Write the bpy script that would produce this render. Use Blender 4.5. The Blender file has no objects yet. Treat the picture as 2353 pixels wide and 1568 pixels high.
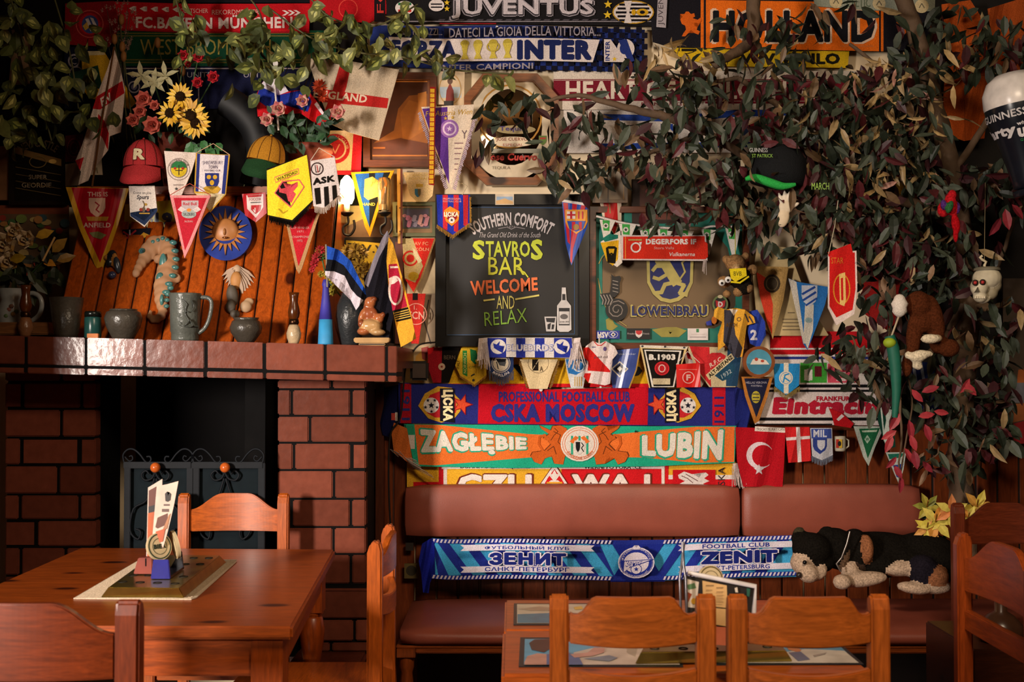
import bpy, bmesh, math, random
from mathutils import Vector, Matrix
from mathutils.geometry import tessellate_polygon
random.seed(7)
SC = bpy.context.scene
COL = SC.collection
PI = math.pi
# ---------------------------------------------------------------- camera, light, exposure
F = 2800.0; CX, CY = 1176.5, 784.0; PITCH = math.atan(66 / F); EYE = 1.35
cam_d = bpy.data.cameras.new('camera'); cam = bpy.data.objects.new('camera', cam_d); COL.objects.link(cam)
cam.location = (0, 0, EYE); cam.rotation_euler = (PI / 2 + PITCH, 0, 0)
cam_d.sensor_width = 36; cam_d.lens = F / 2353 * 36; cam_d.clip_start = .05
cam_d.dof.use_dof = True; cam_d.dof.focus_distance = 4.75; cam_d.dof.aperture_fstop = 6.3
SC.camera = cam
SC.view_settings.view_transform = 'Standard'; SC.view_settings.look = 'None'
SC.view_settings.exposure = 0.38; SC.view_settings.gamma = 1; SC.view_settings.use_curve_mapping = False
W = bpy.data.worlds.new('world'); SC.world = W; W.use_nodes = True
W.node_tree.nodes['Background'].inputs[0].default_value = (.62, .66, .8, 1)
W.node_tree.nodes['Background'].inputs[1].default_value = .05
def lamp(name, kind, loc, energy, color, size=None, target=None, sy=None, spread=None):
    d = bpy.data.lights.new(name, kind); o = bpy.data.objects.new(name, d); COL.objects.link(o)
    o.location = loc; d.energy = energy; d.color = color
    if kind == 'AREA':
        d.shape = 'RECTANGLE'; d.size = size; d.size_y = sy or size
        if spread: d.spread = spread
    elif size: d.shadow_soft_size = size
    if target is not None:
        o.rotation_euler = (Vector(target) - Vector(loc)).to_track_quat('-Z', 'Y').to_euler()
    return o
lamp('window_daylight', 'AREA', (-3.2, -.8, 1.75), 39, (1, .88, .78), .45, (-.6, 4.7, 1.2), .9, math.radians(60))
lamp('room_glow', 'AREA', (.85, 1.3, 3.0), 34, (1, .78, .55), .9, (.45, 4.4, .6), .9, math.radians(120))
lamp('pendant_bulb', 'POINT', (-.17, 1.5, 2.9), 6, (1, .62, .32), .05)

# ---------------------------------------------------------------- helpers
cP, sP = math.cos(PITCH), math.sin(PITCH)
def ray(px, py):
    x = (px - CX) / F; u = (CY - py) / F
    return Vector((x, cP - u * sP, sP + u * cP))
def at(px, py, Y):
    d = ray(px, py); return Vector((0, 0, EYE)) + d * (Y / d.y)
def atz(px, py, z):
    d = ray(px, py); return Vector((0, 0, EYE)) + d * ((z - EYE) / d.z)
def zat(py, Y): return at(CX, py, Y).z
def xat(px, Y): return at(px, 850, Y).x

def lin(h):
    h = h.lstrip('#'); r = []
    for i in (0, 2, 4):
        c = int(h[i:i+2], 16) / 255
        r.append(c / 12.92 if c <= .04045 else ((c + .055) / 1.055) ** 2.4)
    return r
MC = {}
GAIN = 1.12
def mat(hexc, kind='cloth', rough=None):
    key = (hexc, kind, rough)
    if key in MC: return MC[key]
    m = bpy.data.materials.new(kind + '_' + hexc.strip('#')); m.use_nodes = True
    nt = m.node_tree; N = nt.nodes; L = nt.links; b = N['Principled BSDF']
    c = [min(.85, v * GAIN) for v in lin(hexc)] + [1]
    R = {'cloth': .9, 'gloss': .25, 'print': .55, 'metal': .3, 'leaf': .5, 'ceramic': .3, 'wood': .36, 'brick': .24, 'vinyl': .42, 'plain': .6, 'fur': 1, 'mirror': .05, 'glass': .05, 'emit': .5, 'plaster': .9, 'iron': .5, 'paint': .85}[kind]
    if rough is not None: R = rough
    b.inputs['Roughness'].default_value = R
    b.inputs['Base Color'].default_value = c
    b.inputs['Specular IOR Level'].default_value = {'cloth': .1, 'paint': .15, 'fur': .05, 'leaf': .4, 'brick': .07, 'plaster': .1}.get(kind, .4)
    def noise(scale, detail=3, vec=None, dist=0):
        n = N.new('ShaderNodeTexNoise'); n.inputs['Scale'].default_value = scale; n.inputs['Detail'].default_value = detail
        n.inputs['Distortion'].default_value = dist
        if vec: L.new(vec, n.inputs['Vector'])
        return n
    def vary(fac, lo, hi, col=None):
        mr = N.new('ShaderNodeMapRange'); mr.inputs['To Min'].default_value = lo; mr.inputs['To Max'].default_value = hi
        mr.inputs['From Min'].default_value = .3; mr.inputs['From Max'].default_value = .7
        L.new(fac, mr.inputs['Value'])
        h = N.new('ShaderNodeHueSaturation'); L.new(mr.outputs[0], h.inputs['Value'])
        if col is None: h.inputs['Color'].default_value = c
        else: L.new(col, h.inputs['Color'])
        return h.outputs[0]
    def bump(fac, s, d=.002):
        bp = N.new('ShaderNodeBump'); bp.inputs['Strength'].default_value = s; bp.inputs['Distance'].default_value = d
        L.new(fac, bp.inputs['Height']); L.new(bp.outputs[0], b.inputs['Normal'])
    tc = N.new('ShaderNodeTexCoord'); geo = N.new('ShaderNodeNewGeometry'); oi = N.new('ShaderNodeObjectInfo')
    if kind == 'cloth':
        n = noise(260, 2, geo.outputs['Position']); L.new(vary(n.outputs['Fac'], .78, 1.16), b.inputs['Base Color']); bump(n.outputs['Fac'], .6, .003)
    elif kind == 'fur':
        n = noise(160, 3, geo.outputs['Position']); L.new(vary(n.outputs['Fac'], .55, 1.3), b.inputs['Base Color']); bump(n.outputs['Fac'], .6, .004)
    elif kind in ('vinyl',):
        n = noise(420, 2, geo.outputs['Position']); n2 = noise(9, 3, geo.outputs['Position'])
        L.new(vary(n2.outputs['Fac'], .9, 1.08), b.inputs['Base Color']); bump(n.outputs['Fac'], .25, .002)
    elif kind in ('plain', 'ceramic', 'iron', 'plaster', 'metal', 'gloss', 'print', 'paint'):
        n = noise(22, 4, geo.outputs['Position']); L.new(vary(n.outputs['Fac'], .8, 1.12), b.inputs['Base Color'])
        if kind == 'plaster': n.inputs['Scale'].default_value = 3; b.inputs['Base Color'].links[0].from_node.inputs['Value'].links[0].from_node.inputs['To Min'].default_value = .93
        if kind == 'metal': b.inputs['Metallic'].default_value = .85
        if kind == 'ceramic': n3 = noise(90, 3, geo.outputs['Position']); bump(n3.outputs['Fac'], .5, .004)
    elif kind == 'leaf':
        n = noise(60, 3, geo.outputs['Position'])
        h = N.new('ShaderNodeHueSaturation'); h.inputs['Color'].default_value = c
        mr = N.new('ShaderNodeMapRange'); mr.inputs['To Min'].default_value = .6; mr.inputs['To Max'].default_value = 1.4
        L.new(n.outputs['Fac'], mr.inputs['Value']); L.new(mr.outputs[0], h.inputs['Value']); L.new(h.outputs[0], b.inputs['Base Color'])
        b.inputs['Transmission Weight'].default_value = 0
    elif kind == 'brick':
        n = noise(30, 4, geo.outputs['Position'])
        mr = N.new('ShaderNodeMapRange'); mr.inputs['To Min'].default_value = .72; mr.inputs['To Max'].default_value = 1.2
        L.new(oi.outputs['Random'], mr.inputs['Value'])
        h = N.new('ShaderNodeHueSaturation'); h.inputs['Color'].default_value = c; L.new(mr.outputs[0], h.inputs['Value'])
        L.new(vary(n.outputs['Fac'], .85, 1.1, h.outputs[0]), b.inputs['Base Color'])
        n2 = noise(26, 3, geo.outputs['Position']); bump(n2.outputs['Fac'], .17, .006); L.new(b.inputs['Normal'].links[0].from_socket, b.inputs['Coat Normal'])
        b.inputs['Coat Weight'].default_value = .07; b.inputs['Coat Roughness'].default_value = .09
    elif kind == 'wood':
        mp = N.new('ShaderNodeMapping'); mp.inputs['Scale'].default_value = (1, 1, 1)
        L.new(tc.outputs['Object'], mp.inputs['Vector'])
        # grain along the longest axis is set by the caller through attribute-free object coordinates
        ad = N.new('ShaderNodeVectorMath'); ad.operation = 'ADD'
        cb = N.new('ShaderNodeCombineXYZ'); ml = N.new('ShaderNodeMath'); ml.operation = 'MULTIPLY'; ml.inputs[1].default_value = 9
        L.new(oi.outputs['Random'], ml.inputs[0]); L.new(ml.outputs[0], cb.inputs[0]); L.new(ml.outputs[0], cb.inputs[2])
        L.new(mp.outputs[0], ad.inputs[0]); L.new(cb.outputs[0], ad.inputs[1])
        ax = {None: 0}.get(rough, 0)
        st = N.new('ShaderNodeMapping'); L.new(ad.outputs[0], st.inputs['Vector'])
        st.inputs['Scale'].default_value = WAX
        n = noise(7, 4, st.outputs[0], 1.2)
        wv = N.new('ShaderNodeTexNoise'); wv.inputs['Scale'].default_value = 34; wv.inputs['Detail'].default_value = 2; L.new(st.outputs[0], wv.inputs['Vector'])
        cr = N.new('ShaderNodeValToRGB'); e = cr.color_ramp.elements
        e[0].position = .3; e[0].color = [v * .66 for v in c[:3]] + [1]; e[1].position = .72; e[1].color = [min(.8, v * 1.18) for v in c[:3]] + [1]
        L.new(n.outputs['Fac'], cr.inputs[0])
        col = vary(wv.outputs['Fac'], .84, 1.12, cr.outputs[0])
        # knots
        kn = N.new('ShaderNodeTexVoronoi'); kn.inputs['Scale'].default_value = 6
        ks = N.new('ShaderNodeMapping'); ks.inputs['Scale'].default_value = [1 if w > 1 else .5 for w in WAX]; L.new(ad.outputs[0], ks.inputs['Vector']); L.new(ks.outputs[0], kn.inputs['Vector'])
        kr = N.new('ShaderNodeValToRGB'); k = kr.color_ramp.elements; k[0].position = .09; k[0].color = (.12, .08, .06, 1); k[1].position = .15; k[1].color = (1, 1, 1, 1)
        L.new(kn.outputs['Distance'], kr.inputs[0])
        mx = N.new('ShaderNodeMix'); mx.data_type = 'RGBA'; mx.blend_type = 'MULTIPLY'; mx.inputs[0].default_value = 1
        L.new(col, mx.inputs[6]); L.new(kr.outputs[0], mx.inputs[7]); L.new(mx.outputs[2], b.inputs['Base Color'])
        b.inputs['Coat Weight'].default_value = .12; b.inputs['Coat Roughness'].default_value = .2
    elif kind == 'mirror':
        b.inputs['Metallic'].default_value = 1; pass
    elif kind == 'glass':
        b.inputs['Transmission Weight'].default_value = .92; b.inputs['IOR'].default_value = 1.3
    elif kind == 'emit':
        b.inputs['Emission Color'].default_value = c; b.inputs['Emission Strength'].default_value = 14
    MC[key] = m; return m
WAX = (1, 9, 9)
def wood(hexc, axis):
    """wood with grain running along x, y or z"""
    global WAX
    WAX = {'x': (1, 9, 9), 'y': (9, 1, 9), 'z': (9, 9, 1)}[axis]
    key = (hexc, 'wood' + axis)
    if key not in MC:
        MC[key] = mat(hexc, 'wood', None); MC.pop((hexc, 'wood', None))
    return MC[key]

def tag(o, label=None, cat=None, group=None, kind=None):
    if label: o['label'] = label
    if cat: o['category'] = cat
    if group: o['group'] = group
    if kind: o['kind'] = kind
    return o
def thing(name, label, cat, loc, group=None):
    o = bpy.data.objects.new(name, None); COL.objects.link(o); o.location = loc; o.empty_display_size = .05
    return tag(o, label, cat, group)
def rootloc(o):
    p = Vector((0, 0, 0))
    while o is not None: p += o.location; o = o.parent
    return p
class MB:
    """mesh builder; faces carry a material slot"""
    def __init__(s): s.v = []; s.f = []; s.m = []; s.mats = []; s.smooth = False; s.sm = []
    def mi(s, m):
        if m not in s.mats: s.mats.append(m)
        return s.mats.index(m)
    def add(s, vs, fs, m, smooth=False):
        k = len(s.v); i = s.mi(m); s.v += [tuple(v) for v in vs]
        for f in fs: s.f.append([k + a for a in f]); s.m.append(i); s.sm.append(smooth)
    def box(s, lo, hi, m):
        x0, y0, z0 = lo; x1, y1, z1 = hi
        s.add([(x0,y0,z0),(x1,y0,z0),(x1,y1,z0),(x0,y1,z0),(x0,y0,z1),(x1,y0,z1),(x1,y1,z1),(x0,y1,z1)],
              [(0,3,2,1),(4,5,6,7),(0,1,5,4),(1,2,6,5),(2,3,7,6),(3,0,4,7)], m)
    def prism(s, pts, a, b, m, smooth=False):
        """pts: closed outline as 3D points; extruded from offset a to offset b"""
        n = len(pts); A = [Vector(p) + Vector(a) for p in pts]; B = [Vector(p) + Vector(b) for p in pts]
        s.add(A + B, [tuple(range(n - 1, -1, -1)), tuple(range(n, 2 * n))], m)
        s.add(A + B, [(i, (i + 1) % n, n + (i + 1) % n, n + i) for i in range(n)], m, smooth)
    def tube(s, path, r, m, seg=8, cap=True):
        path = [Vector(p) for p in path]; n = len(path)
        if n < 2: return
        rs = r if isinstance(r, (list, tuple)) else [r] * n
        vs = []; t0 = (path[1] - path[0]).normalized(); up = Vector((0, 0, 1)) if abs(t0.z) < .9 else Vector((1, 0, 0))
        for i in range(n):
            t = (path[min(i + 1, n - 1)] - path[max(i - 1, 0)]);
            if t.length < 1e-9: t = t0.copy()
            t.normalize(); u = (up - t * up.dot(t))
            if u.length < 1e-6: u = t.orthogonal()
            u.normalize(); w = t.cross(u); up = u
            for k in range(seg):
                a = 2 * PI * k / seg; vs.append(path[i] + (u * math.cos(a) + w * math.sin(a)) * rs[i])
        fs = [(i * seg + k, i * seg + (k + 1) % seg, (i + 1) * seg + (k + 1) % seg, (i + 1) * seg + k) for i in range(n - 1) for k in range(seg)]
        s.add(vs, fs, m, True)
        if cap: s.add(vs, [tuple(reversed(range(seg))), tuple(range((n - 1) * seg, n * seg))], m)
    def lathe(s, c, prof, m, seg=24, squash=1.0, cap=True):
        """c: base centre; prof: [(radius, height)]"""
        c = Vector(c); vs = []
        for r, h in prof:
            for k in range(seg):
                a = 2 * PI * k / seg; vs.append(c + Vector((r * math.cos(a), r * math.sin(a) * squash, h)))
        n = len(prof)
        s.add(vs, [(i * seg + k, i * seg + (k + 1) % seg, (i + 1) * seg + (k + 1) % seg, (i + 1) * seg + k) for i in range(n - 1) for k in range(seg)], m, True)
        if cap: s.add(vs, [tuple(reversed(range(seg))), tuple(range((n - 1) * seg, n * seg))], m)
    def ball(s, c, r, m, seg=14, rings=9, rot=None, warp=None):
        c = Vector(c); r = Vector(r if isinstance(r, (list, tuple)) else (r, r, r)); vs = []
        for i in range(rings + 1):
            t = PI * i / rings
            for k in range(seg):
                a = 2 * PI * k / seg; p = Vector((math.sin(t) * math.cos(a), math.sin(t) * math.sin(a), math.cos(t)))
                p = Vector((p.x * r.x, p.y * r.y, p.z * r.z))
                if warp: p = warp(p)
                if rot: p = rot @ p
                vs.append(c + p)
        s.add(vs, [(i * seg + k, (i + 1) * seg + k, (i + 1) * seg + (k + 1) % seg, i * seg + (k + 1) % seg) for i in range(rings) for k in range(seg)], m, True)
    def build(s, name, parent=None, loc=None, bevel=0, kind=None, label=None, bseg=2):
        base = rootloc(parent) if parent is not None else Vector(loc if loc is not None else (0, 0, 0))
        me = bpy.data.meshes.new(name)
        me.from_pydata([(v[0] - base.x, v[1] - base.y, v[2] - base.z) for v in s.v], [], s.f)
        for m in s.mats: me.materials.append(m)
        me.polygons.foreach_set('material_index', s.m); me.polygons.foreach_set('use_smooth', s.sm); me.update()
        o = bpy.data.objects.new(name, me); COL.objects.link(o)
        if parent is not None: o.parent = parent
        else: o.location = base
        if bevel:
            bm = bmesh.new(); bm.from_mesh(me); bmesh.ops.remove_doubles(bm, verts=bm.verts, dist=1e-5); bmesh.ops.recalc_face_normals(bm, faces=bm.faces[:])
            es = [e for e in bm.edges if len(e.link_faces) == 2 and e.calc_face_angle(0) > .6]
            bmesh.ops.bevel(bm, geom=es, offset=bevel, segments=bseg, affect='EDGES', clamp_overlap=True)
            bm.to_mesh(me); bm.free()
        if kind: o['kind'] = kind
        if label: o['label'] = label
        return o
def single(mb, name, label, cat, loc, group=None, bevel=0, kind=None):
    return tag(mb.build(name, None, loc, bevel, kind), label, cat, group)
def struct(mb, name, bevel=0, loc=(0, 0, 0)):
    return tag(mb.build(name, None, loc, bevel), kind='structure')
def spline(pts, n=6):
    """catmull-rom through 2D or 3D points"""
    P = [Vector(p) for p in pts]; out = []
    for i in range(len(P) - 1):
        a, b, c, d = P[max(i - 1, 0)], P[i], P[i + 1], P[min(i + 2, len(P) - 1)]
        for k in range(n):
            t = k / n; out.append(.5 * ((2 * b) + (c - a) * t + (2 * a - 5 * b + 4 * c - d) * t * t + (3 * b - a - 3 * c + d) * t ** 3))
    out.append(P[-1]); return out

# ---------------------------------------------------------------- printed / woven flat goods
TXC = {}
def glyphs(body, bold=0.0, shear=0.0, res=2):
    key = (body, bold, shear, res)
    if key in TXC: return TXC[key]
    cu = bpy.data.curves.new('t', 'FONT'); cu.body = body; cu.size = 1; cu.resolution_u = res; cu.offset = min(bold, .018); cu.shear = shear; cu.space_character = 1 + max(0, bold) * 1.6
    ob = bpy.data.objects.new('t', cu); me = ob.to_mesh()
    v0 = [(v.co.x, v.co.y) for v in me.vertices]; f0 = [tuple(p.vertices) for p in me.polygons]
    ob.to_mesh_clear(); bpy.data.objects.remove(ob); bpy.data.curves.remove(cu)
    ex = (bold - .018) * 1.1
    if ex > 0:
        vs, fs = [], []
        for k in range(6):
            a = 2 * PI * k / 6 + .5; q = len(vs); vs += [(x + ex * math.cos(a), y + ex * math.sin(a), k) for x, y in v0]; fs += [tuple(q + i for i in f) for f in f0]
    else: vs, fs = v0, f0
    if vs:
        x0 = min(v[0] for v in vs); x1 = max(v[0] for v in vs); y0 = min(v[1] for v in vs); y1 = max(v[1] for v in vs)
        vs = [((v[0] - x0) / max(x1 - x0, 1e-6), (v[1] - y0) / max(y1 - y0, 1e-6), (v[2] if len(v) > 2 else 0) * 4.5e-5) for v in vs]
    TXC[key] = (vs, fs); return TXC[key]
def ell(cx, cy, rx, ry, n=24, a0=0, a1=360):
    return [(cx + rx * math.cos(math.radians(a0 + (a1 - a0) * i / n)), cy + ry * math.sin(math.radians(a0 + (a1 - a0) * i / n))) for i in range(n)]
def star(cx, cy, r, rot=0, k=.42, n=5):
    return [(cx + (r if i % 2 == 0 else r * k) * math.sin(PI * i / n + rot), cy - (r if i % 2 == 0 else r * k) * math.cos(PI * i / n + rot)) for i in range(2 * n)]
def shield(x0, y0, x1, y1):
    w = x1 - x0; h = y1 - y0; cx = (x0 + x1) / 2
    return [(x0, y0), (x1, y0), (x1, y0 + h * .5), (x1 - w * .12, y0 + h * .75), (cx, y1), (x0 + w * .12, y0 + h * .75), (x0, y0 + h * .5)]
def rect(x0, y0, x1, y1): return [(x0, y0), (x1, y0), (x1, y1), (x0, y1)]
def flat(name, label, cat, Y, ops, group=None, amp=0, lam=120, th=.006, mk='cloth', yw=None, lean=None, ph=0, xf=None):
    """ops in picture units on the upright plane at depth Y; amp = depth of the folds in metres"""
    allp = []
    for o in ops:
        if o[0] == 'B': allp += o[2]
    cx = sum(p[0] for p in allp) / len(allp); cy = sum(p[1] for p in allp) / len(allp)
    x0 = min(p[0] for p in allp); x1 = max(p[0] for p in allp); y0 = min(p[1] for p in allp)
    def ywf(x):
        if not yw: return 0
        if x <= yw[0][0]: return yw[0][1]
        for a, b in zip(yw, yw[1:]):
            if x <= b[0]:
                t = (x - a[0]) / (b[0] - a[0]); t = t * t * (3 - 2 * t); return a[1] + (b[1] - a[1]) * t
        return yw[-1][1]
    st = max(7, lam / 9); SK_ = .22
    def A_(t): return amp * (math.sin(2 * PI * t / lam + ph) + .5 * math.sin(2 * PI * t * 1.7 / lam + 1 + ph))
    def put(p, lift):
        x, y = p[0], p[1]
        if xf: x, y = xf(x, y)
        d = 0
        if amp:
            t = (x + SK_ * y) / st; k = math.floor(t); d = A_(k * st) + (A_((k + 1) * st) - A_(k * st)) * (t - k)
        return at(x, y + ywf(x), Y - lift - d - (p[2] if len(p) > 2 else 0))
    root = thing(name, label, cat, at(*((xf(cx, cy) if xf else (cx, cy))), Y), group)
    parts = {}
    def mb(n):
        if n not in parts: parts[n] = MB()
        return parts[n]
    def cut(bm):
        if amp or yw:
            sk = SK_ if amp else 0; ts = [v.co.x + sk * v.co.y for v in bm.verts]; a1 = max(ts); k = math.floor(min(ts) / st) + 1
            while k * st < a1:
                bmesh.ops.bisect_plane(bm, geom=bm.verts[:] + bm.edges[:] + bm.faces[:], plane_co=(k * st, 0, 0), plane_no=Vector((1, sk, 0)).normalized()); k += 1
        bm.verts.index_update()
        return [tuple(v.co) for v in bm.verts], [[v.index for v in f.verts] for f in bm.faces], [tuple(v.index for v in e.verts) for e in bm.edges if len(e.link_faces) == 1]
    def clean(pts):
        bm = bmesh.new(); vs = [bm.verts.new((p[0], p[1], 0)) for p in pts]
        try: bm.faces.new(vs)
        except ValueError: bm.free(); return [], [], []
        bmesh.ops.triangulate(bm, faces=bm.faces[:]); r = cut(bm); bm.free(); return r
    def emit(part, vs, fs, m_, lift):
        if amp or yw:
            bm = bmesh.new(); bv = [bm.verts.new((v[0], v[1], v[2] if len(v) > 2 else 0)) for v in vs]
            for f in fs:
                try: bm.faces.new([bv[i] for i in f])
                except ValueError: pass
            vs, fs, _ = cut(bm); bm.free()
        mb(part).add([put(p, lift) for p in vs], fs, m_)
    lift = 0.0
    M = lambda c: c if not isinstance(c, str) else mat(c, mk)
    for o in ops:
        k, c = o[0], o[1]; lift += .00035
        if k == 'B':
            V, Fs, bd = clean(o[2]); A = [put(p[:2], lift) for p in V]; Bk = [Vector((q.x, q.y + (o[3] if len(o) > 3 else th), q.z)) for q in A]; n = len(V)
            mb(o[4] if len(o) > 4 else ('cloth' if mk == 'cloth' else 'sheet')).add(A + Bk, Fs + [[n + i for i in reversed(f)] for f in Fs] + [(a, b, n + b, n + a) for a, b in bd], M(c))
            continue
        def fill(pts, pn):
            r = clean(pts)
            if not r[0]: return
            mb(pn).add([put(p, lift) for p in r[0]], r[1], M(c))
        if k == 'P': fill(o[2], o[3] if len(o) > 3 else 'colour_panel')
        elif k == 'R': fill(rect(*o[2:6]), o[6] if len(o) > 6 else 'colour_panel')
        elif k == 'C': fill(ell(*o[2:6], 22), o[6] if len(o) > 6 else 'emblem')
        elif k == 'S': fill(star(o[2], o[3], o[4], o[5] if len(o) > 5 else 0), 'emblem')
        elif k == 'H': fill(shield(*o[2:6]), 'emblem')
        elif k == 'O':
            cx_, cy_, rx, ry, w = o[2:7]; n = 26
            a = ell(cx_, cy_, rx, ry, n); b = ell(cx_, cy_, rx - w, ry - w, n)
            emit('emblem', a + b, [(i, (i + 1) % n, n + (i + 1) % n, n + i) for i in range(n)], M(c), lift)
        elif k == 'L':
            pts = o[2]; w = o[3] / 2; vs = []; fs = []
            for a, b in zip(pts, pts[1:]):
                dx, dy = b[0] - a[0], b[1] - a[1]; l = math.hypot(dx, dy) or 1; nx, ny = -dy / l * w, dx / l * w; ex, ey = dx / l * w * .5, dy / l * w * .5
                q = len(vs); z_ = (q // 4 % 2) * 6e-5; vs += [(a[0] + nx - ex, a[1] + ny - ey, z_), (b[0] + nx + ex, b[1] + ny + ey, z_), (b[0] - nx + ex, b[1] - ny + ey, z_), (a[0] - nx - ex, a[1] - ny - ey, z_)]; fs.append((q, q + 1, q + 2, q + 3))
            emit(o[4] if len(o) > 4 else 'emblem', vs, fs, M(c), lift)
        elif k == 'T':
            body, x0_, y0_, x1_, y1_ = o[2:7]; op = o[7] if len(o) > 7 else {}
            vs, fs = glyphs(body, op.get('b', 0), op.get('s', 0), op.get('res', 2))
            q = op.get('q'); out = []
            for u, v, w_ in vs:
                if q:
                    tl, tr, br, bl = q; v1 = 1 - v
                    out.append(tuple((tl[i] * (1 - u) + tr[i] * u) * (1 - v1) + (bl[i] * (1 - u) + br[i] * u) * v1 for i in (0, 1)) + (w_,))
                elif 'up' in op:  # reads upwards
                    out.append((x0_ + (1 - v) * (x1_ - x0_), y1_ - u * (y1_ - y0_), w_))
                elif 'dn' in op:
                    out.append((x1_ - (1 - v) * (x1_ - x0_), y0_ + u * (y1_ - y0_), w_))
                else:
                    x = x0_ + u * (x1_ - x0_); y = y1_ - v * (y1_ - y0_)
                    if 'bow' in op: y -= op['bow'] * (1 - (2 * u - 1) ** 2)
                    out.append((x, y, w_))
            emit('lettering', out, fs, M(c), lift)
        elif k == 'A':   # text on an arc: cx, cy, r, start angle, end angle (deg, 0 = up), height
            body, cx_, cy_, r, a0, a1, h = o[2:9]; op = o[9] if len(o) > 9 else {}
            vs, fs = glyphs(body, op.get('b', 0), 0, 2); out = []
            for u, v, w_ in vs:
                a = math.radians(a0 + (a1 - a0) * u); rr = r + (h * v if a0 < a1 else -h * v)
                if a0 > a1: rr = r - h * v
                out.append((cx_ + rr * math.sin(a), cy_ - rr * math.cos(a), w_))
            emit('lettering', out, fs, M(c), lift)
        elif k == 'F':   # fringe hanging from an edge
            ax, ay, bx, by, ln, n = o[2:8]; w = math.hypot(bx - ax, by - ay) / n * .42; rnd = random.Random(int(ax * 7 + ay))
            dx, dy = (o[8] if len(o) > 8 else (0, 1)); m_ = M(c); g = mb('fringe'); vs = []; fs = []
            for i in range(n):
                t = (i + .5) / n; x = ax + (bx - ax) * t; y = ay + (by - ay) * t; l = ln * rnd.uniform(.8, 1.1); ex = x + dx * l + rnd.uniform(-.12, .12) * ln; ey = y + dy * l
                ox, oy = (bx - ax) / n * .42, (by - ay) / n * .42; q = len(vs)
                up = rnd.uniform(0, .006)
                for (px_, py_, lf) in ((x - ox, y - oy, 0), (x + ox, y + oy, 0), (x, y, .004), (ex - ox, ey - oy, up), (ex + ox, ey + oy, up), (ex, ey, .004 + up)):
                    vs.append(put((px_, py_), lift + lf))
                fs += [(q, q + 3, q + 5, q + 2), (q + 2, q + 5, q + 4, q + 1), (q, q + 1, q + 4, q + 3), (q + 3, q + 4, q + 5)]
            g.add(vs, fs, m_)
        elif k == 'N':   # thin cord or rod: list of (x, y, extra lift), radius in metres
            mb(o[4] if len(o) > 4 else 'cord').tube([at(p[0], p[1] , Y - .004 - (p[2] if len(p) > 2 else 0)) for p in o[2]], o[3], M(c), 6)
    for n, g in parts.items():
        ob = g.build(n, root)
        if n == 'fringe': ob['kind'] = 'stuff'
    return root
# ---------------------------------------------------------------- room shell
YW = 4.95
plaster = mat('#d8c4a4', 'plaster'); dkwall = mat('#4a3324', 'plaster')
g = MB(); g.box((-3.9, -3, -.1), (3.2, 5.1, 0), mat('#5a2c1c', 'ceramic', .35)); struct(g, 'floor')
g = MB(); g.box((-3.9, -3, 3.1), (3.2, 5.1, 3.2), mat('#8a7358', 'plaster')); struct(g, 'ceiling')
g = MB(); g.box((-3.9, YW, 0), (3.2, 5.1, 3.1), plaster); struct(g, 'wall_back')
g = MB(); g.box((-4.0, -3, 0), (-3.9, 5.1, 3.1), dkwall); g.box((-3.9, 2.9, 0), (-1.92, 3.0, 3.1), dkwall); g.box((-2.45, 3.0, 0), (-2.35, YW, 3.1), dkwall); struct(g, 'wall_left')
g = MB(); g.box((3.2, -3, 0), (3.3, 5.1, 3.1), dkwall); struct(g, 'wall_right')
g = MB(); g.box((-3.9, -3.1, 0), (3.2, -3, 3.1), mat('#6a4a30', 'plaster')); struct(g, 'wall_front')
# dark timber post beside the brick pier and the socket strip of wall
def px_box(x0, y0, x1, y1, Y, m, g=None, back=None):
    """box whose front face shows between the given picture lines at depth Y"""
    g = g or MB(); a = at(x0, y1, Y); b = at(x1, y0, Y)
    g.box((a.x, Y, a.z), (b.x, back or Y + .03, b.z), m); return g
g = MB(); g.box((xat(2050, 4.93), 4.93, 0), (3.2, YW, 3.1), mat('#120c09', 'plain')); struct(g, 'trim_5')  # dark panel added so the wall behind the tree reads black
# wooden wainscot, plank by plank
wt = thing('wainscot', 'dark reddish wood wainscot of narrow upright planks behind the bench', 'panelling', (0.6, 4.94, .0))
wm = wood('#6b2f12', 'z')
x = -1.0; zt = zat(982, 4.93)
while x < 2.3:
    g = MB(); g.box((x + .0035, 4.925 + random.uniform(0, .003), .001), (x + .0835, 4.948, zt - .01), wm); g.build('plank', wt, bevel=.003, bseg=1); x += .087
g = MB(); g.box((-1.0, 4.915, zt - .012), (2.35, 4.948, zt + .012), wood('#54240f', 'x')); g.build('top_rail', wt, bevel=.004)

# ---------------------------------------------------------------- fireplace
YF = 4.4
fp = thing('fireplace', 'red-brown brick fireplace with black joints and a wide brick mantel shelf', 'fireplace', (-1.15, 4.45, 0))
bk = mat('#6b382a', 'brick'); mortar = mat('#060404', 'paint')
def brick(p0, p1, depth=.06, name='brick', m=bk, inset=0):
    """p0, p1: lower-left front and upper-right front corners"""
    g = MB(); dy = random.uniform(-.003, .003)
    g.box((p0[0], p0[1] + dy, p0[2]), (p1[0], p0[1] + depth, p1[2]), m); return g.build(name, fp, bevel=.004, bseg=2)
def courses(xl, xr, ys, vs, Y, sl=0):
    for i in range(len(ys) - 1):
        cut = [xl] + vs[i] + [xr]
        for a, b in zip(cut, cut[1:]):
            ga = 3 if a != xl else 0; gb = 3 if b != xr else 0
            p0 = at(a + ga, ys[i + 1] - 2.5, Y); p1 = at(b - gb, ys[i] + 2.5, Y); brick(p0, p1)
yr = [872, 895, 956, 1018, 1081, 1147, 1212, 1274, 1344]
courses(638, 840, yr, [[762], [670, 807], [712], [675, 807], [767], [670, 806], [766], [714, 806]], YF)
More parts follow.
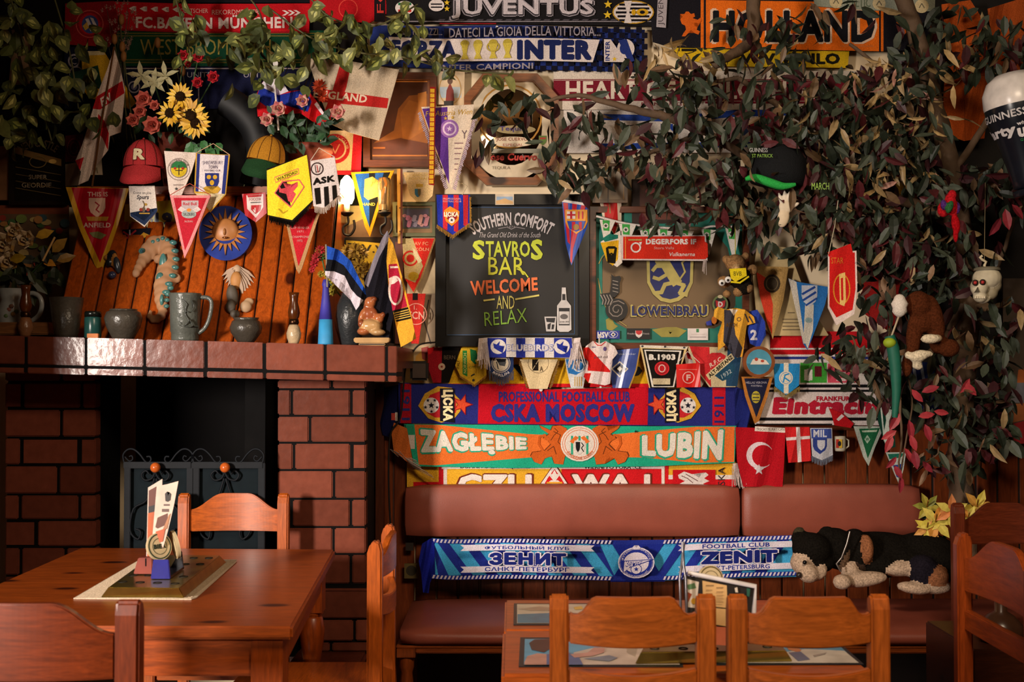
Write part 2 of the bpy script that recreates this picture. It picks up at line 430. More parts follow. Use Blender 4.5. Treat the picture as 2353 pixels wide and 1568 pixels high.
yl = [850, 878, 940, 1006, 1070, 1137, 1196, 1258, 1324, 1390, 1455, 1520]
courses(11, 219, yl, [[140], [52, 187], [140], [48, 182], [133], [45, 182], [83], [47, 150], [110], [45, 180], [110]], YF)
# pier base steps out
a = 4.34
courses(700, 845, [1358, 1424, 1476, 1500], [[], [814], [760]], 4.33)
g = MB(); p0 = at(700, 1358, 4.33); p1 = at(845, 1358, 4.33)
g.box((p0.x, 4.33, p0.z - .004), (p1.x, 4.42, p0.z + .006), bk); g.build('ledge', fp, bevel=.004)
for q_ in ((700, 1352, 844, 1510, 4.345), (639, 872, 839, 1510, 4.406), (12, 850, 218, 1560, 4.406)):
    g = MB(); px_box(*q_, mortar, g, 4.7); g.build('mortar', fp)
# firebox
soot = mat('#060404', 'paint')
g = MB(); a = at(215, 1600, 4.41); b = at(640, 850, 4.41)
g.box((a.x, 4.88, .3), (b.x, 4.9, b.z + .03), soot); g.build('firebox_back', fp)
g = MB(); px_box(560, 860, 610, 1500, 4.62, mat('#0a0808', 'paint'), g, 4.88); g.build('firebox_jamb', fp)
# raised hearth slab
hz = zat(1498, 4.34)
g = MB(); g.box((-.765, 3.84, 0), (xat(848, 4.34), 4.6, hz), mat('#5b2a1d', 'ceramic', .35)); single(g, 'hearth_slab', 'low reddish hearth slab at the foot of the brick pier', 'hearth', (-.5, 4.1, 0), bevel=.01)
# mantel: bricks follow the slightly falling shelf
YM = 4.15
mj = [-70, 59, 197, 332, 472, 608, 747, 888, 912]
def my(x, k):  # k 0 top, 1 joint, 2 bottom
    return [(771, 796), (839, 860), (857, 878)][k][0] + ([(771, 796), (839, 860), (857, 878)][k][1] - [(771, 796), (839, 860), (857, 878)][k][0]) * x / 912
for i in range(len(mj) - 1):
    for k in (0, 1):
        x0, x1 = mj[i] + 3.5, mj[i + 1] - (3.5 if i < len(mj) - 2 else 0)
        q = [at(x0, my(x0, k) + (4 if k else 0), YM), at(x1, my(x1, k) + (4 if k else 0), YM), at(x1, my(x1, k + 1) - (3 if k == 0 else 0), YM), at(x0, my(x0, k + 1) - (3 if k == 0 else 0), YM)]
        g = MB(); dy = random.uniform(-.002, .002); g.prism(q, (0, dy, 0), (0, .22 if k == 0 else .2, 0), bk); g.build('brick', fp, bevel=.0025)
g = MB(); q = [at(-70, my(-70, 0) + 2, YM + .004), at(911, my(911, 0) + 2, YM + .004), at(911, my(911, 2) - 2, YM + .004), at(-70, my(-70, 2) - 2, YM + .004)]
g.prism(q, (0, 0, 0), (0, .28, 0), mortar); g.build('mortar', fp)
g = MB(); q = [at(-70, my(-70, 0), YM + .21), at(912, my(912, 0), YM + .21)]
a, b = at(-70, my(-70, 0), YM), at(912, my(912, 0), YM)
q = [a, b, b + Vector((0, 0, -.075)), a + Vector((0, 0, -.075))]
g.prism([p + Vector((0, .21, 0)) for p in q], (0, 0, 0), (0, .5, 0), mat('#5c3226', 'brick')); g.build('shelf_slab', fp)
def mantel_z(x): # x in metres
    return a.z + (b.z - a.z) * (x - a.x) / (b.x - a.x)
# hood: planks on the leaning front
zh0 = mantel_z(-.9) - .01; zh1 = zat(452, 4.68); YH0, YH1 = 4.33, 4.66
def hoodY(z): return YH0 + (YH1 - YH0) * (z - zh0) / (zh1 - zh0)
hd = thing('chimney_hood', 'leaning chimney hood clad in orange-brown knotty pine planks above the mantel', 'chimney hood', (-1.05, 4.5, zh0))
hm = wood('#9a430c', 'z')
xl, xr = xat(122, 4.35), xat(772, 4.66); n = 15; w = (xr - xl) / n
for i in range(n):
    x0 = xl + w * i + .003; x1 = xl + w * (i + 1) - .003; g = MB(); z0 = mantel_z(x0)
    g.prism([(x0, hoodY(z0), z0), (x1, hoodY(z0), z0), (x1, YH1, zh1), (x0, YH1, zh1)], (0, 0, 0), (0, .02, 0), hm); g.build('plank', hd, bevel=.004, bseg=1)
g = MB(); g.prism([(xl, hoodY(zh0) + .012, zh0), (xr, hoodY(zh0) + .012, zh0), (xr, YH1 + .012, zh1), (xl, YH1 + .012, zh1)], (0, 0, 0), (0, .05, 0), mat('#1c0d06', 'plain')); g.build('backing', hd)
g = MB(); g.prism([(xr, hoodY(zh0) + .02, zh0), (xr, 4.94, zh0), (xr, 4.94, zh1), (xr, YH1 + .02, zh1)], (0, 0, 0), (-.02, 0, 0), hm); g.build('side_panel', hd)
g = MB(); g.prism([(xl, hoodY(zh0) + .02, zh0), (xl, 4.94, zh0), (xl, 4.94, zh1), (xl, YH1 + .02, zh1)], (0, 0, 0), (.02, 0, 0), hm); g.build('side_panel', hd)
g = MB(); g.box((xl - .02, YH1 - .05, zh1), (xr + .02, 4.94, zh1 + .03), wood('#8a4416', 'x')); g.build('ledge', hd, bevel=.006)
ZL = zh1 + .03
# black back wall cladding above the hood (dark timber)
g = MB(); g.box((-2.35, 4.93, zh1), (xat(840, 4.93), YW, 3.05), mat('#0b0706', 'paint')); struct(g, 'trim_1')
g = MB(); px_box(842, 878, 935, 1560, 4.93, mat('#3a1a0c', 'plain'), g); struct(g, 'trim_2')
g = MB(); px_box(862, 880, 882, 1560, 4.88, wood('#4c210e', 'z'), g, 4.93); struct(g, 'trim_3')
g = MB(); px_box(-60, 300, 150, 800, 4.93, mat('#120d0b', 'plain'), g); struct(g, 'trim_4')

# ---------------------------------------------------------------- fire screen
fs = thing('fire_screen', 'black wrought iron fire screen with scrollwork and two wooden knobs in the hearth opening', 'fire screen', at(440, 1500, 4.3))
iron = mat('#101318', 'paint', .6); YS = 4.32
def bar(parent, pts, r=.006, name='bar', m=iron, Y=YS, seg=6):
    g = MB(); g.tube([at(p[0], p[1], Y) for p in pts], r, m, seg); return g.build(name, parent)
for (x0, x1) in ((283, 441), (441, 606)):
    for (p, q) in (((x0 + 8, 1070), (x0 + 8, 1490)), ((x1 - 6, 1070), (x1 - 6, 1490))):
        g = MB(); px_box(p[0] - 9, p[1] - 6, p[0] + 9, q[1], YS, iron, g, YS + .012); g.build('frame_post', fs, bevel=.002)
    g = MB(); px_box(x0, 1062, x1 - 2, 1077, YS - .004, iron, g, YS + .012); g.build('frame_rail', fs, bevel=.002)
    g = MB(); px_box(x0 + 4, 1070, x1 - 4, 1490, YS + .02, mat('#0a1419', 'paint', .8), g, YS + .024); g.build('mesh_panel', fs)
for sgn, cx0 in ((1, 285), (-1, 441), (1, 445), (-1, 604)):
    pts = [(cx0, 1062), (cx0 - 2 * sgn, 1046), (cx0 + 8 * sgn, 1034), (cx0 + 22 * sgn, 1033), (cx0 + 36 * sgn, 1044), (cx0 + 48 * sgn, 1060), (cx0 + 56 * sgn, 1064), (cx0 + 62 * sgn, 1058), (cx0 + 60 * sgn, 1050), (cx0 + 52 * sgn, 1050)]
    bar(fs, [tuple(p) for p in spline(pts, 4)], .0035, 'scroll')
    pts = [(cx0 + 2 * sgn, 1050), (cx0 + 12 * sgn, 1060), (cx0 + 20 * sgn, 1056), (cx0 + 18 * sgn, 1048), (cx0 + 12 * sgn, 1050)]
    bar(fs, [tuple(p) for p in spline(pts, 4)], .003, 'scroll')
for kx in (357, 517):
    g = MB(); c = at(kx, 1075, YS - .03); g.ball(c, .018, mat('#b4551f', 'gloss')); g.tube([c, c + Vector((0, .03, 0))], .006, iron); g.build('knob', fs, label='round turned wooden knob')
    for sg in (-1, 1):
        pts = [(kx, 1085), (kx + sg * 8, 1100), (kx + sg * 24, 1104), (kx + sg * 32, 1092), (kx + sg * 22, 1082), (kx + sg * 14, 1090)]
        bar(fs, [tuple(p) for p in spline(pts, 4)], .004, 'scroll', Y=YS + .004)
        pts = [(kx + sg * 2, 1100), (kx + sg * 20, 1150), (kx + sg * 50, 1170), (kx + sg * 58, 1220), (kx + sg * 40, 1240), (kx + sg * 34, 1222), (kx + sg * 46, 1216)]
        bar(fs, [tuple(p) for p in spline(pts, 4)], .004, 'scroll', Y=YS + .004)
g = MB(); p = at(590, 1110, YS + .03); g.prism([at(583, 1260, 4.36), at(592, 1108, 4.36), at(602, 1260, 4.36)], (0, 0, 0), (0, .01, 0), mat('#9a9ba4', 'plain'))
single(g, 'paper_roll', 'pale pointed sheet standing behind the right panel of the fire screen', 'sheet', at(592, 1260, 4.36))

# ---------------------------------------------------------------- bench
vin = mat('#8a4636', 'vinyl'); bw = wood('#7a3812', 'x')
def cushion(parent, x0, x1, y0, y1, z0, z1, name, r=.035, puff=.02):
    g = MB(); nx, ny, nz = 18, 10, 4; c = Vector(((x0+x1)/2, (y0+y1)/2, (z0+z1)/2)); h = Vector(((x1-x0)/2, (y1-y0)/2, (z1-z0)/2))
    vs = {}; V = []; Fs = []
    def vid(i, j, k):
        if (i, j, k) not in vs:
            p = Vector((-1 + 2*i/nx, -1 + 2*j/ny, -1 + 2*k/nz)); q = Vector((p.x*h.x, p.y*h.y, p.z*h.z))
            # round the edges
            inn = Vector([max(-h[a] + r, min(h[a] - r, q[a])) for a in range(3)]); d = q - inn
            if d.length > 1e-6: q = inn + d.normalized() * r * min(1, d.length / r * 1.0 if d.length < r else 1)
            pf = (1 - p.x**4) * (1 - p.y**4) * (1 - p.z**4) if 0 else 0
            if k == nz: q.z += puff * (1 - p.x**4) * (1 - p.y**4)
            if j == 0: q.y -= puff * .6 * (1 - p.x**4) * (1 - p.z**2)
            vs[(i, j, k)] = len(V); V.append(c + q)
        return vs[(i, j, k)]
    for i in range(nx):
        for j in range(ny):
            Fs.append((vid(i,j,nz), vid(i+1,j,nz), vid(i+1,j+1,nz), vid(i,j+1,nz))); Fs.append((vid(i,j,0), vid(i,j+1,0), vid(i+1,j+1,0), vid(i+1,j,0)))
    for i in range(nx):
        for k in range(nz):
            Fs.append((vid(i,0,k), vid(i+1,0,k), vid(i+1,0,k+1), vid(i,0,k+1))); Fs.append((vid(i,ny,k), vid(i,ny,k+1), vid(i+1,ny,k+1), vid(i+1,ny,k)))
    for j in range(ny):
        for k in range(nz):
            Fs.append((vid(0,j,k), vid(0,j,k+1), vid(0,j+1,k+1), vid(0,j+1,k))); Fs.append((vid(nx,j,k), vid(nx,j+1,k), vid(nx,j+1,k+1), vid(nx,j,k+1)))
    g.add(V, Fs, vin, True); return g.build(name, parent)
bn = thing('upholstered_bench', 'long wall bench with brown vinyl seat and backrest pads on a wooden frame', 'bench', (.6, 4.5, 0))
zs = .46; YB0, YB1 = 4.22, 4.84
xL = xat(914, YB0); xM = xat(1738, 4.35); xR = 2.05
cushion(bn, xL, xM - .004, YB0, YB1, zs - .07, zs - .012, 'seat', puff=.014); cushion(bn, xM + .004, xR, YB0, YB1, zs - .07, zs - .012, 'seat', puff=.014)
Yb = 4.83
for (x0, x1) in ((928, 1703), (1707, 2119)):
    a_ = at(x0, 1236, Yb); b_ = at(x1, 1119, Yb); cushion(bn, a_.x, b_.x, Yb, Yb + .075, a_.z, b_.z, 'backrest', .022, .008)
g = MB(); z1 = zs - .07; z0 = zat(1503, 4.24); g.box((xL + .06, 4.24, z0), (xR - .05, 4.27, z1), bw); g.build('front_rail', bn, bevel=.004)
g = MB(); g.box((xL - .005, 4.235, z1 - .004), (xR, 4.8, z1 + .006), wood('#8a4216', 'x')); g.build('seat_board', bn, bevel=.003)
for lx in (xL + .03, .55, 1.5, xR - .04):
    g = MB(); g.box((lx - .032, 4.225, z0 - .01), (lx + .032, 4.29, z1 - .004), wood('#7a3812', 'z')); g.lathe((lx, 4.257, 0), [(.018, 0), (.02, .02), (.028, .06), (.03, .14), (.026, .24), (.02, .3), (.026, .32), (.026, z0 - .01)], wood('#7a3812', 'z'), 16); g.build('leg', bn)
    g = MB(); g.box((lx - .03, 4.74, 0), (lx + .03, 4.8, z1), wood('#7a3812', 'z')); g.build('leg', bn)
g = MB(); g.box((xL + .04, 4.6, 0), (xR - .04, 4.62, z1 - .01), mat('#1a0f0a', 'plain')); g.build('back_panel', bn)

# ---------------------------------------------------------------- chairs
def chair(label, loc, rz, w=.38, style='bell', h=.9, post=.038, col='#a84f12', group=None, rail2=True, crest_h=.10):
    t = thing('dining_chair', label, 'chair', (0, 0, 0), group)
    mz = wood(col, 'z'); mx = wood(col, 'x')
    objs = []
    for s in (-1, 1):
        g = MB(); x = s * (w / 2 - post / 2); p = post / 2
        prof = [(0, 0), (.0, h - .05)]
        # rear post: slight rake, rounded top
        ys = [(.03, 0), (0, .42), (0, .5), (.0, h - .03)]
        pts = [(-.018 + .03, 0), (-.018, .44), (-.018, h - .035), (-.010, h - .01), (.004, h), (.018, h - .006), (.024, h - .03), (.024, .44), (.05, 0)]
        g.prism([(x - p, a, b) for a, b in pts], (0, 0, 0), (post, 0, 0), mz); g.build('rear_leg', t, bevel=.005)
        g = MB(); fx = s * (w / 2 + .0 - .02); g.box((fx - .02, -.42, 0), (fx + .02, -.38, .425), mz); g.build('front_leg', t, bevel=.004)
        g = MB(); g.box((fx - .012, -.39, .2), (fx + .012, .0, .235), wood(col, 'y')); g.build('stretcher', t, bevel=.003)
        g = MB(); g.box((fx - .012, -.39, .37), (fx + .012, .0, .425), wood(col, 'y')); g.build('apron', t, bevel=.003)
    wi = w / 2 - post
    def crest(z0, z1, name, shape, bow=.022, thick=.02):
        n = 28; g = MB(); V = []; Fs = []
        for i in range(n + 1):
            u = -1 + 2 * i / n; x = u * wi; y = bow * (1 - u * u)
            if shape == 'bell': s_ = .5 - .5 * math.cos(PI * min(1, max(0, (1 - abs(u)) / .72))); zt_ = z1 - (z1 - z0) * .42 * (1 - s_); zb = z0
            elif shape == 'shoulder':
                a_ = abs(u); s_ = 1 if a_ < .58 else (0 if a_ > .86 else .5 + .5 * math.cos(PI * (a_ - .58) / .28)); zt_ = z1 - .036 * (1 - s_) + .004 * (a_ > .93); zb = z0 - .006 * (1 - a_ * a_)
            else: zt_ = z1 - .012 * (1 - u * u); zb = z0 - .014 * (1 - u * u)
            V += [(x, y, zb), (x, y, zt_), (x, y + thick, zt_), (x, y + thick, zb)]
        for i in range(n):
            for k in range(4): Fs.append((i * 4 + k, i * 4 + (k + 1) % 4, i * 4 + 4 + (k + 1) % 4, i * 4 + 4 + k))
        Fs += [(3, 2, 1, 0), (n * 4, n * 4 + 1, n * 4 + 2, n * 4 + 3)]
        g.add(V, [tuple(reversed(f)) for f in Fs], mx, False); g.build(name, t, bevel=.003)
    crest(h - crest_h - .01, h - .004, 'crest_rail', style)
    if rail2: crest(h - crest_h - .115, h - crest_h - .06, 'back_rail', 'low')
    g = MB(); g.box((-w / 2 + .004, -.43, .425), (w / 2 - .004, -.02, .445), mx); g.build('seat', t, bevel=.008)
    g = MB(); g.box((-w / 2 + .03, -.405, .37), (w / 2 - .03, -.39, .425), mx); g.build('apron', t, bevel=.003)
    t.location = loc; t.rotation_euler = (0, 0, rz); return t
# fireplace table
def turned_leg(g, x, y, ztop, m, s=.07, floor=0):
    g.box((x - s / 2, y - s / 2, ztop - .16), (x + s / 2, y + s / 2, ztop), m)
    H = ztop - .16 - floor
    g.lathe((x, y, floor), [(s * .26, 0), (s * .3, .02), (s * .34, H * .12), (s * .5, H * .5), (s * .56, H * .7), (s * .46, H * .9), (s * .38, H * .94), (s * .5, H * .97), (s * .46, H)], m, 18)
tb = thing('dining_table', 'rectangular pine table at the fireplace with brass tray and white mat on it', 'table', (-1.0, 3.4, 0))
TZ = .75
c = [atz(672, 1440, TZ), atz(770, 1263, TZ), atz(185, 1259, TZ)]; c.append(Vector((-1.43, c[0].y, TZ))); c[2].x = -1.455
g = MB(); g.prism([Vector((p.x, p.y, TZ)) for p in c], (0, 0, 0), (0, 0, -.032), wood('#994510', 'x')); g.build('tabletop', tb, bevel=.006)
tl = wood('#9a430f', 'z'); ins = .035
ap = [(c[0].x - ins, c[0].y + ins), (c[1].x - ins, c[1].y - ins), (c[2].x + ins, c[2].y - ins), (c[3].x + ins, c[3].y + ins)]
for i in range(4):
    p, q = ap[i], ap[(i + 1) % 4]; g = MB(); d = Vector((q[0] - p[0], q[1] - p[1], 0)).normalized(); nn = Vector((-d.y, d.x, 0)) * .022
    P0 = Vector((p[0], p[1], 0)); P1 = Vector((q[0], q[1], 0)); za, zb = TZ - .032, TZ - .125
    g.add([P0 + Vector((0,0,zb)), P1 + Vector((0,0,zb)), P1 + nn + Vector((0,0,zb)), P0 + nn + Vector((0,0,zb)), P0 + Vector((0,0,za)), P1 + Vector((0,0,za)), P1 + nn + Vector((0,0,za)), P0 + nn + Vector((0,0,za))],
          [(0,3,2,1),(4,5,6,7),(0,1,5,4),(1,2,6,5),(2,3,7,6),(3,0,4,7)], wood('#9a430f', 'x')); g.build('apron', tb, bevel=.003)
for i, (x, y) in enumerate(ap):
    g = MB(); fl = 0 if y < 3.6 else hz
    sx = -.03 if i in (0, 1) else .03; turned_leg(g, x + sx, y + (.03 if y < 3.5 else -.03), TZ - .032, tl, .075, fl); g.build('leg', tb)
chair('pine ladder-back chair behind the fireplace table, back to the fire screen', (xat(539, 4.27), 4.27, 0), 0, w=.385, h=zat(1133, 4.27) + .0, crest_h=.125, rail2=False)
chair('pine chair with curved top rail, coloured as in shade, on the near side of the fireplace table', (xat(80, 2.37), 2.37, 0), PI, w=.425, h=zat(1374, 2.37), crest_h=.142, post=.047, rail2=False, col='#702c0c')  # shade on this near chair is put into its darker wood colour
chair('pine chair seen edge-on between the fireplace table and the bench', (-.385, 3.6, 0), -PI / 2, w=.41, h=.875, post=.042)
# bench-side table with its drop leaf behind
ZR = .69
rt = thing('dining_table', 'lower pine table in front of the bench with picture place mats', 'table', (.3, 2.9, 0))
f0 = atz(1152, 1550, ZR); f1 = atz(2010, 1550, ZR); m0 = atz(1153, 1449, ZR); b0 = atz(1156, 1380, ZR)
tm = wood('#a24c16', 'x')
g = MB(); g.box((f0.x, f0.y, ZR - .03), (f1.x, m0.y - .003, ZR), tm); g.build('tabletop', rt, bevel=.007)
g = MB(); g.box((f0.x + .003, m0.y + .003, ZR - .03), (f1.x, b0.y, ZR + .001), tm); g.build('tabletop_leaf', rt, bevel=.006)
g = MB(); g.box((f0.x + .04, f0.y + .04, ZR - .12), (f1.x - .04, f0.y + .06, ZR - .03), tm); g.build('apron', rt)
g = MB(); g.box((f0.x + .04, b0.y - .06, ZR - .12), (f1.x - .04, b0.y - .04, ZR - .03), tm); g.build('apron', rt)
for x in (f0.x + .07, f1.x - .07):
    for y in (f0.y + .08, b0.y - .08):
        g = MB(); turned_leg(g, x, y, ZR - .03, tl, .07); g.build('leg', rt)
YC = 2.47
hc = zat(1362, YC)
chair('pine chair with stepped top rail at the bench-side table, directly below the crest scarf', (xat(1451, YC), YC, 0), PI, w=.333, h=hc, style='shoulder', crest_h=.088, col='#a0501a')
chair('pine chair with stepped top rail at the bench-side table, nearer the plush dog', (xat(1851, YC) - .0, YC, 0), PI, w=.323, h=hc, style='shoulder', crest_h=.088, col='#a0501a')
chair('dark ladder-back pine chair seen obliquely at the right end of the table', (1.235, 3.13, 0), -PI / 2, w=.5, h=.905, col='#8a3a10', crest_h=.15)
chair('dark pine chair half hidden behind the oblique one near the tree', (xat(2310, 4.05), 4.05, 0), 0, w=.36, h=zat(1155, 4.05), col='#5c2410', crest_h=.13)
# ---------------------------------------------------------------- scarves on the wall
RED, NAVY, WHT, GOLD, BLK = '#b01020', '#23276c', '#d2c6c0', '#d9a326', '#15120f'
g_sc = 'football scarves pinned across the wall'
def scarf(label, Y, ops, amp=.004, lam=150, yw=None, **k):
    return flat('football_scarf', label, 'scarf', Y, ops, amp=amp, lam=lam, yw=yw, group=g_sc, **k)
B5 = {'b': .03}; B3 = {'b': .02}; B8 = {'b': .045}
# top row, left
scarf('black scarf strip above the red scarf with chevrons at the ceiling', 4.91, [('B', '#17141a', rect(285, -60, 720, 6)), ('R', '#c4b8b8', 395, -6, 700, -1), ('T', '#c4b8b8', 'PEN', 480, -40, 640, -12, B5)])
scarf('bright red scarf with white capital lettering and white chevrons above the green scarf', 4.90, [
    ('B', '#b0141d', [(262, 4), (712, 8), (710, 74), (262, 68)]), ('P', '#8c1019', [(262, 66), (711, 72), (710, 76), (262, 70)])] +
    [('P', '#d6c6c2', [(296 + i * 25, 19), (306 + i * 25, 14), (313 + i * 25, 14), (303 + i * 25, 19), (313 + i * 25, 25), (306 + i * 25, 25)]) for i in range(5)] +
    [('P', '#d6c6c2', [(x + 10, 29), (x, 23), (x - 7, 23), (x + 3, 29), (x - 7, 35), (x, 35)]) for x in (655, 668, 681)] +
    [('T', '#e0a59b', 'DEUTSCHER', 415, 17, 478, 27), ('T', '#e0a59b', 'REKORDMEISTER', 487, 20, 595, 31), ('T', '#d3bdb8', 'FC.BAYERN MÜNCHEN', 312, 32, 672, 64, B5)], yw=[(262, 0), (450, 3), (560, 2), (712, 0)])
scarf('dark red scarf end with a round blue and white crest at top left', 4.895, [('B', '#7d1118', [(150, 8), (262, 2), (275, 60), (250, 108), (148, 102)]), ('O', '#b04a45', 206, 55, 32, 32, 2), ('C', '#a01820', 206, 55, 25, 25), ('C', '#33427a', 207, 56, 19, 21), ('P', '#b9aeb0', [(196, 44), (203, 42), (215, 68), (208, 72)]), ('P', '#b9aeb0', [(207, 40), (214, 42), (224, 62), (219, 68)]), ('P', '#b08a3a', [(190, 60), (200, 50), (204, 64), (196, 70)])])
scarf('dark green scarf with thin gold lettering behind the garland', 4.905, [('B', '#0f3a26', rect(268, 70, 772, 152)), ('R', '#5c5626', 268, 75, 772, 78), ('R', '#5c5626', 268, 81, 772, 84), ('R', '#5c5626', 268, 136, 772, 139), ('R', '#5c5626', 268, 142, 772, 145), ('T', '#8f7f3c', 'WEST BROMWICH', 322, 90, 622, 126)])
scarf('navy scarf behind the yellow flowers below the green scarf', 4.91, [('B', '#141630', rect(262, 153, 725, 250)), ('R', '#9a8d92', 262, 156, 725, 159)] + [('T', '#a59aa0', 'UNITED', 300 + i * 130, 166, 370 + i * 130, 178) for i in range(3)] + [('O', '#8f8790', 308, 200, 14, 14, 3), ('C', '#5a5570', 308, 200, 7, 7), ('R', '#8b8190', 455, 190, 458, 240), ('R', '#8b8190', 640, 190, 643, 240)])
scarf('navy scarf end with a round white badge beside the dark ivy', 4.91, [('B', '#12142b', rect(148, 108, 262, 250)), ('O', '#8f8790', 170, 140, 14, 16, 4), ('T', '#8f8790', 'C', 164, 132, 176, 148), ('O', '#8f8790', 175, 168, 16, 16, 3)])
scarf('red scarf above the ivy between the two top rows', 4.90, [('B', '#a8131c', [(712, -40), (882, -40), (890, 30), (850, 52), (712, 44)]), ('O', '#d0453a', 800, 20, 22, 22, 2), ('R', '#1a1418', 860, -40, 885, 50), ('T', '#c43a35', 'FC', 866, -30, 882, 30, {'up': 1})])
# top row, middle
scarf('black scarf with large grey letters and oval black and white striped crest', 4.885, [
    ('B', '#1b191b', [(888, -50), (1540, -50), (1536, 62), (1500, 60), (1300, 57), (1000, 52), (888, 55)]), ('R', '#8d858b', 900, 48, 1500, 50), ('R', '#a01a20', 1010, 53, 1140, 55)] +
    [('P', '#4a454c', [(1010 + i * 22, 44), (1024 + i * 22, 44), (1020 + i * 22, 47), (1006 + i * 22, 47)]) for i in range(22)] +
    [('T', '#8f8890', 'JUVENTUS', 1032, -2, 1369, 49, {'b': .075}), ('T', '#2a272b', 'JUVENTUS', 1035, 0, 1366, 46, {'b': .055}), ('T', '#bdb4ba', 'JUVENTUS', 1038, -1, 1363, 43, B5),
     ('C', '#b58b2c', 1455, 28, 48, 27), ('C', '#d2c8c6', 1455, 28, 45, 24)] + [('R', '#17151a', 1415 + abs(i) * 4, 28 + i * 9 - 2, 1496 - abs(i) * 4, 28 + i * 9 + 3, 'emblem') for i in (-2, -1, 0, 1, 2)] +
    [('P', '#d2c8c6', [(1434, 2), (1452, 2), (1446, 28), (1452, 53), (1434, 53), (1440, 28)], 'emblem'), ('S', '#d8b32e', 1397, 10, 10), ('S', '#d8b32e', 1396, 34, 10), ('C', '#c79a20', 1476, 28, 14, 8), ('C', '#17151a', 1476, 28, 6, 4),
     ('C', '#c79a20', 1456, 28, 5, 7), ('C', '#d2c8c6', 930, 18, 22, 16), ('R', '#2a6b45', 915, 6, 945, 12), ('R', '#b02a20', 915, 22, 945, 28), ('C', '#d2c8c6', 1003, 12, 18, 14), ('R', '#17151a', 990, 8, 1016, 11), ('R', '#17151a', 990, 15, 1016, 18),
     ('S', '#d8b32e', 1027, 6, 7), ('S', '#d8b32e', 1027, 20, 7), ('P', '#a79ea4', [(1514, -50), (1536, -50), (1530, 64), (1508, 62)]), ('T', '#4f484e', 'JUVENTUS', 1512, -46, 1528, 58, {'up': 1}),
     ('C', '#e6ddd6', 1142, 62, 3, 3), ('C', '#e6ddd6', 1246, 62, 3, 3)], amp=.003)
checks = [('R', '#141320', x, y, x + 13, y + 13) for i, x in enumerate(range(1215, 1480, 13)) for j, y in enumerate(range(62, 165, 13)) if (i + j) % 2]
scarf('blue and black chequered scarf with four yellow trophy cups on a white band', 4.895, [
    ('B', '#22306f', [(850, 58), (1100, 57), (1482, 68), (1478, 166), (1240, 162), (850, 150)])] + [c_ for c_ in checks] +
    [('R', '#141320', x, 62, x + 12, 84) for x in range(900, 1380, 24)] + [('P', '#cbbfbb', [(893, 84), (1378, 92), (1362, 144), (897, 136)])] +
    [('T', '#8f8790', 'FORZA RAGAZZI...', 900, 62, 1016, 78), ('T', '#8f8790', 'DATECI LA GIOIA DELLA VITTORIA...', 1032, 62, 1380, 84, {'b': .01}),
     ('T', '#1c2248', 'FORZA', 900, 90, 1048, 131, {'b': .06}), ('T', '#1a2350', 'INTER', 1188, 93, 1360, 139, {'b': .07}), ('T', '#8f8790', 'INTER CAMPIONI', 1010, 146, 1225, 160, B3),
     ('R', '#cbbfbb', 1388, 91, 1404, 143), ('T', '#22306f', 'INTER', 1391, 95, 1401, 140, {'up': 1, 'b': .03}), ('P', '#cbbfbb', [(1404, 92), (1440, 143), (1404, 143)]), ('C', '#cbbfbb', 1438, 112, 20, 22), ('C', '#22306f', 1434, 112, 10, 13), ('P', '#22306f', [(1420, 92), (1440, 90), (1458, 140), (1445, 143)]), ('S', '#d8b32e', 1412, 136, 6)] +
    [op for cx_, k_ in ((1068, 0), (1098, 1), (1133, 2), (1166, 1)) for op in [('C', '#a9973a', cx_, 98, 10, 8), ('P', '#c0ad46', [(cx_ - (8 if k_ == 0 else 11), 100), (cx_ + (8 if k_ == 0 else 11), 100), (cx_ + 4, 122), (cx_ + 9, 134), (cx_ - 9, 134), (cx_ - 4, 122)], 'emblem')] + ([('O', '#a9973a', cx_, 107, 15, 12, 3)] if k_ == 2 else [])],
    yw=[(850, 0), (1000, 3), (1240, -2), (1480, 0)])
# holland
def lion(cx, cy, s, c, f=1):
    P_ = [(0, -30), (6, -24), (14, -26), (16, -18), (10, -14), (22, -10), (30, -16), (32, -8), (22, -2), (10, -4), (14, 4), (22, 8), (20, 14), (28, 18), (24, 26), (14, 22), (6, 14), (0, 22), (-8, 30), (-16, 30), (-12, 22), (-6, 14), (-8, 4), (-16, 0), (-20, -10), (-14, -18), (-20, -24), (-10, -24), (-6, -30)]
    return ('P', c, [(cx + f * x * s, cy + y * s) for x, y in P_], 'emblem')
scarf('black scarf with bright orange panel, black letters and orange lions', 4.885, [
    ('B', '#1c1a20', [(1488, -60), (2145, -60), (2135, 116), (1800, 116), (1540, 108), (1500, 96)]), ('P', '#e06a1a', [(1610, 0), (2030, 6), (2030, 118), (1610, 110)]), ('R', '#1c1a20', 1617, -2, 1622, 114), ('R', '#1c1a20', 2020, 0, 2024, 120),
    ('T', '#d8b9a0', 'HOLLAND', 1632, 18, 2016, 102, {'b': .07}), ('T', '#16171c', 'HOLLAND', 1638, 23, 2010, 98, {'b': .045}), lion(1582, 55, .95, '#d2601c', 1), lion(2090, 60, .95, '#d2601c', -1),
    ('T', '#d8884a', 'ORANJE NEDERLAND', 1930, 104, 2008, 109)], amp=.006)
scarf('yellow scarf with black letters under the orange and black one', 4.895, [('B', '#c9a51c', [(1548, 106), (1952, 112), (1948, 156), (1640, 152), (1546, 126)]), ('R', '#1c1a14', 1560, 112, 1600, 118), ('P', '#c9a51c', [(1562, 112), (1566, 112), (1566, 118), (1562, 118)]), ('T', '#1c1a14', 'VVV VENLO', 1700, 122, 1930, 148, {'b': .05})])
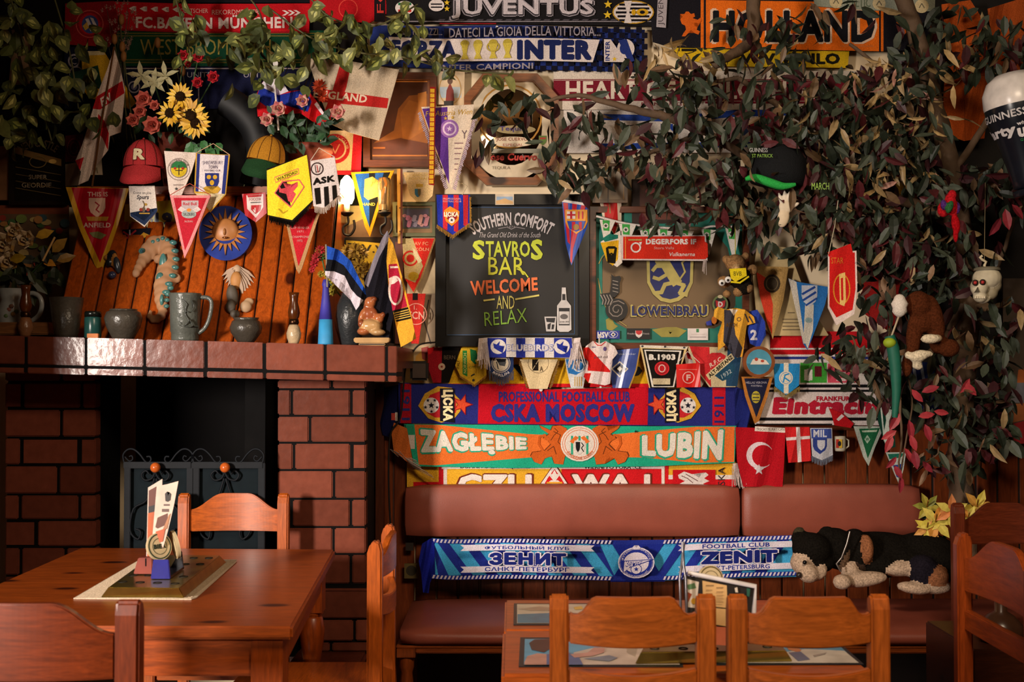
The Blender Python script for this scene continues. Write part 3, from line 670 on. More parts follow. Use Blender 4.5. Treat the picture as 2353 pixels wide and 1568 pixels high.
scarf('pale green scarf end with round cream medallions at the top edge', 4.88, [('B', '#8f9484', [(1865, -40), (2150, -40), (2148, 26), (2000, 24), (1872, 14)]), ('C', '#c9b68c', 1921, 4, 15, 15), ('C', '#c9b68c', 2020, 8, 15, 15), ('C', '#c9b68c', 2118, 14, 16, 16), ('L', '#6a6452', [(1915, 8), (1921, -2), (1927, 8)], 2), ('L', '#6a6452', [(2014, 12), (2020, 2), (2026, 12)], 2), ('L', '#6a6452', [(2112, 18), (2118, 8), (2124, 18)], 2), ('T', '#5e6b58', 'CELTIC', 1945, -4, 2000, 16)])
scarf('maroon and white scarf with white serifless capitals behind the long branch', 4.90, [
    ('B', '#c9bcae', rect(1272, 163, 2000, 252)), ('R', '#6f1a28', 1272, 182, 2000, 184), ('R', '#6f1a28', 1272, 185, 2000, 232), ('T', '#7a2230', 'THE', 1412, 168, 1438, 178), ('T', '#7a2230', 'FAMOUS', 1478, 168, 1540, 178),
    ('T', '#cfc0b0', 'HEART OF MIDLOTHIAN', 1300, 186, 1900, 228, {'b': .03}), ('T', '#7a2230', 'EDINBURGH', 1474, 235, 1580, 243), ('R', '#6f1a28', 1620, 233, 2000, 238)], amp=.005)
scarf('white scarf with blue stripes half hidden by leaves under the maroon scarf', 4.91, [('B', '#c9bfb6', [(1272, 245), (1930, 240), (1920, 350), (1272, 352)]), ('P', '#27408c', [(1380, 262), (1560, 266), (1700, 252), (1880, 250), (1880, 264), (1700, 268), (1560, 280), (1380, 276)]), ('P', '#27408c', [(1380, 330), (1700, 326), (1880, 330), (1880, 338), (1700, 338), (1380, 344)]), ('T', '#27408c', 'BU', 1518, 285, 1565, 302, B5), ('H', '#c9bfb6', 1690, 268, 1730, 320), ('H', '#3c4f80', 1696, 274, 1724, 312), ('P', '#8c1f2a', [(1716, 278), (1770, 260), (1800, 300), (1726, 336)])], amp=.006)
# lower stack
cska = [('B', '#23276e', [(915, 880), (1180, 886), (1240, 896), (1400, 892), (1692, 889), (1716, 900), (1716, 970), (1690, 980), (1200, 976), (917, 973)]), ('P', RED, [(1100, 884), (1190, 887), (1245, 896), (1400, 892), (1490, 890), (1488, 977), (1200, 975), (1098, 974)]),
    ('R', '#9c1424', 920, 882, 945, 973), ('R', '#b01626', 1637, 891, 1667, 978), ('T', '#2c3070', '1911', 923, 896, 942, 966, {'dn': 1, 'b': .02}), ('T', '#23276e', '1911', 1641, 912, 1664, 972, {'up': 1, 'b': .02}),
    ('T', '#2b2c78', 'PROFESSIONAL FOOTBALL CLUB', 1146, 900, 1447, 924, {'b': .03}), ('T', '#2b2c78', 'CSKA MOSCOW', 1128, 928, 1458, 971, {'b': .06})]
for cx_, f in ((1014, 1), (1558, -1)):
    X = lambda d: cx_ + f * d
    cska += [('P', '#c2932e', [(X(-53), 933), (X(-38), 905), (X(-8), 888), (X(25), 892), (X(32), 908), (X(44), 920), (X(44), 945), (X(30), 962), (X(0), 972), (X(-30), 962)], 'emblem'),
             ('P', '#b5242a', [(X(-40), 933), (X(-26), 908), (X(0), 898), (X(22), 900), (X(34), 918), (X(34), 948), (X(18), 960), (X(-14), 960), (X(-32), 950)], 'emblem'),
             ('S', '#8c1420', X(48), 930, 26, f * PI / 2), ('S', '#d24a2c', X(48), 930, 21, f * PI / 2), ('C', '#d2cac6', X(-23), 932, 18, 18), ('S', '#1c1c2a', X(-23), 932, 8)]
    cska += [('S', '#1c1c2a', X(-23) + 14 * math.sin(a_), 932 - 14 * math.cos(a_), 4.5) for a_ in (.6, 1.9, 3.1, 4.4, 5.7)]
    cska += [('P', '#16141c', [(X(-3), 893), (X(30), 893), (X(30), 972), (X(-3), 968)], 'emblem'), ('T', '#e0cfa0', 'ЦСКА', min(X(0), X(27)), 896, max(X(0), X(27)), 968, {('dn' if f == 1 else 'up'): 1, 'b': .06})]
cska += [('C', '#e6dcd6', 1243, 896, 4, 4), ('C', '#e6dcd6', 1380, 890, 2.5, 2.5)]
scarf('red and dark blue scarf with blue capitals and two star crests', 4.875, cska, amp=.004)
flat('scarf_tail', 'dark blue scarf tail hanging in the gap beside the red and blue scarf', 'scarf', 4.885, [('B', '#10143a', [(860, 895), (915, 885), (916, 975), (905, 1010), (880, 1000), (870, 960)]), ('R', '#b04038', 899, 950, 914, 966), ('R', '#cdbfb2', 908, 948, 914, 968)], amp=.01, lam=60, group=g_sc)
flat('scarf_tail', 'dark blue knotted scarf end beside the red and blue scarf', 'scarf', 4.865, [('B', '#1c2468', [(1690, 892), (1722, 902), (1724, 960), (1712, 1000), (1700, 985), (1706, 960), (1690, 978)])], amp=.012, lam=40, group=g_sc)
flat('fringe_bundle', 'white frayed scarf fringe hanging from the left end of the orange scarf', 'scarf fringe', 4.85, [('B', '#c0632a', [(905, 972), (935, 985), (950, 1072), (905, 1040), (900, 1000)])] + [('F', '#cfc2bc', 892, 1030, 925, 1045, 40, 10, (.8, .6)), ('F', '#cfc2bc', 915, 1035, 950, 1075, 45, 12, (1, .55)), ('F', '#d8ccc6', 930, 1060, 962, 1082, 40, 10, (.95, .7))], amp=.012, lam=60)
teal, org = '#1f9c7c', '#d46a2c'
zg = [('B', teal, [(928, 975), (1180, 977), (1500, 980), (1692, 979), (1688, 1064), (1500, 1072), (1180, 1076), (950, 1072)]), ('P', org, [(952, 976), (1010, 977), (1215, 998), (1300, 1002), (1300, 1050), (1215, 1052), (1000, 1070), (962, 1068)]),
      ('P', org, [(1345, 1005), (1480, 992), (1600, 981), (1688, 981), (1687, 1062), (1600, 1064), (1480, 1052), (1345, 1050)]), ('R', '#2a8a68', 929, 978, 951, 1000), ('R', '#c9beb4', 934, 1000, 953, 1032), ('P', '#1e4a38', [(929, 976), (932, 976), (952, 1070), (948, 1070)]),
      ('T', '#2f9a7a', 'ZAGŁĘBIE', 961, 979, 1212, 1056, {'b': .085, 'q': [(959, 979), (1212, 1003), (1213, 1043), (966, 1060)]}), ('T', '#d2cbc0', 'ZAGŁĘBIE', 961, 979, 1212, 1056, {'b': .055, 'q': [(963, 983), (1210, 1005), (1210, 1040), (969, 1055)]}),
      ('T', '#2f9a7a', 'LUBIN', 1470, 0, 0, 0, {'b': .085, 'q': [(1470, 999), (1666, 983), (1662, 1064), (1470, 1052)]}), ('T', '#d2cbc0', 'LUBIN', 1470, 0, 0, 0, {'b': .055, 'q': [(1475, 1001), (1663, 987), (1658, 1059), (1475, 1048)]})]
for f in (1, -1):
    X = lambda d: 1332 + f * d
    body = [(X(-30), 985), (X(-44), 978), (X(-62), 980), (X(-66), 990), (X(-92), 978), (X(-88), 986), (X(-70), 998), (X(-84), 1008), (X(-72), 1014), (X(-66), 1022), (X(-80), 1036), (X(-108), 1040), (X(-112), 1048), (X(-104), 1062), (X(-88), 1068), (X(-80), 1054), (X(-64), 1048), (X(-58), 1066), (X(-38), 1068), (X(-34), 1050), (X(-20), 1030)]
    zg += [('P', '#5a2c14', [(x + (1.5 if x < 1332 else -1.5) * -1, y - 1.2) for x, y in body], 'emblem'), ('P', '#b9561f', body, 'emblem'), ('L', '#b9561f', [(X(-84), 1038), (X(-94), 1020), (X(-92), 1004), (X(-80), 1000), (X(-78), 1008)], 5), ('L', '#5a2c14', [(X(-60), 992), (X(-44), 1000), (X(-50), 1016), (X(-36), 1030)], 1.5), ('L', '#5a2c14', [(X(-74), 1036), (X(-60), 1026), (X(-54), 1044)], 1.5), ('L', '#5a2c14', [(X(-58), 984), (X(-50), 992), (X(-60), 1002), (X(-66), 1012)], 1.3)]
zg += [('C', '#d2c6bc', 1332, 1020, 44, 41)] + [('O', '#cf6a3a', 1332, 1020, 40 - i * 5, 37 - i * 5, 1.2) for i in range(2)] + [('C', '#d2c6bc', 1332, 1023, 27, 25)] + [('R', '#2f9a7a', x, 1002, x + 5, 1045, 'emblem') for x in (1312, 1329, 1347)] + \
      [('P', org, [(1309, 1015), (1322, 1002), (1330, 1006), (1316, 1020)], 'emblem'), ('P', org, [(1355, 1015), (1342, 1002), (1334, 1006), (1348, 1020)], 'emblem'), ('H', '#c9c2ba', 1320, 1013, 1344, 1046), ('H', '#1c1a1c', 1323, 1016, 1333, 1040), ('L', '#1c1a1c', [(1336, 1018), (1341, 1024), (1336, 1030), (1341, 1038)], 2),
       ('A', '#cf6a3a', 'ZAGŁĘBIE LUBIN', 1332, 1020, 38, 238, 122, 8), ('C', '#17302a', 1461, 992, 2.5, 2.5)]
scarf('orange and green scarf with white letters and two lions holding a round crest', 4.865, zg, amp=.004)
cz = [('B', '#d6a02a', [(935, 1064), (1180, 1068), (1450, 1066), (1692, 1062), (1690, 1122), (935, 1122)]), ('R', '#b8161f', 1008, 1070, 1020, 1122), ('R', '#d6cbc4', 1015, 1068, 1530, 1078), ('R', '#d6cbc4', 1019, 1070, 1027, 1122), ('R', '#c41a20', 1290, 1078, 1522, 1122), ('R', '#b8161f', 950, 1108, 1012, 1122),
      ('R', '#d99a2a', 1290, 1116, 1522, 1122), ('R', '#c41a20', 1027, 1115, 1250, 1122), ('R', '#c41a20', 1528, 1064, 1536, 1122), ('R', '#d6cbc4', 1520, 1066, 1527, 1122),
      ('T', '#30262a', 'DUMNI PO ZWYCIĘSTWIE', 1058, 1068, 1218, 1079), ('T', '#30262a', 'WIERNI PO PORAŻCE', 1342, 1067, 1474, 1078),
      ('T', '#6a2a1c', 'CZU', 1046, 0, 0, 0, {'b': .06, 'q': [(1046, 1087), (1226, 1087), (1226, 1148), (1046, 1148)]}), ('T', '#dccfc8', 'CZU', 1046, 0, 0, 0, {'b': .045, 'q': [(1050, 1090), (1222, 1090), (1222, 1147), (1050, 1147)]}),
      ('T', '#6a2a1c', 'WA J', 0, 0, 0, 0, {'b': .06, 'q': [(1310, 1087), (1498, 1087), (1498, 1148), (1310, 1148)]}), ('T', '#dccfc8', 'WA J', 0, 0, 0, 0, {'b': .045, 'q': [(1314, 1090), (1494, 1090), (1494, 1147), (1314, 1147)]}),
      ('P', '#6a2a1c', [(1274, 1064), (1312, 1122), (1234, 1122)], 'emblem'), ('P', '#d6cbc4', [(1274, 1067), (1308, 1119), (1238, 1119)], 'emblem'), ('P', '#c41a20', [(1274, 1078), (1290, 1100), (1300, 1118), (1282, 1104), (1266, 1104), (1248, 1118), (1258, 1100)], 'emblem'), ('P', '#d6cbc4', [(1274, 1080), (1279, 1090), (1288, 1090), (1276, 1106), (1272, 1106), (1260, 1090), (1269, 1090)], 'emblem'), ('R', '#d99a2a', 1256, 1108, 1292, 1118, 'emblem'),
      ('R', '#d6cbc4', 1536, 1092, 1690, 1102), ('R', '#c41a20', 1536, 1102, 1690, 1122), ('R', '#b8161f', 1546, 1080, 1644, 1122, 'emblem'), ('P', '#d2c8c4', [(1558, 1092), (1572, 1084), (1590, 1090), (1606, 1098), (1622, 1086), (1628, 1092), (1618, 1100), (1630, 1106), (1616, 1112), (1624, 1122), (1570, 1122), (1562, 1112), (1574, 1106), (1560, 1100)], 'emblem'), ('L', '#5a2a28', [(1566, 1094), (1580, 1100), (1592, 1110)], 1.5), ('L', '#5a2a28', [(1576, 1090), (1590, 1098), (1604, 1106)], 1.5), ('T', '#30262a', 'SKA', 1650, 1074, 1666, 1116, {'up': 1})]
scarf('red and yellow scarf tucked behind the bench back, big white letters cut off', 4.895, cz, amp=.003)
flat('fringe_bundle', 'white scarf fringe bunched beside the red flag with crescent', 'scarf fringe', 4.86, [('B', '#cfc2bc', [(1684, 1066), (1702, 1064), (1712, 1090), (1690, 1100)]), ('F', '#d8ccc8', 1682, 1072, 1712, 1072, 48, 16, (.08, 1)), ('F', '#cfc2bc', 1684, 1084, 1714, 1086, 38, 12, (.2, 1))], amp=.01, lam=30)
# zenit on the bench
zy = [(960, 0), (1040, 4), (1170, 2), (1300, 4), (1430, 6), (1520, 5), (1640, 0), (1760, -4), (1850, -6)]
zn = [('B', '#3f9fd0', [(992, 1236), (1850, 1238), (1850, 1332), (992, 1326)])]
for i in range(-2, 9):
    x0 = 1000 + i * 58
    zn.append(('P', '#22308c', [(max(992, min(1415, x0 + d)), y) for d, y in ((0, 1238), (26, 1238), (92, 1326), (66, 1326))])) if x0 < 1400 and x0 > 930 else None
for i in range(0, 9):
    x0 = 1560 + i * 58
    if x0 < 1850: zn.append(('P', '#22308c', [(max(1500, min(1850, x0 + d)), y) for d, y in ((0, 1238), (26, 1238), (-40, 1330), (-66, 1330))]))
zn += [('P', '#1c2a8a', [(1402, 1238), (1530, 1238), (1500, 1285), (1528, 1332), (1402, 1332), (1432, 1285)])]
zn = [z for z in zn if z]
for y in (1236, 1319): zn += [('R', '#22308c', 992, y, 1850, y + 10)] + [('P', '#cfc8d6', [(x, y + 1), (x + 4.5, y + 1), (x + 1, y + 9), (x - 3.5, y + 9)]) for x in range(996, 1848, 9) if not 1406 < x < 1522]
for (a0, a1, t, u_) in ((1058, 1366, 'ФУТБОЛЬНЫЙ КЛУБ', 'САНКТ-ПЕТЕРБУРГ'), (1558, 1845, 'FOOTBALL CLUB', 'SANKT-PETERSBURG')):
    for (y0, s_) in ((1251, t), (1301, u_)):
        zn += [('P', '#d2cbd8', [(a0, y0 - 2), (a1, y0 - 2), (a1 - 8, y0 + 5), (a1, y0 + 12), (a0, y0 + 12), (a0 + 8, y0 + 5)]), ('T', '#22308c', s_, (a0 + 56 if y0 < 1290 or 1 else a0), y0, a1 - 58 if a0 < 1200 else a1 - 76, y0 + 10, {'b': .02})]
for (s_, x0, x1) in (('ЗЕНИТ', 1121, 1304), ('ZENIT', 1607, 1790)):
    zn += [('T', '#d2cbd8', s_, x0, 1265, x1, 1300, {'b': .11}), ('T', '#1a2470', s_, x0 + 3, 1268, x1 - 3, 1297, {'b': .06})]
zn += [('C', '#d2cbd8', 1462, 1288, 42, 36), ('O', '#22308c', 1462, 1288, 39, 33, 1.5), ('C', '#22308c', 1462, 1288, 37, 31), ('C', '#d2cbd8', 1462, 1288, 29, 24), ('A', '#d2cbd8', 'ФУТБОЛЬНЫЙ КЛУБ', 1462, 1288, 30, -80, 80, 5.5), ('A', '#d2cbd8', 'САНКТ-ПЕТЕРБУРГ', 1462, 1288, 35, 235, 125, 5), ('C', '#d2cbd8', 1462, 1303, 13, 12), ('O', '#22308c', 1462, 1303, 13, 12, 1.5), ('S', '#22308c', 1462, 1303, 6), ('P', '#d2cbd8', [(1432, 1310), (1436, 1282), (1501, 1280), (1448, 1298)], 'emblem'), ('T', '#22308c', 'Зенит', 1438, 0, 0, 0, {'s': .3, 'q': [(1436, 1283), (1478, 1281), (1476, 1292), (1438, 1298)]}), ('L', '#22308c', [(1432, 1310), (1434, 1284), (1501, 1281), (1446, 1299)], 1.5), ('P', '#cfc8d6', [(1452, 1254), (1458, 1248), (1462, 1254), (1467, 1248), (1472, 1254), (1468, 1258), (1456, 1258)], 'emblem')]
scarf('blue and sky-blue scarf with diagonal stripes under the bench back', 4.80, zn, amp=.004, yw=zy, lam=110)
flat('scarf_tail', 'dark blue scarf end hanging onto the bench seat beside the socket', 'scarf', 4.79, [('B', '#1a2390', [(990, 1238), (998, 1246), (1000, 1320), (988, 1340), (985, 1364), (972, 1362), (968, 1320), (962, 1290), (970, 1250)])], amp=.012, lam=22, group=g_sc)
# partly covered scarves in the pennant rows
scarf('yellow scarf with dark letters behind the row of small pennants', 4.90, [('B', '#d2a01e', rect(1030, 795, 1560, 882)), ('R', '#c41a20', 1030, 882, 1560, 890), ('T', '#2a2c2e', 'W  B  D', 1178, 838, 1476, 868, {'b': .07})])
scarf('red scarf with white and blue stripes above the green one', 4.90, [('B', '#b8181f', rect(1770, 762, 1998, 836)), ('R', '#d6cbc8', 1770, 800, 1998, 804), ('R', '#d6cbc8', 1770, 815, 1998, 820), ('R', '#2a3680', 1770, 820, 1998, 826), ('R', '#d6cbc8', 1770, 826, 1998, 836)], amp=.005)
scarf('white scarf with green and pink panels and a large I', 4.895, [('B', '#c9c0b8', rect(1836, 832, 2000, 884)), ('R', '#3f9434', 1839, 834, 1900, 882), ('T', '#d6d0c4', 'I', 1848, 848, 1867, 876, {'b': .12}), ('R', '#5a1c22', 1872, 842, 1888, 866), ('R', '#c94a5c', 1902, 836, 1968, 882), ('T', '#d2b8b4', 'E', 1922, 842, 1944, 876, B5)], amp=.004)
scarf('white scarf with black stripes and slanted red lettering above the small flags', 4.88, [('B', '#c9bcb8', [(1740, 880), (2008, 880), (2040, 900), (2038, 978), (1735, 976)]), ('R', '#141214', 1740, 884, 2010, 891), ('R', '#141214', 1742, 896, 2012, 901), ('R', '#141214', 1738, 960, 2036, 967), ('R', '#141214', 1738, 974, 1912, 977),
       ('T', '#a81c30', 'Eintracht', 1774, 913, 2030, 953, {'b': .07, 's': .1}), ('T', '#a81c30', 'FRANKFURT', 1876, 911, 1962, 922, {'b': .04})], amp=.005)
scarf('small red scarf end with white label crossing the striped scarf', 4.87, [('B', '#b3161e', [(1905, 938), (1935, 950), (1962, 974), (1955, 984), (1918, 978), (1912, 955)]), ('P', '#d6cbc8', [(1922, 964), (1934, 952), (1940, 957), (1927, 968)])], amp=.004)
# ---------------------------------------------------------------- pennants, flags, pictures
g_pn = 'small club pennants hanging on the wall'
def pennant(label, Y, ops, mk='cloth', amp=.003, lam=60, **k):
    return flat('pennant', label, 'pennant', Y, ops, mk=mk, amp=amp, lam=lam, group=k.pop('group', g_pn), **k)
def flag(label, Y, ops, amp=.012, lam=60, **k): return flat('flag', label, 'flag', Y, ops, amp=amp, lam=lam, group='small flags', **k)
# hood row
CR = '#d2c2b0'
pennant('yellow and dark green pennant with a letter S behind the hanging white flag', 4.86, [('B', '#c79a24', [(187, 118), (238, 117), (312, 236), (296, 250), (262, 222), (205, 225), (190, 206), (214, 178)]), ('P', '#cbb98e', [(187, 118), (238, 117), (242, 126), (188, 128)]), ('P', '#1c3a2c', [(160, 168), (225, 150), (236, 205), (165, 196)]), ('T', '#c7a82c', 'S', 199, 186, 217, 204, B8)])
flag('white flag with red cross hanging limp among the ivy', 4.62, [('B', '#d0bdb4', [(262, 112), (274, 150), (287, 205), (283, 250), (277, 304), (252, 313), (248, 345), (212, 392), (202, 415), (180, 425), (186, 395), (173, 370), (190, 330), (210, 262), (228, 205), (246, 160)], .004),
      ('P', '#ad1c24', [(222, 222), (281, 186), (286, 214), (230, 252), (213, 250)]), ('P', '#ad1c24', [(226, 262), (240, 278), (250, 306), (248, 345), (236, 318), (221, 300)]), ('P', '#ad1c24', [(173, 369), (193, 361), (184, 392)]), ('T', '#d6c6c0', 'EN', 0, 0, 0, 0, {'b': .04, 'q': [(230, 226), (252, 212), (255, 232), (234, 246)]}), ('N', '#5a3a20', [(262, 108, .0), (230, 300, .0), (210, 440, .0)], .004, 'stick')], mk='cloth', amp=.014, lam=44)
flag('cream flag with red cross spread beside the framed picture', 4.70, [('B', '#b8a58c', [(706, 134), (790, 138), (917, 160), (900, 220), (871, 323), (800, 304), (758, 284), (735, 220)], .004), ('P', '#a8221f', [(784, 139), (808, 142), (796, 200), (780, 248), (752, 286), (744, 260), (765, 205)]), ('P', '#a8221f', [(738, 204), (893, 226), (889, 249), (736, 234)]), ('T', '#cdb8a0', 'ENGLAND', 0, 0, 0, 0, {'b': .03, 'q': [(722, 205), (845, 219), (842, 237), (719, 224)]})], amp=.006, lam=80)
flag('small white, blue and red flag among the pink rosebuds', 4.60, [('B', '#b5161e', [(628, 158), (663, 210), (705, 205), (730, 235), (753, 273), (737, 292), (690, 260), (655, 262), (592, 268), (588, 222), (598, 196)], .004), ('P', '#d6ccd2', [(628, 158), (663, 210), (640, 219), (597, 198)]), ('P', '#1f2f8a', [(597, 198), (640, 219), (704, 204), (716, 234), (707, 257), (698, 222), (650, 240), (615, 247), (589, 228)]), ('P', '#d6ccd2', [(728, 234), (753, 273), (746, 272), (722, 240)]), ('N', '#d2c8c0', [(633, 143), (629, 165), (640, 300)], .004, 'stick'), ('C', '#d8d0c8', 633, 146, 6, 7)], amp=.014, lam=50)
pennant('large red triangular pennant with white shield and yellow edges on the hood ledge', 4.50, [('B', '#b98a1e', [(151, 430), (296, 433), (270, 520), (232, 630), (218, 610), (180, 520)], .004), ('P', '#9c1220', [(164, 431), (284, 434), (262, 515), (230, 604), (224, 590), (190, 515)]), ('T', '#c9a9a0', 'THIS IS', 201, 441, 248, 452, B3), ('H', '#c4a090', 204, 455, 242, 500), ('L', '#8c1420', [(219, 465), (228, 472), (221, 482), (228, 488)], 3), ('P', '#a8762a', [(198, 498), (250, 498), (246, 508), (202, 508)], 'emblem'), ('T', '#c4a49c', 'ANFIELD', 192, 512, 254, 523, B3), ('P', '#6a6a40', [(205, 535), (225, 532), (245, 540), (232, 550), (214, 545)], 'emblem')], mk='gloss', amp=.004, lam=50)
pennant('white pennant with handwritten words and blue chevron tip under the red cap', 4.44, [('B', '#cdc2b8', [(296, 428), (355, 427), (361, 484), (332, 522), (299, 497)]), ('T', '#2a2a34', 'Come on you', 306, 440, 347, 448), ('T', '#2a2a34', 'Spurs', 314, 448, 342, 461, {'s': .2, 'b': .02}), ('P', '#24304c', [(299, 489), (331, 508), (361, 478), (361, 486), (332, 518), (300, 497)]), ('C', '#6a5a48', 330, 482, 4, 6), ('C', '#b08a3a', 334, 470, 4, 3), ('L', '#6a5a48', [(328, 462), (332, 470), (330, 478)], 2), ('C', '#8a3a30', 324, 482, 4, 4), ('C', '#8a3a30', 340, 482, 4, 4), ('R', '#a8843a', 320, 489, 344, 492, 'emblem')])
flat('number_plate', 'yellow-green number plate with dark digits 19 behind the pennants', 'plate', 4.60, [('B', '#a9a42c', [(287, 470), (412, 458), (412, 522), (285, 526)]), ('R', '#2a4a50', 300, 522, 412, 528), ('T', '#2a3550', '19', 355, 488, 396, 519, {'b': .06}), ('L', '#2a3550', [(318, 520), (330, 500), (350, 505), (346, 518)], 3)], mk='gloss', amp=0)
flat('flag_sticker', 'small dark sticker with crossed flags under the number plate', 'sticker', 4.57, [('B', '#17161f', [(281, 528), (345, 524), (344, 548), (285, 556)]), ('L', '#a82a30', [(284, 533), (312, 552)], 4), ('L', '#a82a30', [(286, 552), (312, 530)], 4), ('L', '#c9c0c0', [(298, 529), (299, 553)], 3), ('P', '#b9862a', [(318, 545), (330, 534), (342, 540), (330, 548)], 'emblem')], amp=0)
pennant('white pennant with round yellow and green badge, beside the blue-edged one', 4.46, [('B', '#cdbdb2', [(377, 347), (453, 351), (440, 395), (418, 447), (398, 470), (388, 440)]), ('O', '#8a7a72', 411, 389, 26, 26, 2), ('O', '#6a5a55', 411, 389, 20, 20, 1.5), ('C', '#c4a82a', 411, 389, 18, 18), ('P', '#2c6a3c', [(393, 386), (396, 377), (404, 371), (418, 371), (426, 377), (429, 386)], 'emblem'), ('L', '#3a2a20', [(411, 380), (411, 402)], 2), ('L', '#3a2a20', [(403, 392), (419, 392)], 2), ('C', '#a8302a', 402, 387, 3, 3), ('C', '#a8302a', 420, 387, 3, 3), ('A', '#5a4a45', 'FOOTBALL CLUB', 411, 389, 20, -70, 70, 4), ('S', '#3a3a3a', 405, 434, 4), ('R', '#8a7a72', 398, 424, 420, 426, 'lettering')])
pennant('white pennant with navy and gold edges and navy three-face shield', 4.45, [('B', '#b98f34', [(450, 352), (528, 356), (519, 447), (483, 488), (470, 470), (446, 442)]), ('P', '#28306e', [(453, 353), (525, 357), (517, 446), (449, 440)]), ('P', '#cfc4c6', [(460, 354), (517, 357), (509, 446), (456, 440)]), ('P', '#bfae8a', [(449, 444), (517, 446), (482, 484)]), ('T', '#3a3050', 'SHREWSBURY', 466, 370, 512, 378), ('T', '#3a3050', 'TOWN', 479, 380, 500, 388), ('T', '#3a3050', 'FOOTBALL CLUB', 470, 390, 506, 394), ('H', '#28306e', 471, 398, 503, 438), ('C', '#c79a30', 480, 407, 5, 5), ('C', '#c79a30', 494, 407, 5, 5), ('C', '#c79a30', 487, 420, 5, 6), ('P', '#b98f34', [(467, 432), (474, 428), (487, 438), (500, 428), (507, 434), (500, 444), (474, 444)], 'emblem'), ('N', '#c9a080', [(450, 352), (490, 330), (528, 356)], .0015)])
pennant('red triangular pennant with pink border and two small charging animals', 4.41, [('B', '#d28484', [(390, 449), (484, 449), (440, 560), (424, 594)]), ('P', '#b02230', [(399, 455), (475, 455), (434, 556), (425, 576)]), ('H', '#b0a0a0', 417, 461, 456, 486), ('T', '#b02230', 'Red Bull', 421, 465, 452, 472, B3), ('P', '#c9b8b4', [(408, 482), (416, 474), (430, 484), (418, 488)], 'emblem'), ('P', '#c9b8b4', [(462, 482), (454, 474), (440, 484), (452, 488)], 'emblem'), ('C', '#9aa09a', 434, 492, 17, 10), ('C', '#d8823a', 434, 483, 5, 4), ('T', '#5a5f5c', 'SALZBURG', 421, 489, 447, 496, B3), ('T', '#d2a8a4', 'SALZBURG', 424, 507, 443, 511), ('N', '#b05040', [(390, 449), (436, 422), (484, 449)], .0015)])
pennant('red and white shield pennant at the hood ledge beside the yellow one', 4.44, [('B', '#a8141c', [(556, 446), (610, 442), (613, 490), (588, 511), (563, 495)]), ('P', '#cfbdb8', [(566, 449), (605, 446), (605, 476), (588, 501), (568, 480)]), ('P', '#a8242a', [(568, 449), (602, 447), (600, 452), (570, 454)]), ('T', '#8a2028', 'SOCCER', 572, 455, 600, 461), ('L', '#4a4a4a', [(576, 466), (600, 465)], 2), ('P', '#a8242a', [(577, 472), (600, 471), (598, 484), (587, 492), (577, 482)], 'emblem'), ('L', '#d6c8c4', [(582, 482), (586, 488), (586, 478)], 2)], mk='gloss')
pennant('bright yellow pennant with red stag head and black lower fringe', 4.36, [('B', '#16120f', [(613, 388), (705, 356), (722, 460), (672, 518), (618, 506)]), ('P', '#dcc62e', [(613, 392), (705, 356), (719, 460), (671, 506), (615, 494)]), ('P', '#c97a4a', [(630, 407), (686, 386), (688, 400), (633, 421)], 'emblem'), ('P', '#dcc62e', [(632, 409), (684, 389), (686, 398), (634, 418)], 'emblem'), ('T', '#5a4a1c', 'WATFORD', 0, 0, 0, 0, {'b': .03, 'q': [(635, 409), (683, 391), (684, 398), (637, 417)]}),
      ('P', '#c9565a', [(630, 444), (648, 416), (688, 412), (700, 430), (668, 478)], 'emblem'), ('P', '#dcc62e', [(633, 444), (650, 419), (687, 415), (697, 430), (668, 474)], 'emblem'), ('P', '#17130f', [(633, 444), (650, 419), (659, 418), (668, 474)], 'emblem'), ('P', '#c4464e', [(640, 424), (646, 434), (656, 432), (650, 420), (662, 430), (670, 424), (668, 432), (684, 418), (684, 428), (674, 440), (680, 446), (670, 466), (662, 462), (658, 446), (642, 442)], 'emblem'), ('L', '#b88f28', [(640, 480), (650, 490), (660, 484)], 2), ('F', '#15110e', 618, 498, 672, 510, 14, 26), ('F', '#15110e', 672, 510, 720, 462, 12, 26)], amp=.004)
pennant('white pennant with three black bars, round badge and fringe', 4.33, [('B', '#c9bcb8', [(713, 370), (769, 361), (782, 446), (744, 478), (720, 474)]), ('C', '#3a2c2a', 729, 388, 15, 15), ('C', '#c9bcb8', 729, 388, 12, 12), ('L', '#3a2c2a', [(724, 380), (726, 396), (734, 394), (736, 382)], 2), ('L', '#a83a34', [(728, 380), (731, 396)], 2), ('T', '#17130f', 'ASK', 0, 0, 0, 0, {'b': .05, 'q': [(718, 410), (769, 402), (770, 417), (719, 426)]}), ('P', '#17130f', [(722, 433), (735, 431), (738, 468), (726, 470)]), ('P', '#17130f', [(744, 430), (754, 428), (757, 474), (746, 476)]), ('P', '#17130f', [(763, 427), (772, 425), (775, 452), (765, 461)]), ('F', '#c9bcb0', 722, 474, 744, 478, 14, 12), ('F', '#c9bcb0', 744, 478, 782, 448, 15, 18), ('N', '#c4b8a8', [(713, 370), (733, 340), (769, 361)], .0015)])
pennant('red pennant with rope border on the pine hood, tip pointing down', 4.42, [('B', '#a8825a', [(650, 480), (738, 480), (694, 616), (687, 630), (680, 618)]), ('P', '#b3202a', [(657, 480), (731, 480), (691, 598), (686, 612), (683, 600)]), ('T', '#c99a94', 'CUP WINNER', 668, 521, 711, 526), ('T', '#c99a94', '1971', 683, 530, 697, 535), ('T', '#c99a94', 'CHAMPIONS', 671, 542, 710, 547), ('T', '#c99a94', '1972', 683, 551, 695, 556)])
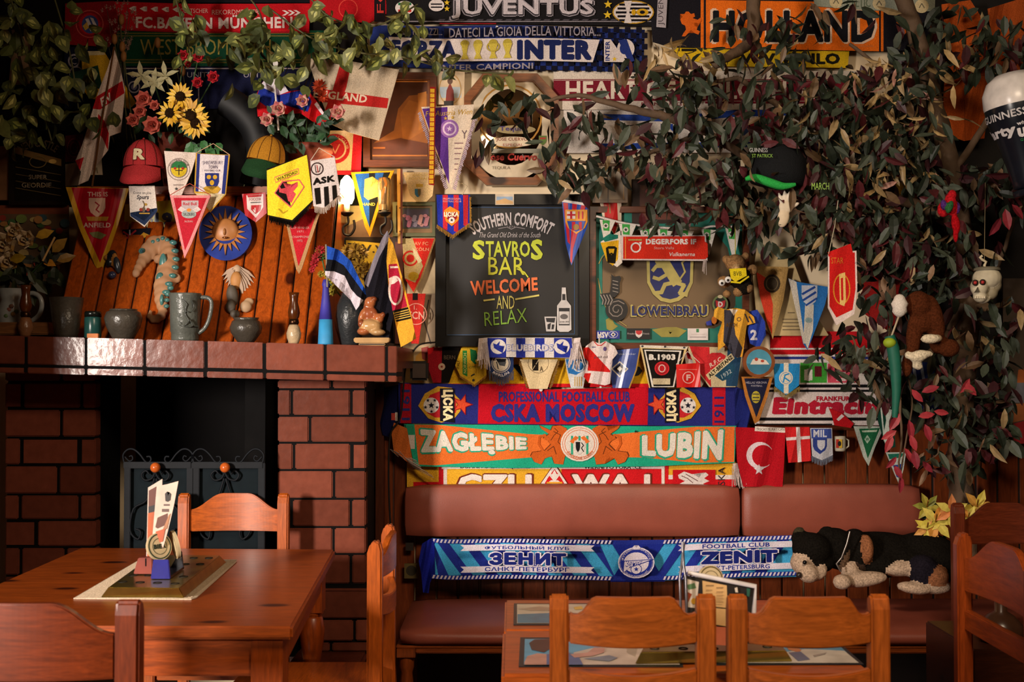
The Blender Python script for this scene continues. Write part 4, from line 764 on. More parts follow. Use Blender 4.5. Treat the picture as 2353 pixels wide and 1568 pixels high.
flat('wall_banner', 'white banner with round red crest and red right edge behind the flower pots', 'banner', 4.88, [('B', '#c4aa84', [(735, 300), (832, 300), (829, 402), (770, 400), (738, 380)]), ('P', '#b3202a', [(812, 308), (832, 308), (829, 400), (806, 400)]), ('R', '#b3202a', 772, 392, 829, 402), ('O', '#a8242a', 770, 342, 34, 34, 8), ('C', '#a8242a', 770, 342, 22, 22), ('L', '#c98a6a', [(760, 332), (770, 352), (780, 332)], 3), ('A', '#c9a088', 'FOOTBALL CLUB', 770, 342, 26, -90, 90, 5)], amp=.004)
# left wall behind
flat('wall_poster', 'floral poster with pale blossoms in the dark corner beyond the hood', 'poster', 4.90, [('B', '#5c4632', rect(-40, 472, 158, 770), .004), ('R', '#7a3a22', -40, 472, 158, 492)] + [('C', ['#8c3024', '#3a5a34', '#9a6a3a', '#2f4a55', '#a8905a', '#6a7a3c'][i % 6], -20 + (i * 61) % 170, 495 + (i * i * 7 + i * 29) % 140, 8 + i % 6, 6 + i % 5) for i in range(44)], mk='print', amp=0)
flat('framed_sign', 'framed brown ale sign with arched lettering and pale stripes beyond the hood', 'sign', 4.86, [('B', '#1c1410', rect(20, 322, 150, 470), .03), ('P', '#120e0c', rect(33, 330, 141, 462)), ('A', '#6a5a44', 'NEWCASTLE', 88, 400, 62, -38, 38, 18, {'b': .02}), ('P', '#7a5c34', [(33, 338), (33, 352), (141, 382), (141, 366)]), ('C', '#c9a25a', 121, 371, 9, 5), ('T', '#a8957a', 'SUPER', 66, 402, 108, 412), ('T', '#a8957a', 'GEORDIE', 50, 420, 118, 431)] + [('L', '#6a5536', [(36, 384 + i * 16), (140, 402 + i * 16)], 1.5) for i in range(4)] + [('O', '#7a6238', 87, 372, 20, 14, 2)], mk='gloss', amp=0)
flat('wall_panel', 'tan board at the far left edge beside the framed sign', 'board', 4.88, [('B', '#7c5334', rect(-60, 336, 22, 460), .02)], mk='plain', amp=0)
flat('wall_panel', 'pale wedge of board seen through the ivy at far left', 'board', 4.88, [('B', '#86694e', [(30, 90), (66, 80), (64, 190), (20, 194)], .02), ('L', '#3a2214', [(30, 70), (58, 192)], 7)], mk='plain', amp=0)
flat('paper_note', 'small cream card with blue emblem tucked behind the limp flag', 'card', 4.92, [('B', '#b8a38c', [(205, 372), (232, 360), (235, 402), (206, 402)]), ('L', '#2a3a50', [(214, 384), (226, 372)], 4), ('L', '#7a6a50', [(216, 398), (222, 386), (224, 398)], 3)], mk='print', amp=0)
pennant('dark red scarf end with round seal behind the limp flag', 4.85, [('B', '#4e1218', [(150, 312), (190, 308), (190, 372), (150, 372)]), ('O', '#7a2a2a', 170, 340, 16, 22, 2), ('O', '#7a2a2a', 170, 340, 9, 14, 2)])
flat('paper_note', 'pale grey square card low behind the limp flag at far left', 'card', 4.84, [('B', '#8a7868', [(150, 378), (182, 372), (182, 426), (150, 428)])], mk='print', amp=0)
# framed picture
def frame(root, x0, y0, x1, y1, w, Y, m, dep=.02, name='frame'):
    g = MB()
    for (p, q, r_, s_) in (((x0, y0), (x1, y0), (x1 - w, y0 + w), (x0 + w, y0 + w)), ((x1, y0), (x1, y1), (x1 - w, y1 - w), (x1 - w, y0 + w)), ((x1, y1), (x0, y1), (x0 + w, y1 - w), (x1 - w, y1 - w)), ((x0, y1), (x0, y0), (x0 + w, y0 + w), (x0 + w, y1 - w))):
        g.prism([at(*p, Y), at(*q, Y), at(*r_, Y), at(*s_, Y)], (0, 0, 0), (0, dep, 0), m)
    o = g.build(name, root, bevel=.0015, bseg=1); return o
r_ = flat('framed_picture', 'brown framed old photograph of an arched street beside the octagonal mirror', 'picture', 4.90, [('B', '#6a3c1c', rect(834, 166, 1004, 384), .02), ('P', '#8a5018', rect(856, 188, 982, 358)), ('P', '#4a2410', [(856, 188), (982, 188), (982, 215), (940, 220), (915, 250), (905, 300), (856, 330)]), ('P', '#9a5c1e', [(920, 260), (940, 230), (975, 240), (975, 300), (926, 330)]), ('P', '#a8681f', [(960, 215), (980, 210), (980, 290), (962, 300)]), ('P', '#5a2c12', [(856, 330), (920, 318), (982, 330), (982, 358), (856, 358)]), ('R', '#a05a1c', 858, 338, 885, 342), ('R', '#c07a34', 856, 186, 982, 189), ('R', '#b06a2a', 856, 356, 982, 359)], mk='print', amp=0)
frame(r_, 834, 166, 1004, 384, 17, 4.885, wood('#5a2e16', 'x'))
flat('wall_card', 'cream card with a robed figure above the purple and white pennant', 'card', 4.90, [('B', '#c4ad8c', [(1005, 164), (1068, 164), (1066, 242), (1005, 240)]), ('R', '#a3b0b8', 1010, 200, 1060, 225), ('P', '#7a2a22', [(1026, 208), (1034, 190), (1042, 208), (1044, 232), (1024, 232)], 'emblem'), ('C', '#5a4030', 1034, 186, 6, 8), ('O', '#b08a4a', 1034, 205, 26, 36, 2), ('R', '#2a2420', 1020, 232, 1042, 242, 'emblem')], mk='print', amp=0)
pennant('tall purple and white pennant with fringe, beside the framed photograph', 4.78, [('B', '#cdbca8', [(968, 246), (1090, 240), (1082, 290), (1038, 436), (990, 320)]), ('P', '#553080', [(970, 250), (1028, 246), (1032, 424), (994, 320)]), ('C', '#8a5fa0', 1033, 296, 21, 21), ('C', '#c9b0c8', 1033, 296, 16, 16), ('C', '#8a5fa0', 1033, 296, 12, 12), ('S', '#c9b0c8', 1033, 296, 7), ('T', '#b8954a', 'FC Austria Wien', 0, 0, 0, 0, {'s': .3, 'q': [(976, 256), (1086, 250), (1085, 262), (978, 268)]}), ('L', '#6a5a60', [(1062, 300), (1067, 308), (1072, 300)], 2), ('L', '#6a5a60', [(1067, 308), (1067, 318)], 2), ('S', '#b8954a', 1024, 272, 5), ('S', '#b8954a', 1040, 270, 5)] + [('R', '#7a5a60', 1044, 328 + i * 12, 1064 - i * 3, 330 + i * 12, 'lettering') for i in range(6)] + [('F', '#b8a8b4', 966, 256, 1030, 432, 9, 46, (-.8, .6)), ('F', '#b8a8b4', 1040, 434, 1090, 262, 9, 46, (.8, .6))], amp=.004)
flat('bead_strip', 'narrow yellow and red woven strip hanging over the purple pennant', 'strip', 4.74, [('B', '#8c1c1a', [(988, 200), (1001, 200), (998, 426), (985, 424)])] + [('R', '#c9982a', 988.5 - i * .12, 204 + i * 11, 998.5 - i * .12, 213 + i * 11) for i in range(20)], amp=.002)
# octagonal mirror
om = thing('octagonal_mirror', 'octagonal wooden framed pub mirror with red blackletter words', 'mirror', at(1172, 300, 4.9))
oc = [(1110, 168), (1235, 168), (1284, 222), (1284, 375), (1235, 425), (1118, 425), (1066, 375), (1066, 222)]
ic = [(CX_ + (x - CX_) * .84, 297 + (y - 297) * .86) for CX_ in (1175,) for x, y in oc]
g = MB()
for i in range(8):
    j = (i + 1) % 8; g.prism([at(*oc[i], 4.87), at(*oc[j], 4.87), at(*ic[j], 4.87), at(*ic[i], 4.87)], (0, 0, 0), (0, .04, 0), wood('#7a451e', 'x'))
g.build('frame', om, bevel=.003)
g = MB(); g.prism([at(*p, 4.895) for p in ic], (0, 0, 0), (0, .01, 0), mat('#8f8678', 'mirror', .03)); g.build('mirror_glass', om)
def overlay(root, Y, ops, mk='print'):
    """printed marks lying on a flat pane"""
    parts = {}; lift = 0
    r = flat('x', None, None, Y, [('B', '#000000', rect(0, 0, 1, 1))] + ops, mk=mk)
    for ch in list(r.children):
        if ch.name.split('.')[0] in ('cloth', 'sheet'): bpy.data.objects.remove(ch)
        else:
            off = r.location - root.location
            for v in ch.data.vertices: v.co += off
            ch.parent = root
    bpy.data.objects.remove(r)
overlay(om, 4.89, [('O', '#c9b89c', 1174, 292, 106, 122, 34), ('O', '#a8751e', 1172, 268, 74, 74, 4), ('P', '#c9b89c', [(1085, 232), (1110, 200), (1140, 190), (1112, 225), (1100, 262), (1085, 300)]), ('P', '#c9b89c', [(1262, 232), (1240, 200), (1214, 190), (1240, 222), (1252, 262), (1262, 340), (1250, 330), (1246, 280)]), ('C', '#8a7a52', 1185, 298, 46, 10), ('T', '#3a2a5a', 'Tequila', 1148, 290, 1212, 304, {'b': .03}), ('C', '#c9b89c', 1178, 326, 50, 12), ('T', '#7a3a24', 'JOSE CUERVO', 1140, 316, 1212, 326, B3), ('T', '#8a2a24', 'ESPECIAL', 1156, 330, 1202, 336), ('R', '#8f8c7c', 1100, 342, 1262, 352), ('T', '#a82a20', 'Jose Cuervo', 1118, 352, 1234, 374, {'b': .04, 's': .15}), ('T', '#8a8068', 'TEQUILA', 1130, 382, 1172, 390), ('H', '#5c7a34', 1238, 312, 1256, 334), ('R', '#a82a20', 1240, 316, 1254, 320, 'emblem')])
# wall banner & frames between lamps
pennant('blue and black pennant with gold edge and open hand between the two wall lamps', 4.86, [('B', '#c98a1e', [(806, 396), (906, 392), (880, 450), (850, 545), (838, 520)]), ('P', '#1f4a94', [(816, 400), (856, 398), (850, 526), (838, 490)]), ('P', '#16181c', [(848, 398), (897, 396), (872, 450), (849, 526)]), ('P', '#1f4a94', [(862, 398), (882, 397), (876, 416), (862, 418)]), ('C', '#d6a95a', 856, 440, 18, 14), ('P', '#d6a95a', [(836, 452), (838, 412), (856, 406), (850, 432), (858, 424), (864, 420), (868, 428), (874, 418), (878, 432), (868, 452), (846, 460)], 'emblem'), ('T', '#c9a24a', 'HAND', 832, 466, 862, 473, B3)])
flat('wall_card', 'tan patterned board behind the wall lamps', 'board', 4.935, [('B', '#b3935c', rect(795, 385, 918, 545)), ('P', '#7a5a44', [(798, 520), (840, 500), (905, 500), (915, 545), (798, 545)])], mk='print', amp=0)
flat('club_sign', 'yellow sign with spaced black letters behind the dried flowers', 'sign', 4.88, [('B', '#c4a828', [(795, 552), (884, 560), (884, 668), (800, 668)]), ('R', '#17130f', 786, 546, 795, 600)] + [('T', '#26200f', 'Z.V.V', 0, 0, 0, 0, {'b': .02, 'q': [(797, 558), (886, 566), (886, 584), (799, 576)]})], mk='print', amp=0)
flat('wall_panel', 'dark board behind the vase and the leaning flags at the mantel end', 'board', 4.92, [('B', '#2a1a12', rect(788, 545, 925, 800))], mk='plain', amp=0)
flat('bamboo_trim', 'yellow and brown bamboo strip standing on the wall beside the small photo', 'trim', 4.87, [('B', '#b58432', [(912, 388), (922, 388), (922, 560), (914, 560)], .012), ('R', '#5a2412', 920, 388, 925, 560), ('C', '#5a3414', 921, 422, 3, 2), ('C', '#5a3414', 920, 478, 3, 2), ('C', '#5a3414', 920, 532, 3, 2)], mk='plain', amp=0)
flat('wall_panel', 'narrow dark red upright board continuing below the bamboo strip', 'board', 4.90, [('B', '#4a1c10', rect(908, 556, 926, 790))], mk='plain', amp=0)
pennant('cream rounded pennant with small crest above the little framed photo', 4.87, [('B', '#c9ac7c', [(926, 396), (1000, 396), (994, 450), (980, 464), (958, 464), (942, 448)]), ('T', '#b8923a', 'NORWICH CITY', 948, 400, 984, 406), ('T', '#b8923a', 'FOOTBALL', 940, 408, 988, 413), ('R', '#b8923a', 956, 423, 972, 430, 'emblem'), ('H', '#3a6a8a', 953, 434, 967, 454), ('H', '#6a5a3a', 960, 434, 967, 452)])
r_ = flat('framed_photo', 'small landscape team photo in a stippled green-brown frame', 'picture', 4.90, [('B', '#7a5a34', rect(904, 466, 1002, 542), .015), ('R', '#3a4030', 924, 478, 988, 526), ('R', '#4a4050', 927, 481, 985, 523)] + [('C', ['#b0707a', '#a85a6a', '#8a8090', '#c08a84'][i % 4], 930 + (i * 13) % 53, 496 + (i * 7) % 24, 5, 4) for i in range(26)], mk='print', amp=0)
frame(r_, 902, 464, 1002, 544, 9, 4.89, mat('#5a5a38', 'plain'))
flat('card_panel', 'cream panel behind the red pennant beside the chalkboard', 'board', 4.93, [('B', '#b8a078', rect(922, 545, 1000, 675))], mk='print', amp=0)
pennant('red and cream triangular pennant with ringed emblem beside the chalkboard', 4.89, [('B', '#bf2a20', [(924, 548), (1000, 548), (968, 640), (950, 672), (930, 640)]), ('P', '#b09a68', [(924, 548), (948, 548), (972, 612), (954, 650), (930, 640)]), ('O', '#b3281e', 943, 594, 18, 18, 4), ('C', '#b3281e', 943, 594, 9, 9), ('P', '#c9b890', [(948, 570), (956, 575), (970, 600), (962, 606), (950, 585)], 'emblem'), ('T', '#dc8a68', 'AV FC', 952, 556, 984, 564, B3), ('T', '#dc8a68', 'KÖLN', 954, 568, 986, 577, B5), ('C', '#a88a2a', 950, 635, 12, 10), ('L', '#8a6a40', [(1000, 548), (968, 640), (952, 672)], 4)])
flat('card_panel', 'cream torn sheet beside the black frame, below the red pennant', 'board', 4.935, [('B', '#9a8264', rect(926, 675, 1000, 800)), ('L', '#3a2a20', [(985, 690), (975, 740), (990, 790)], 3)], mk='print', amp=0)
pennant('red pennant with thin pale ring low beside the chalkboard frame', 4.89, [('B', '#b32a24', [(930, 675), (978, 675), (972, 720), (962, 790), (945, 790)]), ('P', '#1c1816', [(948, 674), (960, 674), (960, 690), (948, 690)]), ('O', '#d28a78', 956, 722, 25, 25, 2), ('T', '#d29a88', '1.', 951, 702, 958, 712, B3), ('T', '#d29a88', 'FCN', 938, 716, 975, 734, B3)])
# CSKA small shield
st = [('B', '#22309a', [(1003, 448), (1080, 448), (1078, 515), (1040, 546), (1006, 520)])] + [('P', '#b82a34', [(x, 448), (x + 12, 448), (x + 11, 540 - abs(x - 1034) * .6), (x + 1, 536 - abs(x - 1034) * .6)]) for x in (1017, 1042, 1064)]
pennant('red and blue striped shield pennant over the top left corner of the chalkboard', 4.80, st + [('T', '#d2a0a8', 'PROFESSIONAL', 1018, 455, 1060, 459), ('T', '#d2a0a8', 'FOOTBALL CLUB', 1018, 461, 1060, 465), ('P', '#d8832a', [(1020, 484), (1034, 474), (1056, 486), (1054, 506), (1038, 520), (1024, 508)], 'emblem'), ('P', '#8a1c24', [(1024, 488), (1050, 488), (1050, 502), (1038, 514), (1027, 502)], 'emblem'), ('T', '#e6d8c0', 'ЦСКА', 1020, 487, 1054, 500, {'b': .06}), ('C', '#d6d0cc', 1038, 506, 7, 7), ('S', '#1c1a20', 1038, 506, 4), ('F', '#b8914a', 1004, 516, 1040, 540, 10, 24), ('F', '#b8914a', 1040, 540, 1079, 512, 10, 24), ('F', '#a8813a', 1078, 452, 1079, 512, 5, 20, (1, .2)), ('N', '#b8a884', [(1062, 448), (1074, 428), (1050, 415)], .0015)])
# chalkboard
cb = thing('chalkboard', 'black framed chalkboard with coloured hand lettering and a white bottle drawing', 'chalkboard', at(1177, 620, 4.9))
frame(cb, 1000, 446, 1355, 797, 25, 4.84, mat('#070708', 'plain', .3), .05)
g = MB(); g.prism([at(*p, 4.865) for p in rect(1020, 466, 1336, 780)], (0, 0, 0), (0, .02, 0), mat('#0b090b', 'plain', .45)); g.build('slate', cb)
YG, OR_, GR = '#b9c42e', '#dc6a34', '#7fae38'
overlay(cb, 4.863, [('L', '#25466e', [(1028, 476), (1320, 478), (1320, 768), (1028, 770)], 1.5), ('A', '#b9b0b0', 'SOUTHERN COMFORT', 1175, 690, 172, -30, 30, 30, {'b': .03}), ('L', '#8a8284', [(1145, 526), (1165, 522), (1175, 527), (1186, 522), (1206, 526)], 1.5), ('T', '#8a8284', '1874', 1166, 519, 1184, 524), ('T', '#b0a8a8', 'The Grand Old Drink of the South', 1102, 534, 1242, 546, {'s': .4}),
     ('T', '#b9c42e', 'TAVRO', 1116, 554, 1218, 591, {'b': .025}), ('T', '#b9c42e', 'S', 1086, 552, 1114, 597, {'b': .04}), ('T', '#b9c42e', 'S', 1220, 550, 1247, 598, {'b': .04}), ('T', '#c4c62e', 'BAR', 1122, 591, 1206, 632, {'b': .005}), ('L', '#c4c62e', [(1188, 618), (1205, 626), (1213, 637)], 3),
     ('T', OR_, 'WELCOME', 0, 0, 0, 0, {'b': .03, 'q': [(1080, 646), (1235, 637), (1236, 668), (1083, 680)]}), ('T', '#c9be62', 'AND', 1141, 680, 1182, 710, {'b': .0}), ('L', '#c9be62', [(1112, 691), (1136, 688)], 4), ('L', '#c9be62', [(1185, 688), (1238, 679)], 4), ('T', GR, 'RELAX', 0, 0, 0, 0, {'b': -.005, 'q': [(1112, 718), (1210, 708), (1211, 740), (1114, 750)]}),
     ('P', '#b9b4b2', [(1291, 661), (1300, 661), (1302, 690), (1312, 703), (1313, 758), (1306, 763), (1286, 763), (1280, 758), (1280, 703), (1290, 690)], 'emblem'), ('R', '#1a181b', 1284, 708, 1309, 748, 'emblem'), ('R', '#b9b4b2', 1285, 716, 1308, 745, 'emblem'), ('C', '#55504f', 1296, 728, 9, 6), ('T', '#1a181b', 'SOUTHERN COMFORT', 1286, 738, 1308, 742), ('R', '#1a181b', 1292, 676, 1299, 690, 'emblem'),
     ('P', '#b9b4b2', [(1251, 728), (1279, 728), (1276, 762), (1255, 762)], 'emblem'), ('P', '#1a181b', [(1254, 731), (1276, 731), (1274, 742), (1256, 740)], 'emblem'), ('P', '#1a181b', [(1258, 746), (1266, 742), (1264, 757), (1258, 757)], 'emblem'), ('P', '#1a181b', [(1268, 746), (1274, 746), (1272, 757), (1267, 757)], 'emblem')])
flat('postcard', 'small pale postcard clipped to the top bar of the chalkboard', 'card', 4.83, [('B', '#c4b5a0', rect(1138, 446, 1181, 471)), ('R', '#8aa0b8', 1141, 452, 1178, 460), ('P', '#c9a06a', [(1140, 462), (1160, 456), (1179, 464), (1179, 469), (1140, 469)])], mk='print', amp=0)
bst = [('B', '#22449a', [(1291, 460), (1320, 464), (1352, 470), (1350, 520), (1313, 610), (1300, 560)])] + [('P', '#b01c2c', [(a1, 466), (a1 + 11, 467), (1314 + k_ * 2, 606 - abs(k_) * 22), (1310 + k_ * 3, 600 - abs(k_) * 22)]) for a1, k_ in ((1294, -2), (1315, 0), (1337, 1.6))]
pennant('blue and red striped pennant with large crest over the top right corner of the chalkboard', 4.79, bst + [('P', '#d2c8c0', [(1291, 458), (1352, 468), (1352, 474), (1291, 464)]), ('P', '#17130f', [(1295, 447), (1350, 450), (1350, 468), (1295, 458)]), ('H', '#d08a2a', 1299, 482, 1350, 538), ('P', '#22449a', [(1303, 508), (1346, 508), (1340, 526), (1324, 533), (1308, 526)], 'emblem'), ('R', '#b01c2c', 1314, 510, 1322, 530, 'emblem'), ('R', '#b01c2c', 1330, 510, 1337, 528, 'emblem'), ('R', '#d2c8c0', 1303, 486, 1322, 503, 'emblem'), ('R', '#b01c2c', 1310, 486, 1315, 503, 'emblem'), ('R', '#b01c2c', 1303, 492, 1322, 496, 'emblem'), ('R', '#b01c2c', 1328, 486, 1331, 503, 'emblem'), ('R', '#b01c2c', 1337, 486, 1340, 503, 'emblem'), ('C', '#8a6a2a', 1324, 522, 7, 7)], mk='gloss', amp=.003)
# lowenbrau mirror
lm = thing('pub_mirror', 'large brown framed beer mirror with green border and gold lion shield', 'mirror', at(1538, 640, 4.9))
frame(lm, 1355, 474, 1722, 803, 15, 4.86, wood('#5e2c16', 'x'), .05)
g = MB(); g.prism([at(*p, 4.885) for p in rect(1368, 486, 1710, 790)], (0, 0, 0), (0, .012, 0), mat('#6a5a48', 'mirror', .5)); g.build('mirror_glass', lm)  # room's reflection is put into the pane's dull brown colour
gr_ = '#12695a'
inner = [(1400, 640), (1372 + 24, 600), (1410, 560), (1470, 520), (1560, 505), (1640, 525), (1672, 570), (1692, 640), (1690, 700), (1665, 740), (1640, 752), (1560, 756), (1480, 756), (1420, 745), (1395, 700), (1386, 668)]
bd_ = rect(1368, 486, 1710, 790)
overlay(lm, 4.883, [('R', gr_, 1368, 486, 1710, 521), ('R', gr_, 1368, 486, 1384, 790), ('R', gr_, 1690, 486, 1710, 790), ('R', gr_, 1368, 755, 1710, 790), ('P', gr_, [(1383, 520), (1475, 520), (1412, 560), (1383, 596)]), ('P', gr_, [(1600, 520), (1691, 520), (1691, 650), (1672, 570), (1640, 530)]), ('P', gr_, [(1383, 690), (1398, 722), (1415, 742), (1440, 756), (1383, 756)]), ('P', gr_, [(1691, 700), (1691, 756), (1640, 756), (1668, 740)]),
     ('L', '#a08a4a', [(1374, 640), (1384, 690), (1400, 722), (1440, 750)], 2), ('L', '#a08a4a', [(1376, 606), (1384, 590), (1410, 562)], 2), ('P', '#8a8038', [(1392, 735), (1404, 728), (1412, 745), (1420, 750), (1404, 762), (1394, 756)], 'emblem'), ('P', '#8a8038', [(1498, 758), (1530, 752), (1540, 768), (1555, 752), (1578, 760), (1560, 775), (1520, 775)], 'emblem'),
     ('P', '#a89a56', [(1485, 560), (1595, 560), (1592, 650), (1580, 676), (1560, 692), (1540, 697), (1518, 692), (1500, 676), (1487, 650)], 'emblem'), ('P', '#1e2358', [(1492, 560), (1588, 560), (1585, 648), (1574, 670), (1556, 684), (1540, 688), (1522, 684), (1506, 670), (1494, 648)], 'emblem'),
     ('C', '#a89a56', 1517, 600, 12, 11)] + [('L', '#a89a56', q_, w_) for q_, w_ in (([(1524, 598), (1538, 622), (1554, 648)], 24), ([(1530, 612), (1508, 612), (1500, 622)], 8), ([(1534, 630), (1514, 642), (1502, 638)], 8), ([(1554, 650), (1572, 656), (1562, 674), (1578, 678)], 9), ([(1546, 650), (1528, 654), (1520, 672), (1504, 674)], 9), ([(1560, 645), (1574, 625), (1567, 604), (1578, 594)], 4))] + [
     ('T', '#a89a56', 'LOWENBRAU', 1449, 700, 1628, 729, {'b': .06}), ('T', '#1e2358', 'LOWENBRAU', 1452, 703, 1625, 726, {'b': .035})])
def sticker(label, ops, Y=4.868): return flat('sticker', label, 'sticker', Y, ops, mk='print', amp=0, th=.001, group='stickers on the green bordered mirror')
sticker('blue sticker with white diamond in the mirror corner nearest the chalkboard', [('B', '#22308c', rect(1370, 760, 1424, 779)), ('T', '#d2ccc8', 'HSV', 1373, 763, 1398, 777, B8), ('O', '#d2ccc8', 1409, 769, 11, 8, 1), ('P', '#d2ccc8', [(1409, 763), (1415, 769), (1409, 775), (1403, 769)]), ('P', '#1c1a20', [(1409, 766), (1412, 769), (1409, 772), (1406, 769)])])
sticker('black sticker with red and white shield under the beer lettering', [('B', '#141214', rect(1440, 755, 1494, 780)), ('H', '#d2c4be', 1460, 760, 1476, 777), ('H', '#b02a2a', 1461, 760, 1475, 770), ('T', '#a89f9c', 'Freaks', 1442, 765, 1458, 769), ('T', '#a89f9c', 'Friends', 1478, 765, 1492, 769)])
sticker('white sticker with tiny green mark on the mirror bottom edge', [('B', '#cfc6c4', rect(1580, 755, 1627, 782)), ('R', '#3a7a50', 1600, 756, 1606, 764), ('R', '#b8a8a4', 1588, 768, 1620, 769, 'lettering'), ('R', '#9a8f90', 1585, 774, 1622, 776, 'lettering')])
zb = [('B', '#1a1816', ell(1417, 712, 26, 26))]
sp_ = [(1417 + (4 + k_ * 1.05) * math.cos(k_ * .7), 712 + (4 + k_ * 1.05) * math.sin(k_ * .7)) for k_ in range(18)]
sticker('black and white zebra sticker with spiral body beside its green border', zb + [('L', '#7a6f66', sp_, 2.2), ('P', '#1f1c1a', [(1402, 672), (1406, 640), (1404, 630), (1412, 636), (1424, 634), (1428, 640), (1424, 650), (1424, 672), (1412, 684), (1404, 680)], 'emblem'), ('P', '#1f1c1a', [(1378, 676), (1404, 672), (1412, 690), (1400, 704), (1386, 700)], 'emblem')] + [('L', '#948a80', [(1380 + i * 7, 678), (1386 + i * 7, 690), (1384 + i * 6, 700)], 2) for i in range(4)] + [('L', '#948a80', [(1408, 645 + i * 8), (1420, 648 + i * 8)], 1.6) for i in range(4)])
sticker('round laurel sticker with red and white D on the right side of the mirror', [('B', '#6a7a4a', ell(1655, 699, 18, 20)), ('C', '#2a2a22', 1655, 699, 14, 16), ('P', '#b3262c', [(1644, 690), (1655, 694), (1667, 690), (1665, 704), (1655, 712), (1646, 704)]), ('T', '#d8ccc4', 'D', 1650, 693, 1661, 706, B8), ('C', '#c9b890', 1655, 682, 6, 4)])
sticker('orange and blue sticker near the lower beside the mirror', [('B', '#c9701e', ell(1641, 736, 6, 9)), ('P', '#26308c', [(1622, 740), (1634, 736), (1636, 748), (1624, 748)])])
# above: lantern and dark frames
r_ = flat('glass_lantern_frame', 'brown wooden wall case with glass front above the bunting', 'case', 4.84, [('B', '#6a4e34', rect(1362, 362, 1442, 466), .06), ('R', '#8a7458', 1372, 372, 1434, 458), ('C', '#b8a890', 1398, 408, 16, 18), ('R', '#b98a3a', 1432, 372, 1434, 458), ('R', '#b98a3a', 1420, 374, 1440, 377), ('R', '#3a2414', 1396, 366, 1399, 466)], mk='gloss', amp=0)
r_ = flat('framed_picture', 'dark brown framed relief half hidden by leaves above the green bordered mirror', 'picture', 4.88, [('B', '#2c1c14', rect(1452, 412, 1578, 514), .02), ('R', '#50332a', 1470, 425, 1560, 506), ('R', '#6a3a2c', 1474, 488, 1556, 504)] + [('C', ['#5a3a2a', '#6a4030', '#3f4430'][i % 3], 1478 + (i * 17) % 76, 432 + (i * 11) % 58, 6, 5) for i in range(18)], mk='plain', amp=0)
pennant('red and white pennant under the wall case, beside the bunting', 4.86, [('B', '#cdb8a0', [(1378, 462), (1428, 462), (1428, 510), (1412, 540), (1385, 500)]), ('P', '#b3201e', [(1386, 462), (1418, 462), (1420, 512), (1412, 540), (1390, 500)]), ('L', '#8a6a3a', [(1400, 462), (1402, 490)], 3)], mk='gloss')
# bunting
bun = thing('bunting', 'string of small white and green triangular flags across the mirror top', 'bunting', at(1500, 520, 4.82))
g = MB(); pts = spline([(1370, 497), (1440, 514), (1530, 524), (1600, 527), (1640, 520), (1700, 522)], 5); g.tube([at(p[0], p[1], 4.822) for p in pts], .0048, mat('#cdc2bc', 'cloth'), 6); g.build('tape', bun)
for (x, y, w_, h_) in ((1396, 505, 36, 58), (1442, 514, 40, 64), (1487, 522, 36, 30), (1528, 526, 36, 28), (1576, 528, 38, 28), (1628, 526, 34, 60), (1684, 524, 34, 80)):
    sub = flat('x', None, None, 4.812, [('B', '#cdc6bc', [(x - w_ / 2, y), (x + w_ / 2, y + 3), (x + (-6 if w_ > 35 else 2), y + max(h_, 55))]), ('P', '#3f9444', [(x - w_ * .32, y + 1), (x + w_ * .14, y + 2), (x + w_ * .12, y + 26), (x - w_ * .26, y + 25)]), ('C', '#cdc6bc', x - 4, y + 14, 6, 6), ('S', '#2a3a2a', x - 4, y + 14, 5)], amp=.002)
    ch = list(sub.children); base = [c_ for c_ in ch if c_.name.startswith('cloth')][0]; off = sub.location - bun.location
    for c_ in ch:
        for v in c_.data.vertices: v.co += off
        c_.parent = bun if c_ is base else base
    base.name = 'flag_triangle'; bpy.data.objects.remove(sub)
scarf('small red scarf with white lettering hung across the green bordered mirror', 4.79, [('B', '#c9b8b4', [(1426, 541), (1622, 541), (1626, 600), (1428, 598)]), ('P', '#c42c1c', [(1432, 544), (1619, 543), (1621, 596), (1432, 595)]), ('R', '#d8883a', 1436, 544, 1438, 595), ('T', '#d8cfc8', 'DEGERFORS IF', 1484, 549, 1600, 562, {'b': .05}), ('T', '#d8a59a', 'Stora Valla', 1503, 567, 1549, 573), ('T', '#d8c0b8', 'Vulkanerna', 1538, 580, 1597, 589, {'s': .2, 'b': .02}), ('O', '#d8cfc8', 1461, 569, 12, 12, 3.5), ('P', '#d8cfc8', [(1468, 557), (1475, 556), (1473, 564)], 'emblem'), ('R', '#a8a05a', 1444, 550, 1475, 553, 'emblem'), ('F', '#d2c6c0', 1616, 598, 1624, 598, 32, 4), ('P', '#c42c1c', [(1619, 555), (1626, 560), (1627, 590), (1620, 596)])], amp=.002, lam=80)
pennant('yellow shield pennant with black bear head at the mirror corner', 4.80, [('B', '#cdc2b4', [(1380, 556), (1425, 530), (1430, 604), (1418, 614), (1396, 600)]), ('P', '#c99a1e', [(1380, 558), (1422, 552), (1420, 596), (1408, 611), (1394, 600)]), ('P', '#1c1810', [(1392, 570), (1398, 566), (1412, 566), (1418, 570), (1416, 586), (1414, 606), (1396, 604), (1394, 586)], 'emblem'), ('P', '#c99a1e', [(1398, 572), (1412, 572), (1410, 582), (1405, 586), (1400, 582)], 'emblem'), ('C', '#1c1810', 1405, 583, 3, 2), ('P', '#1f6a5a', [(1384, 548), (1400, 538), (1420, 540), (1420, 548), (1390, 556)])])
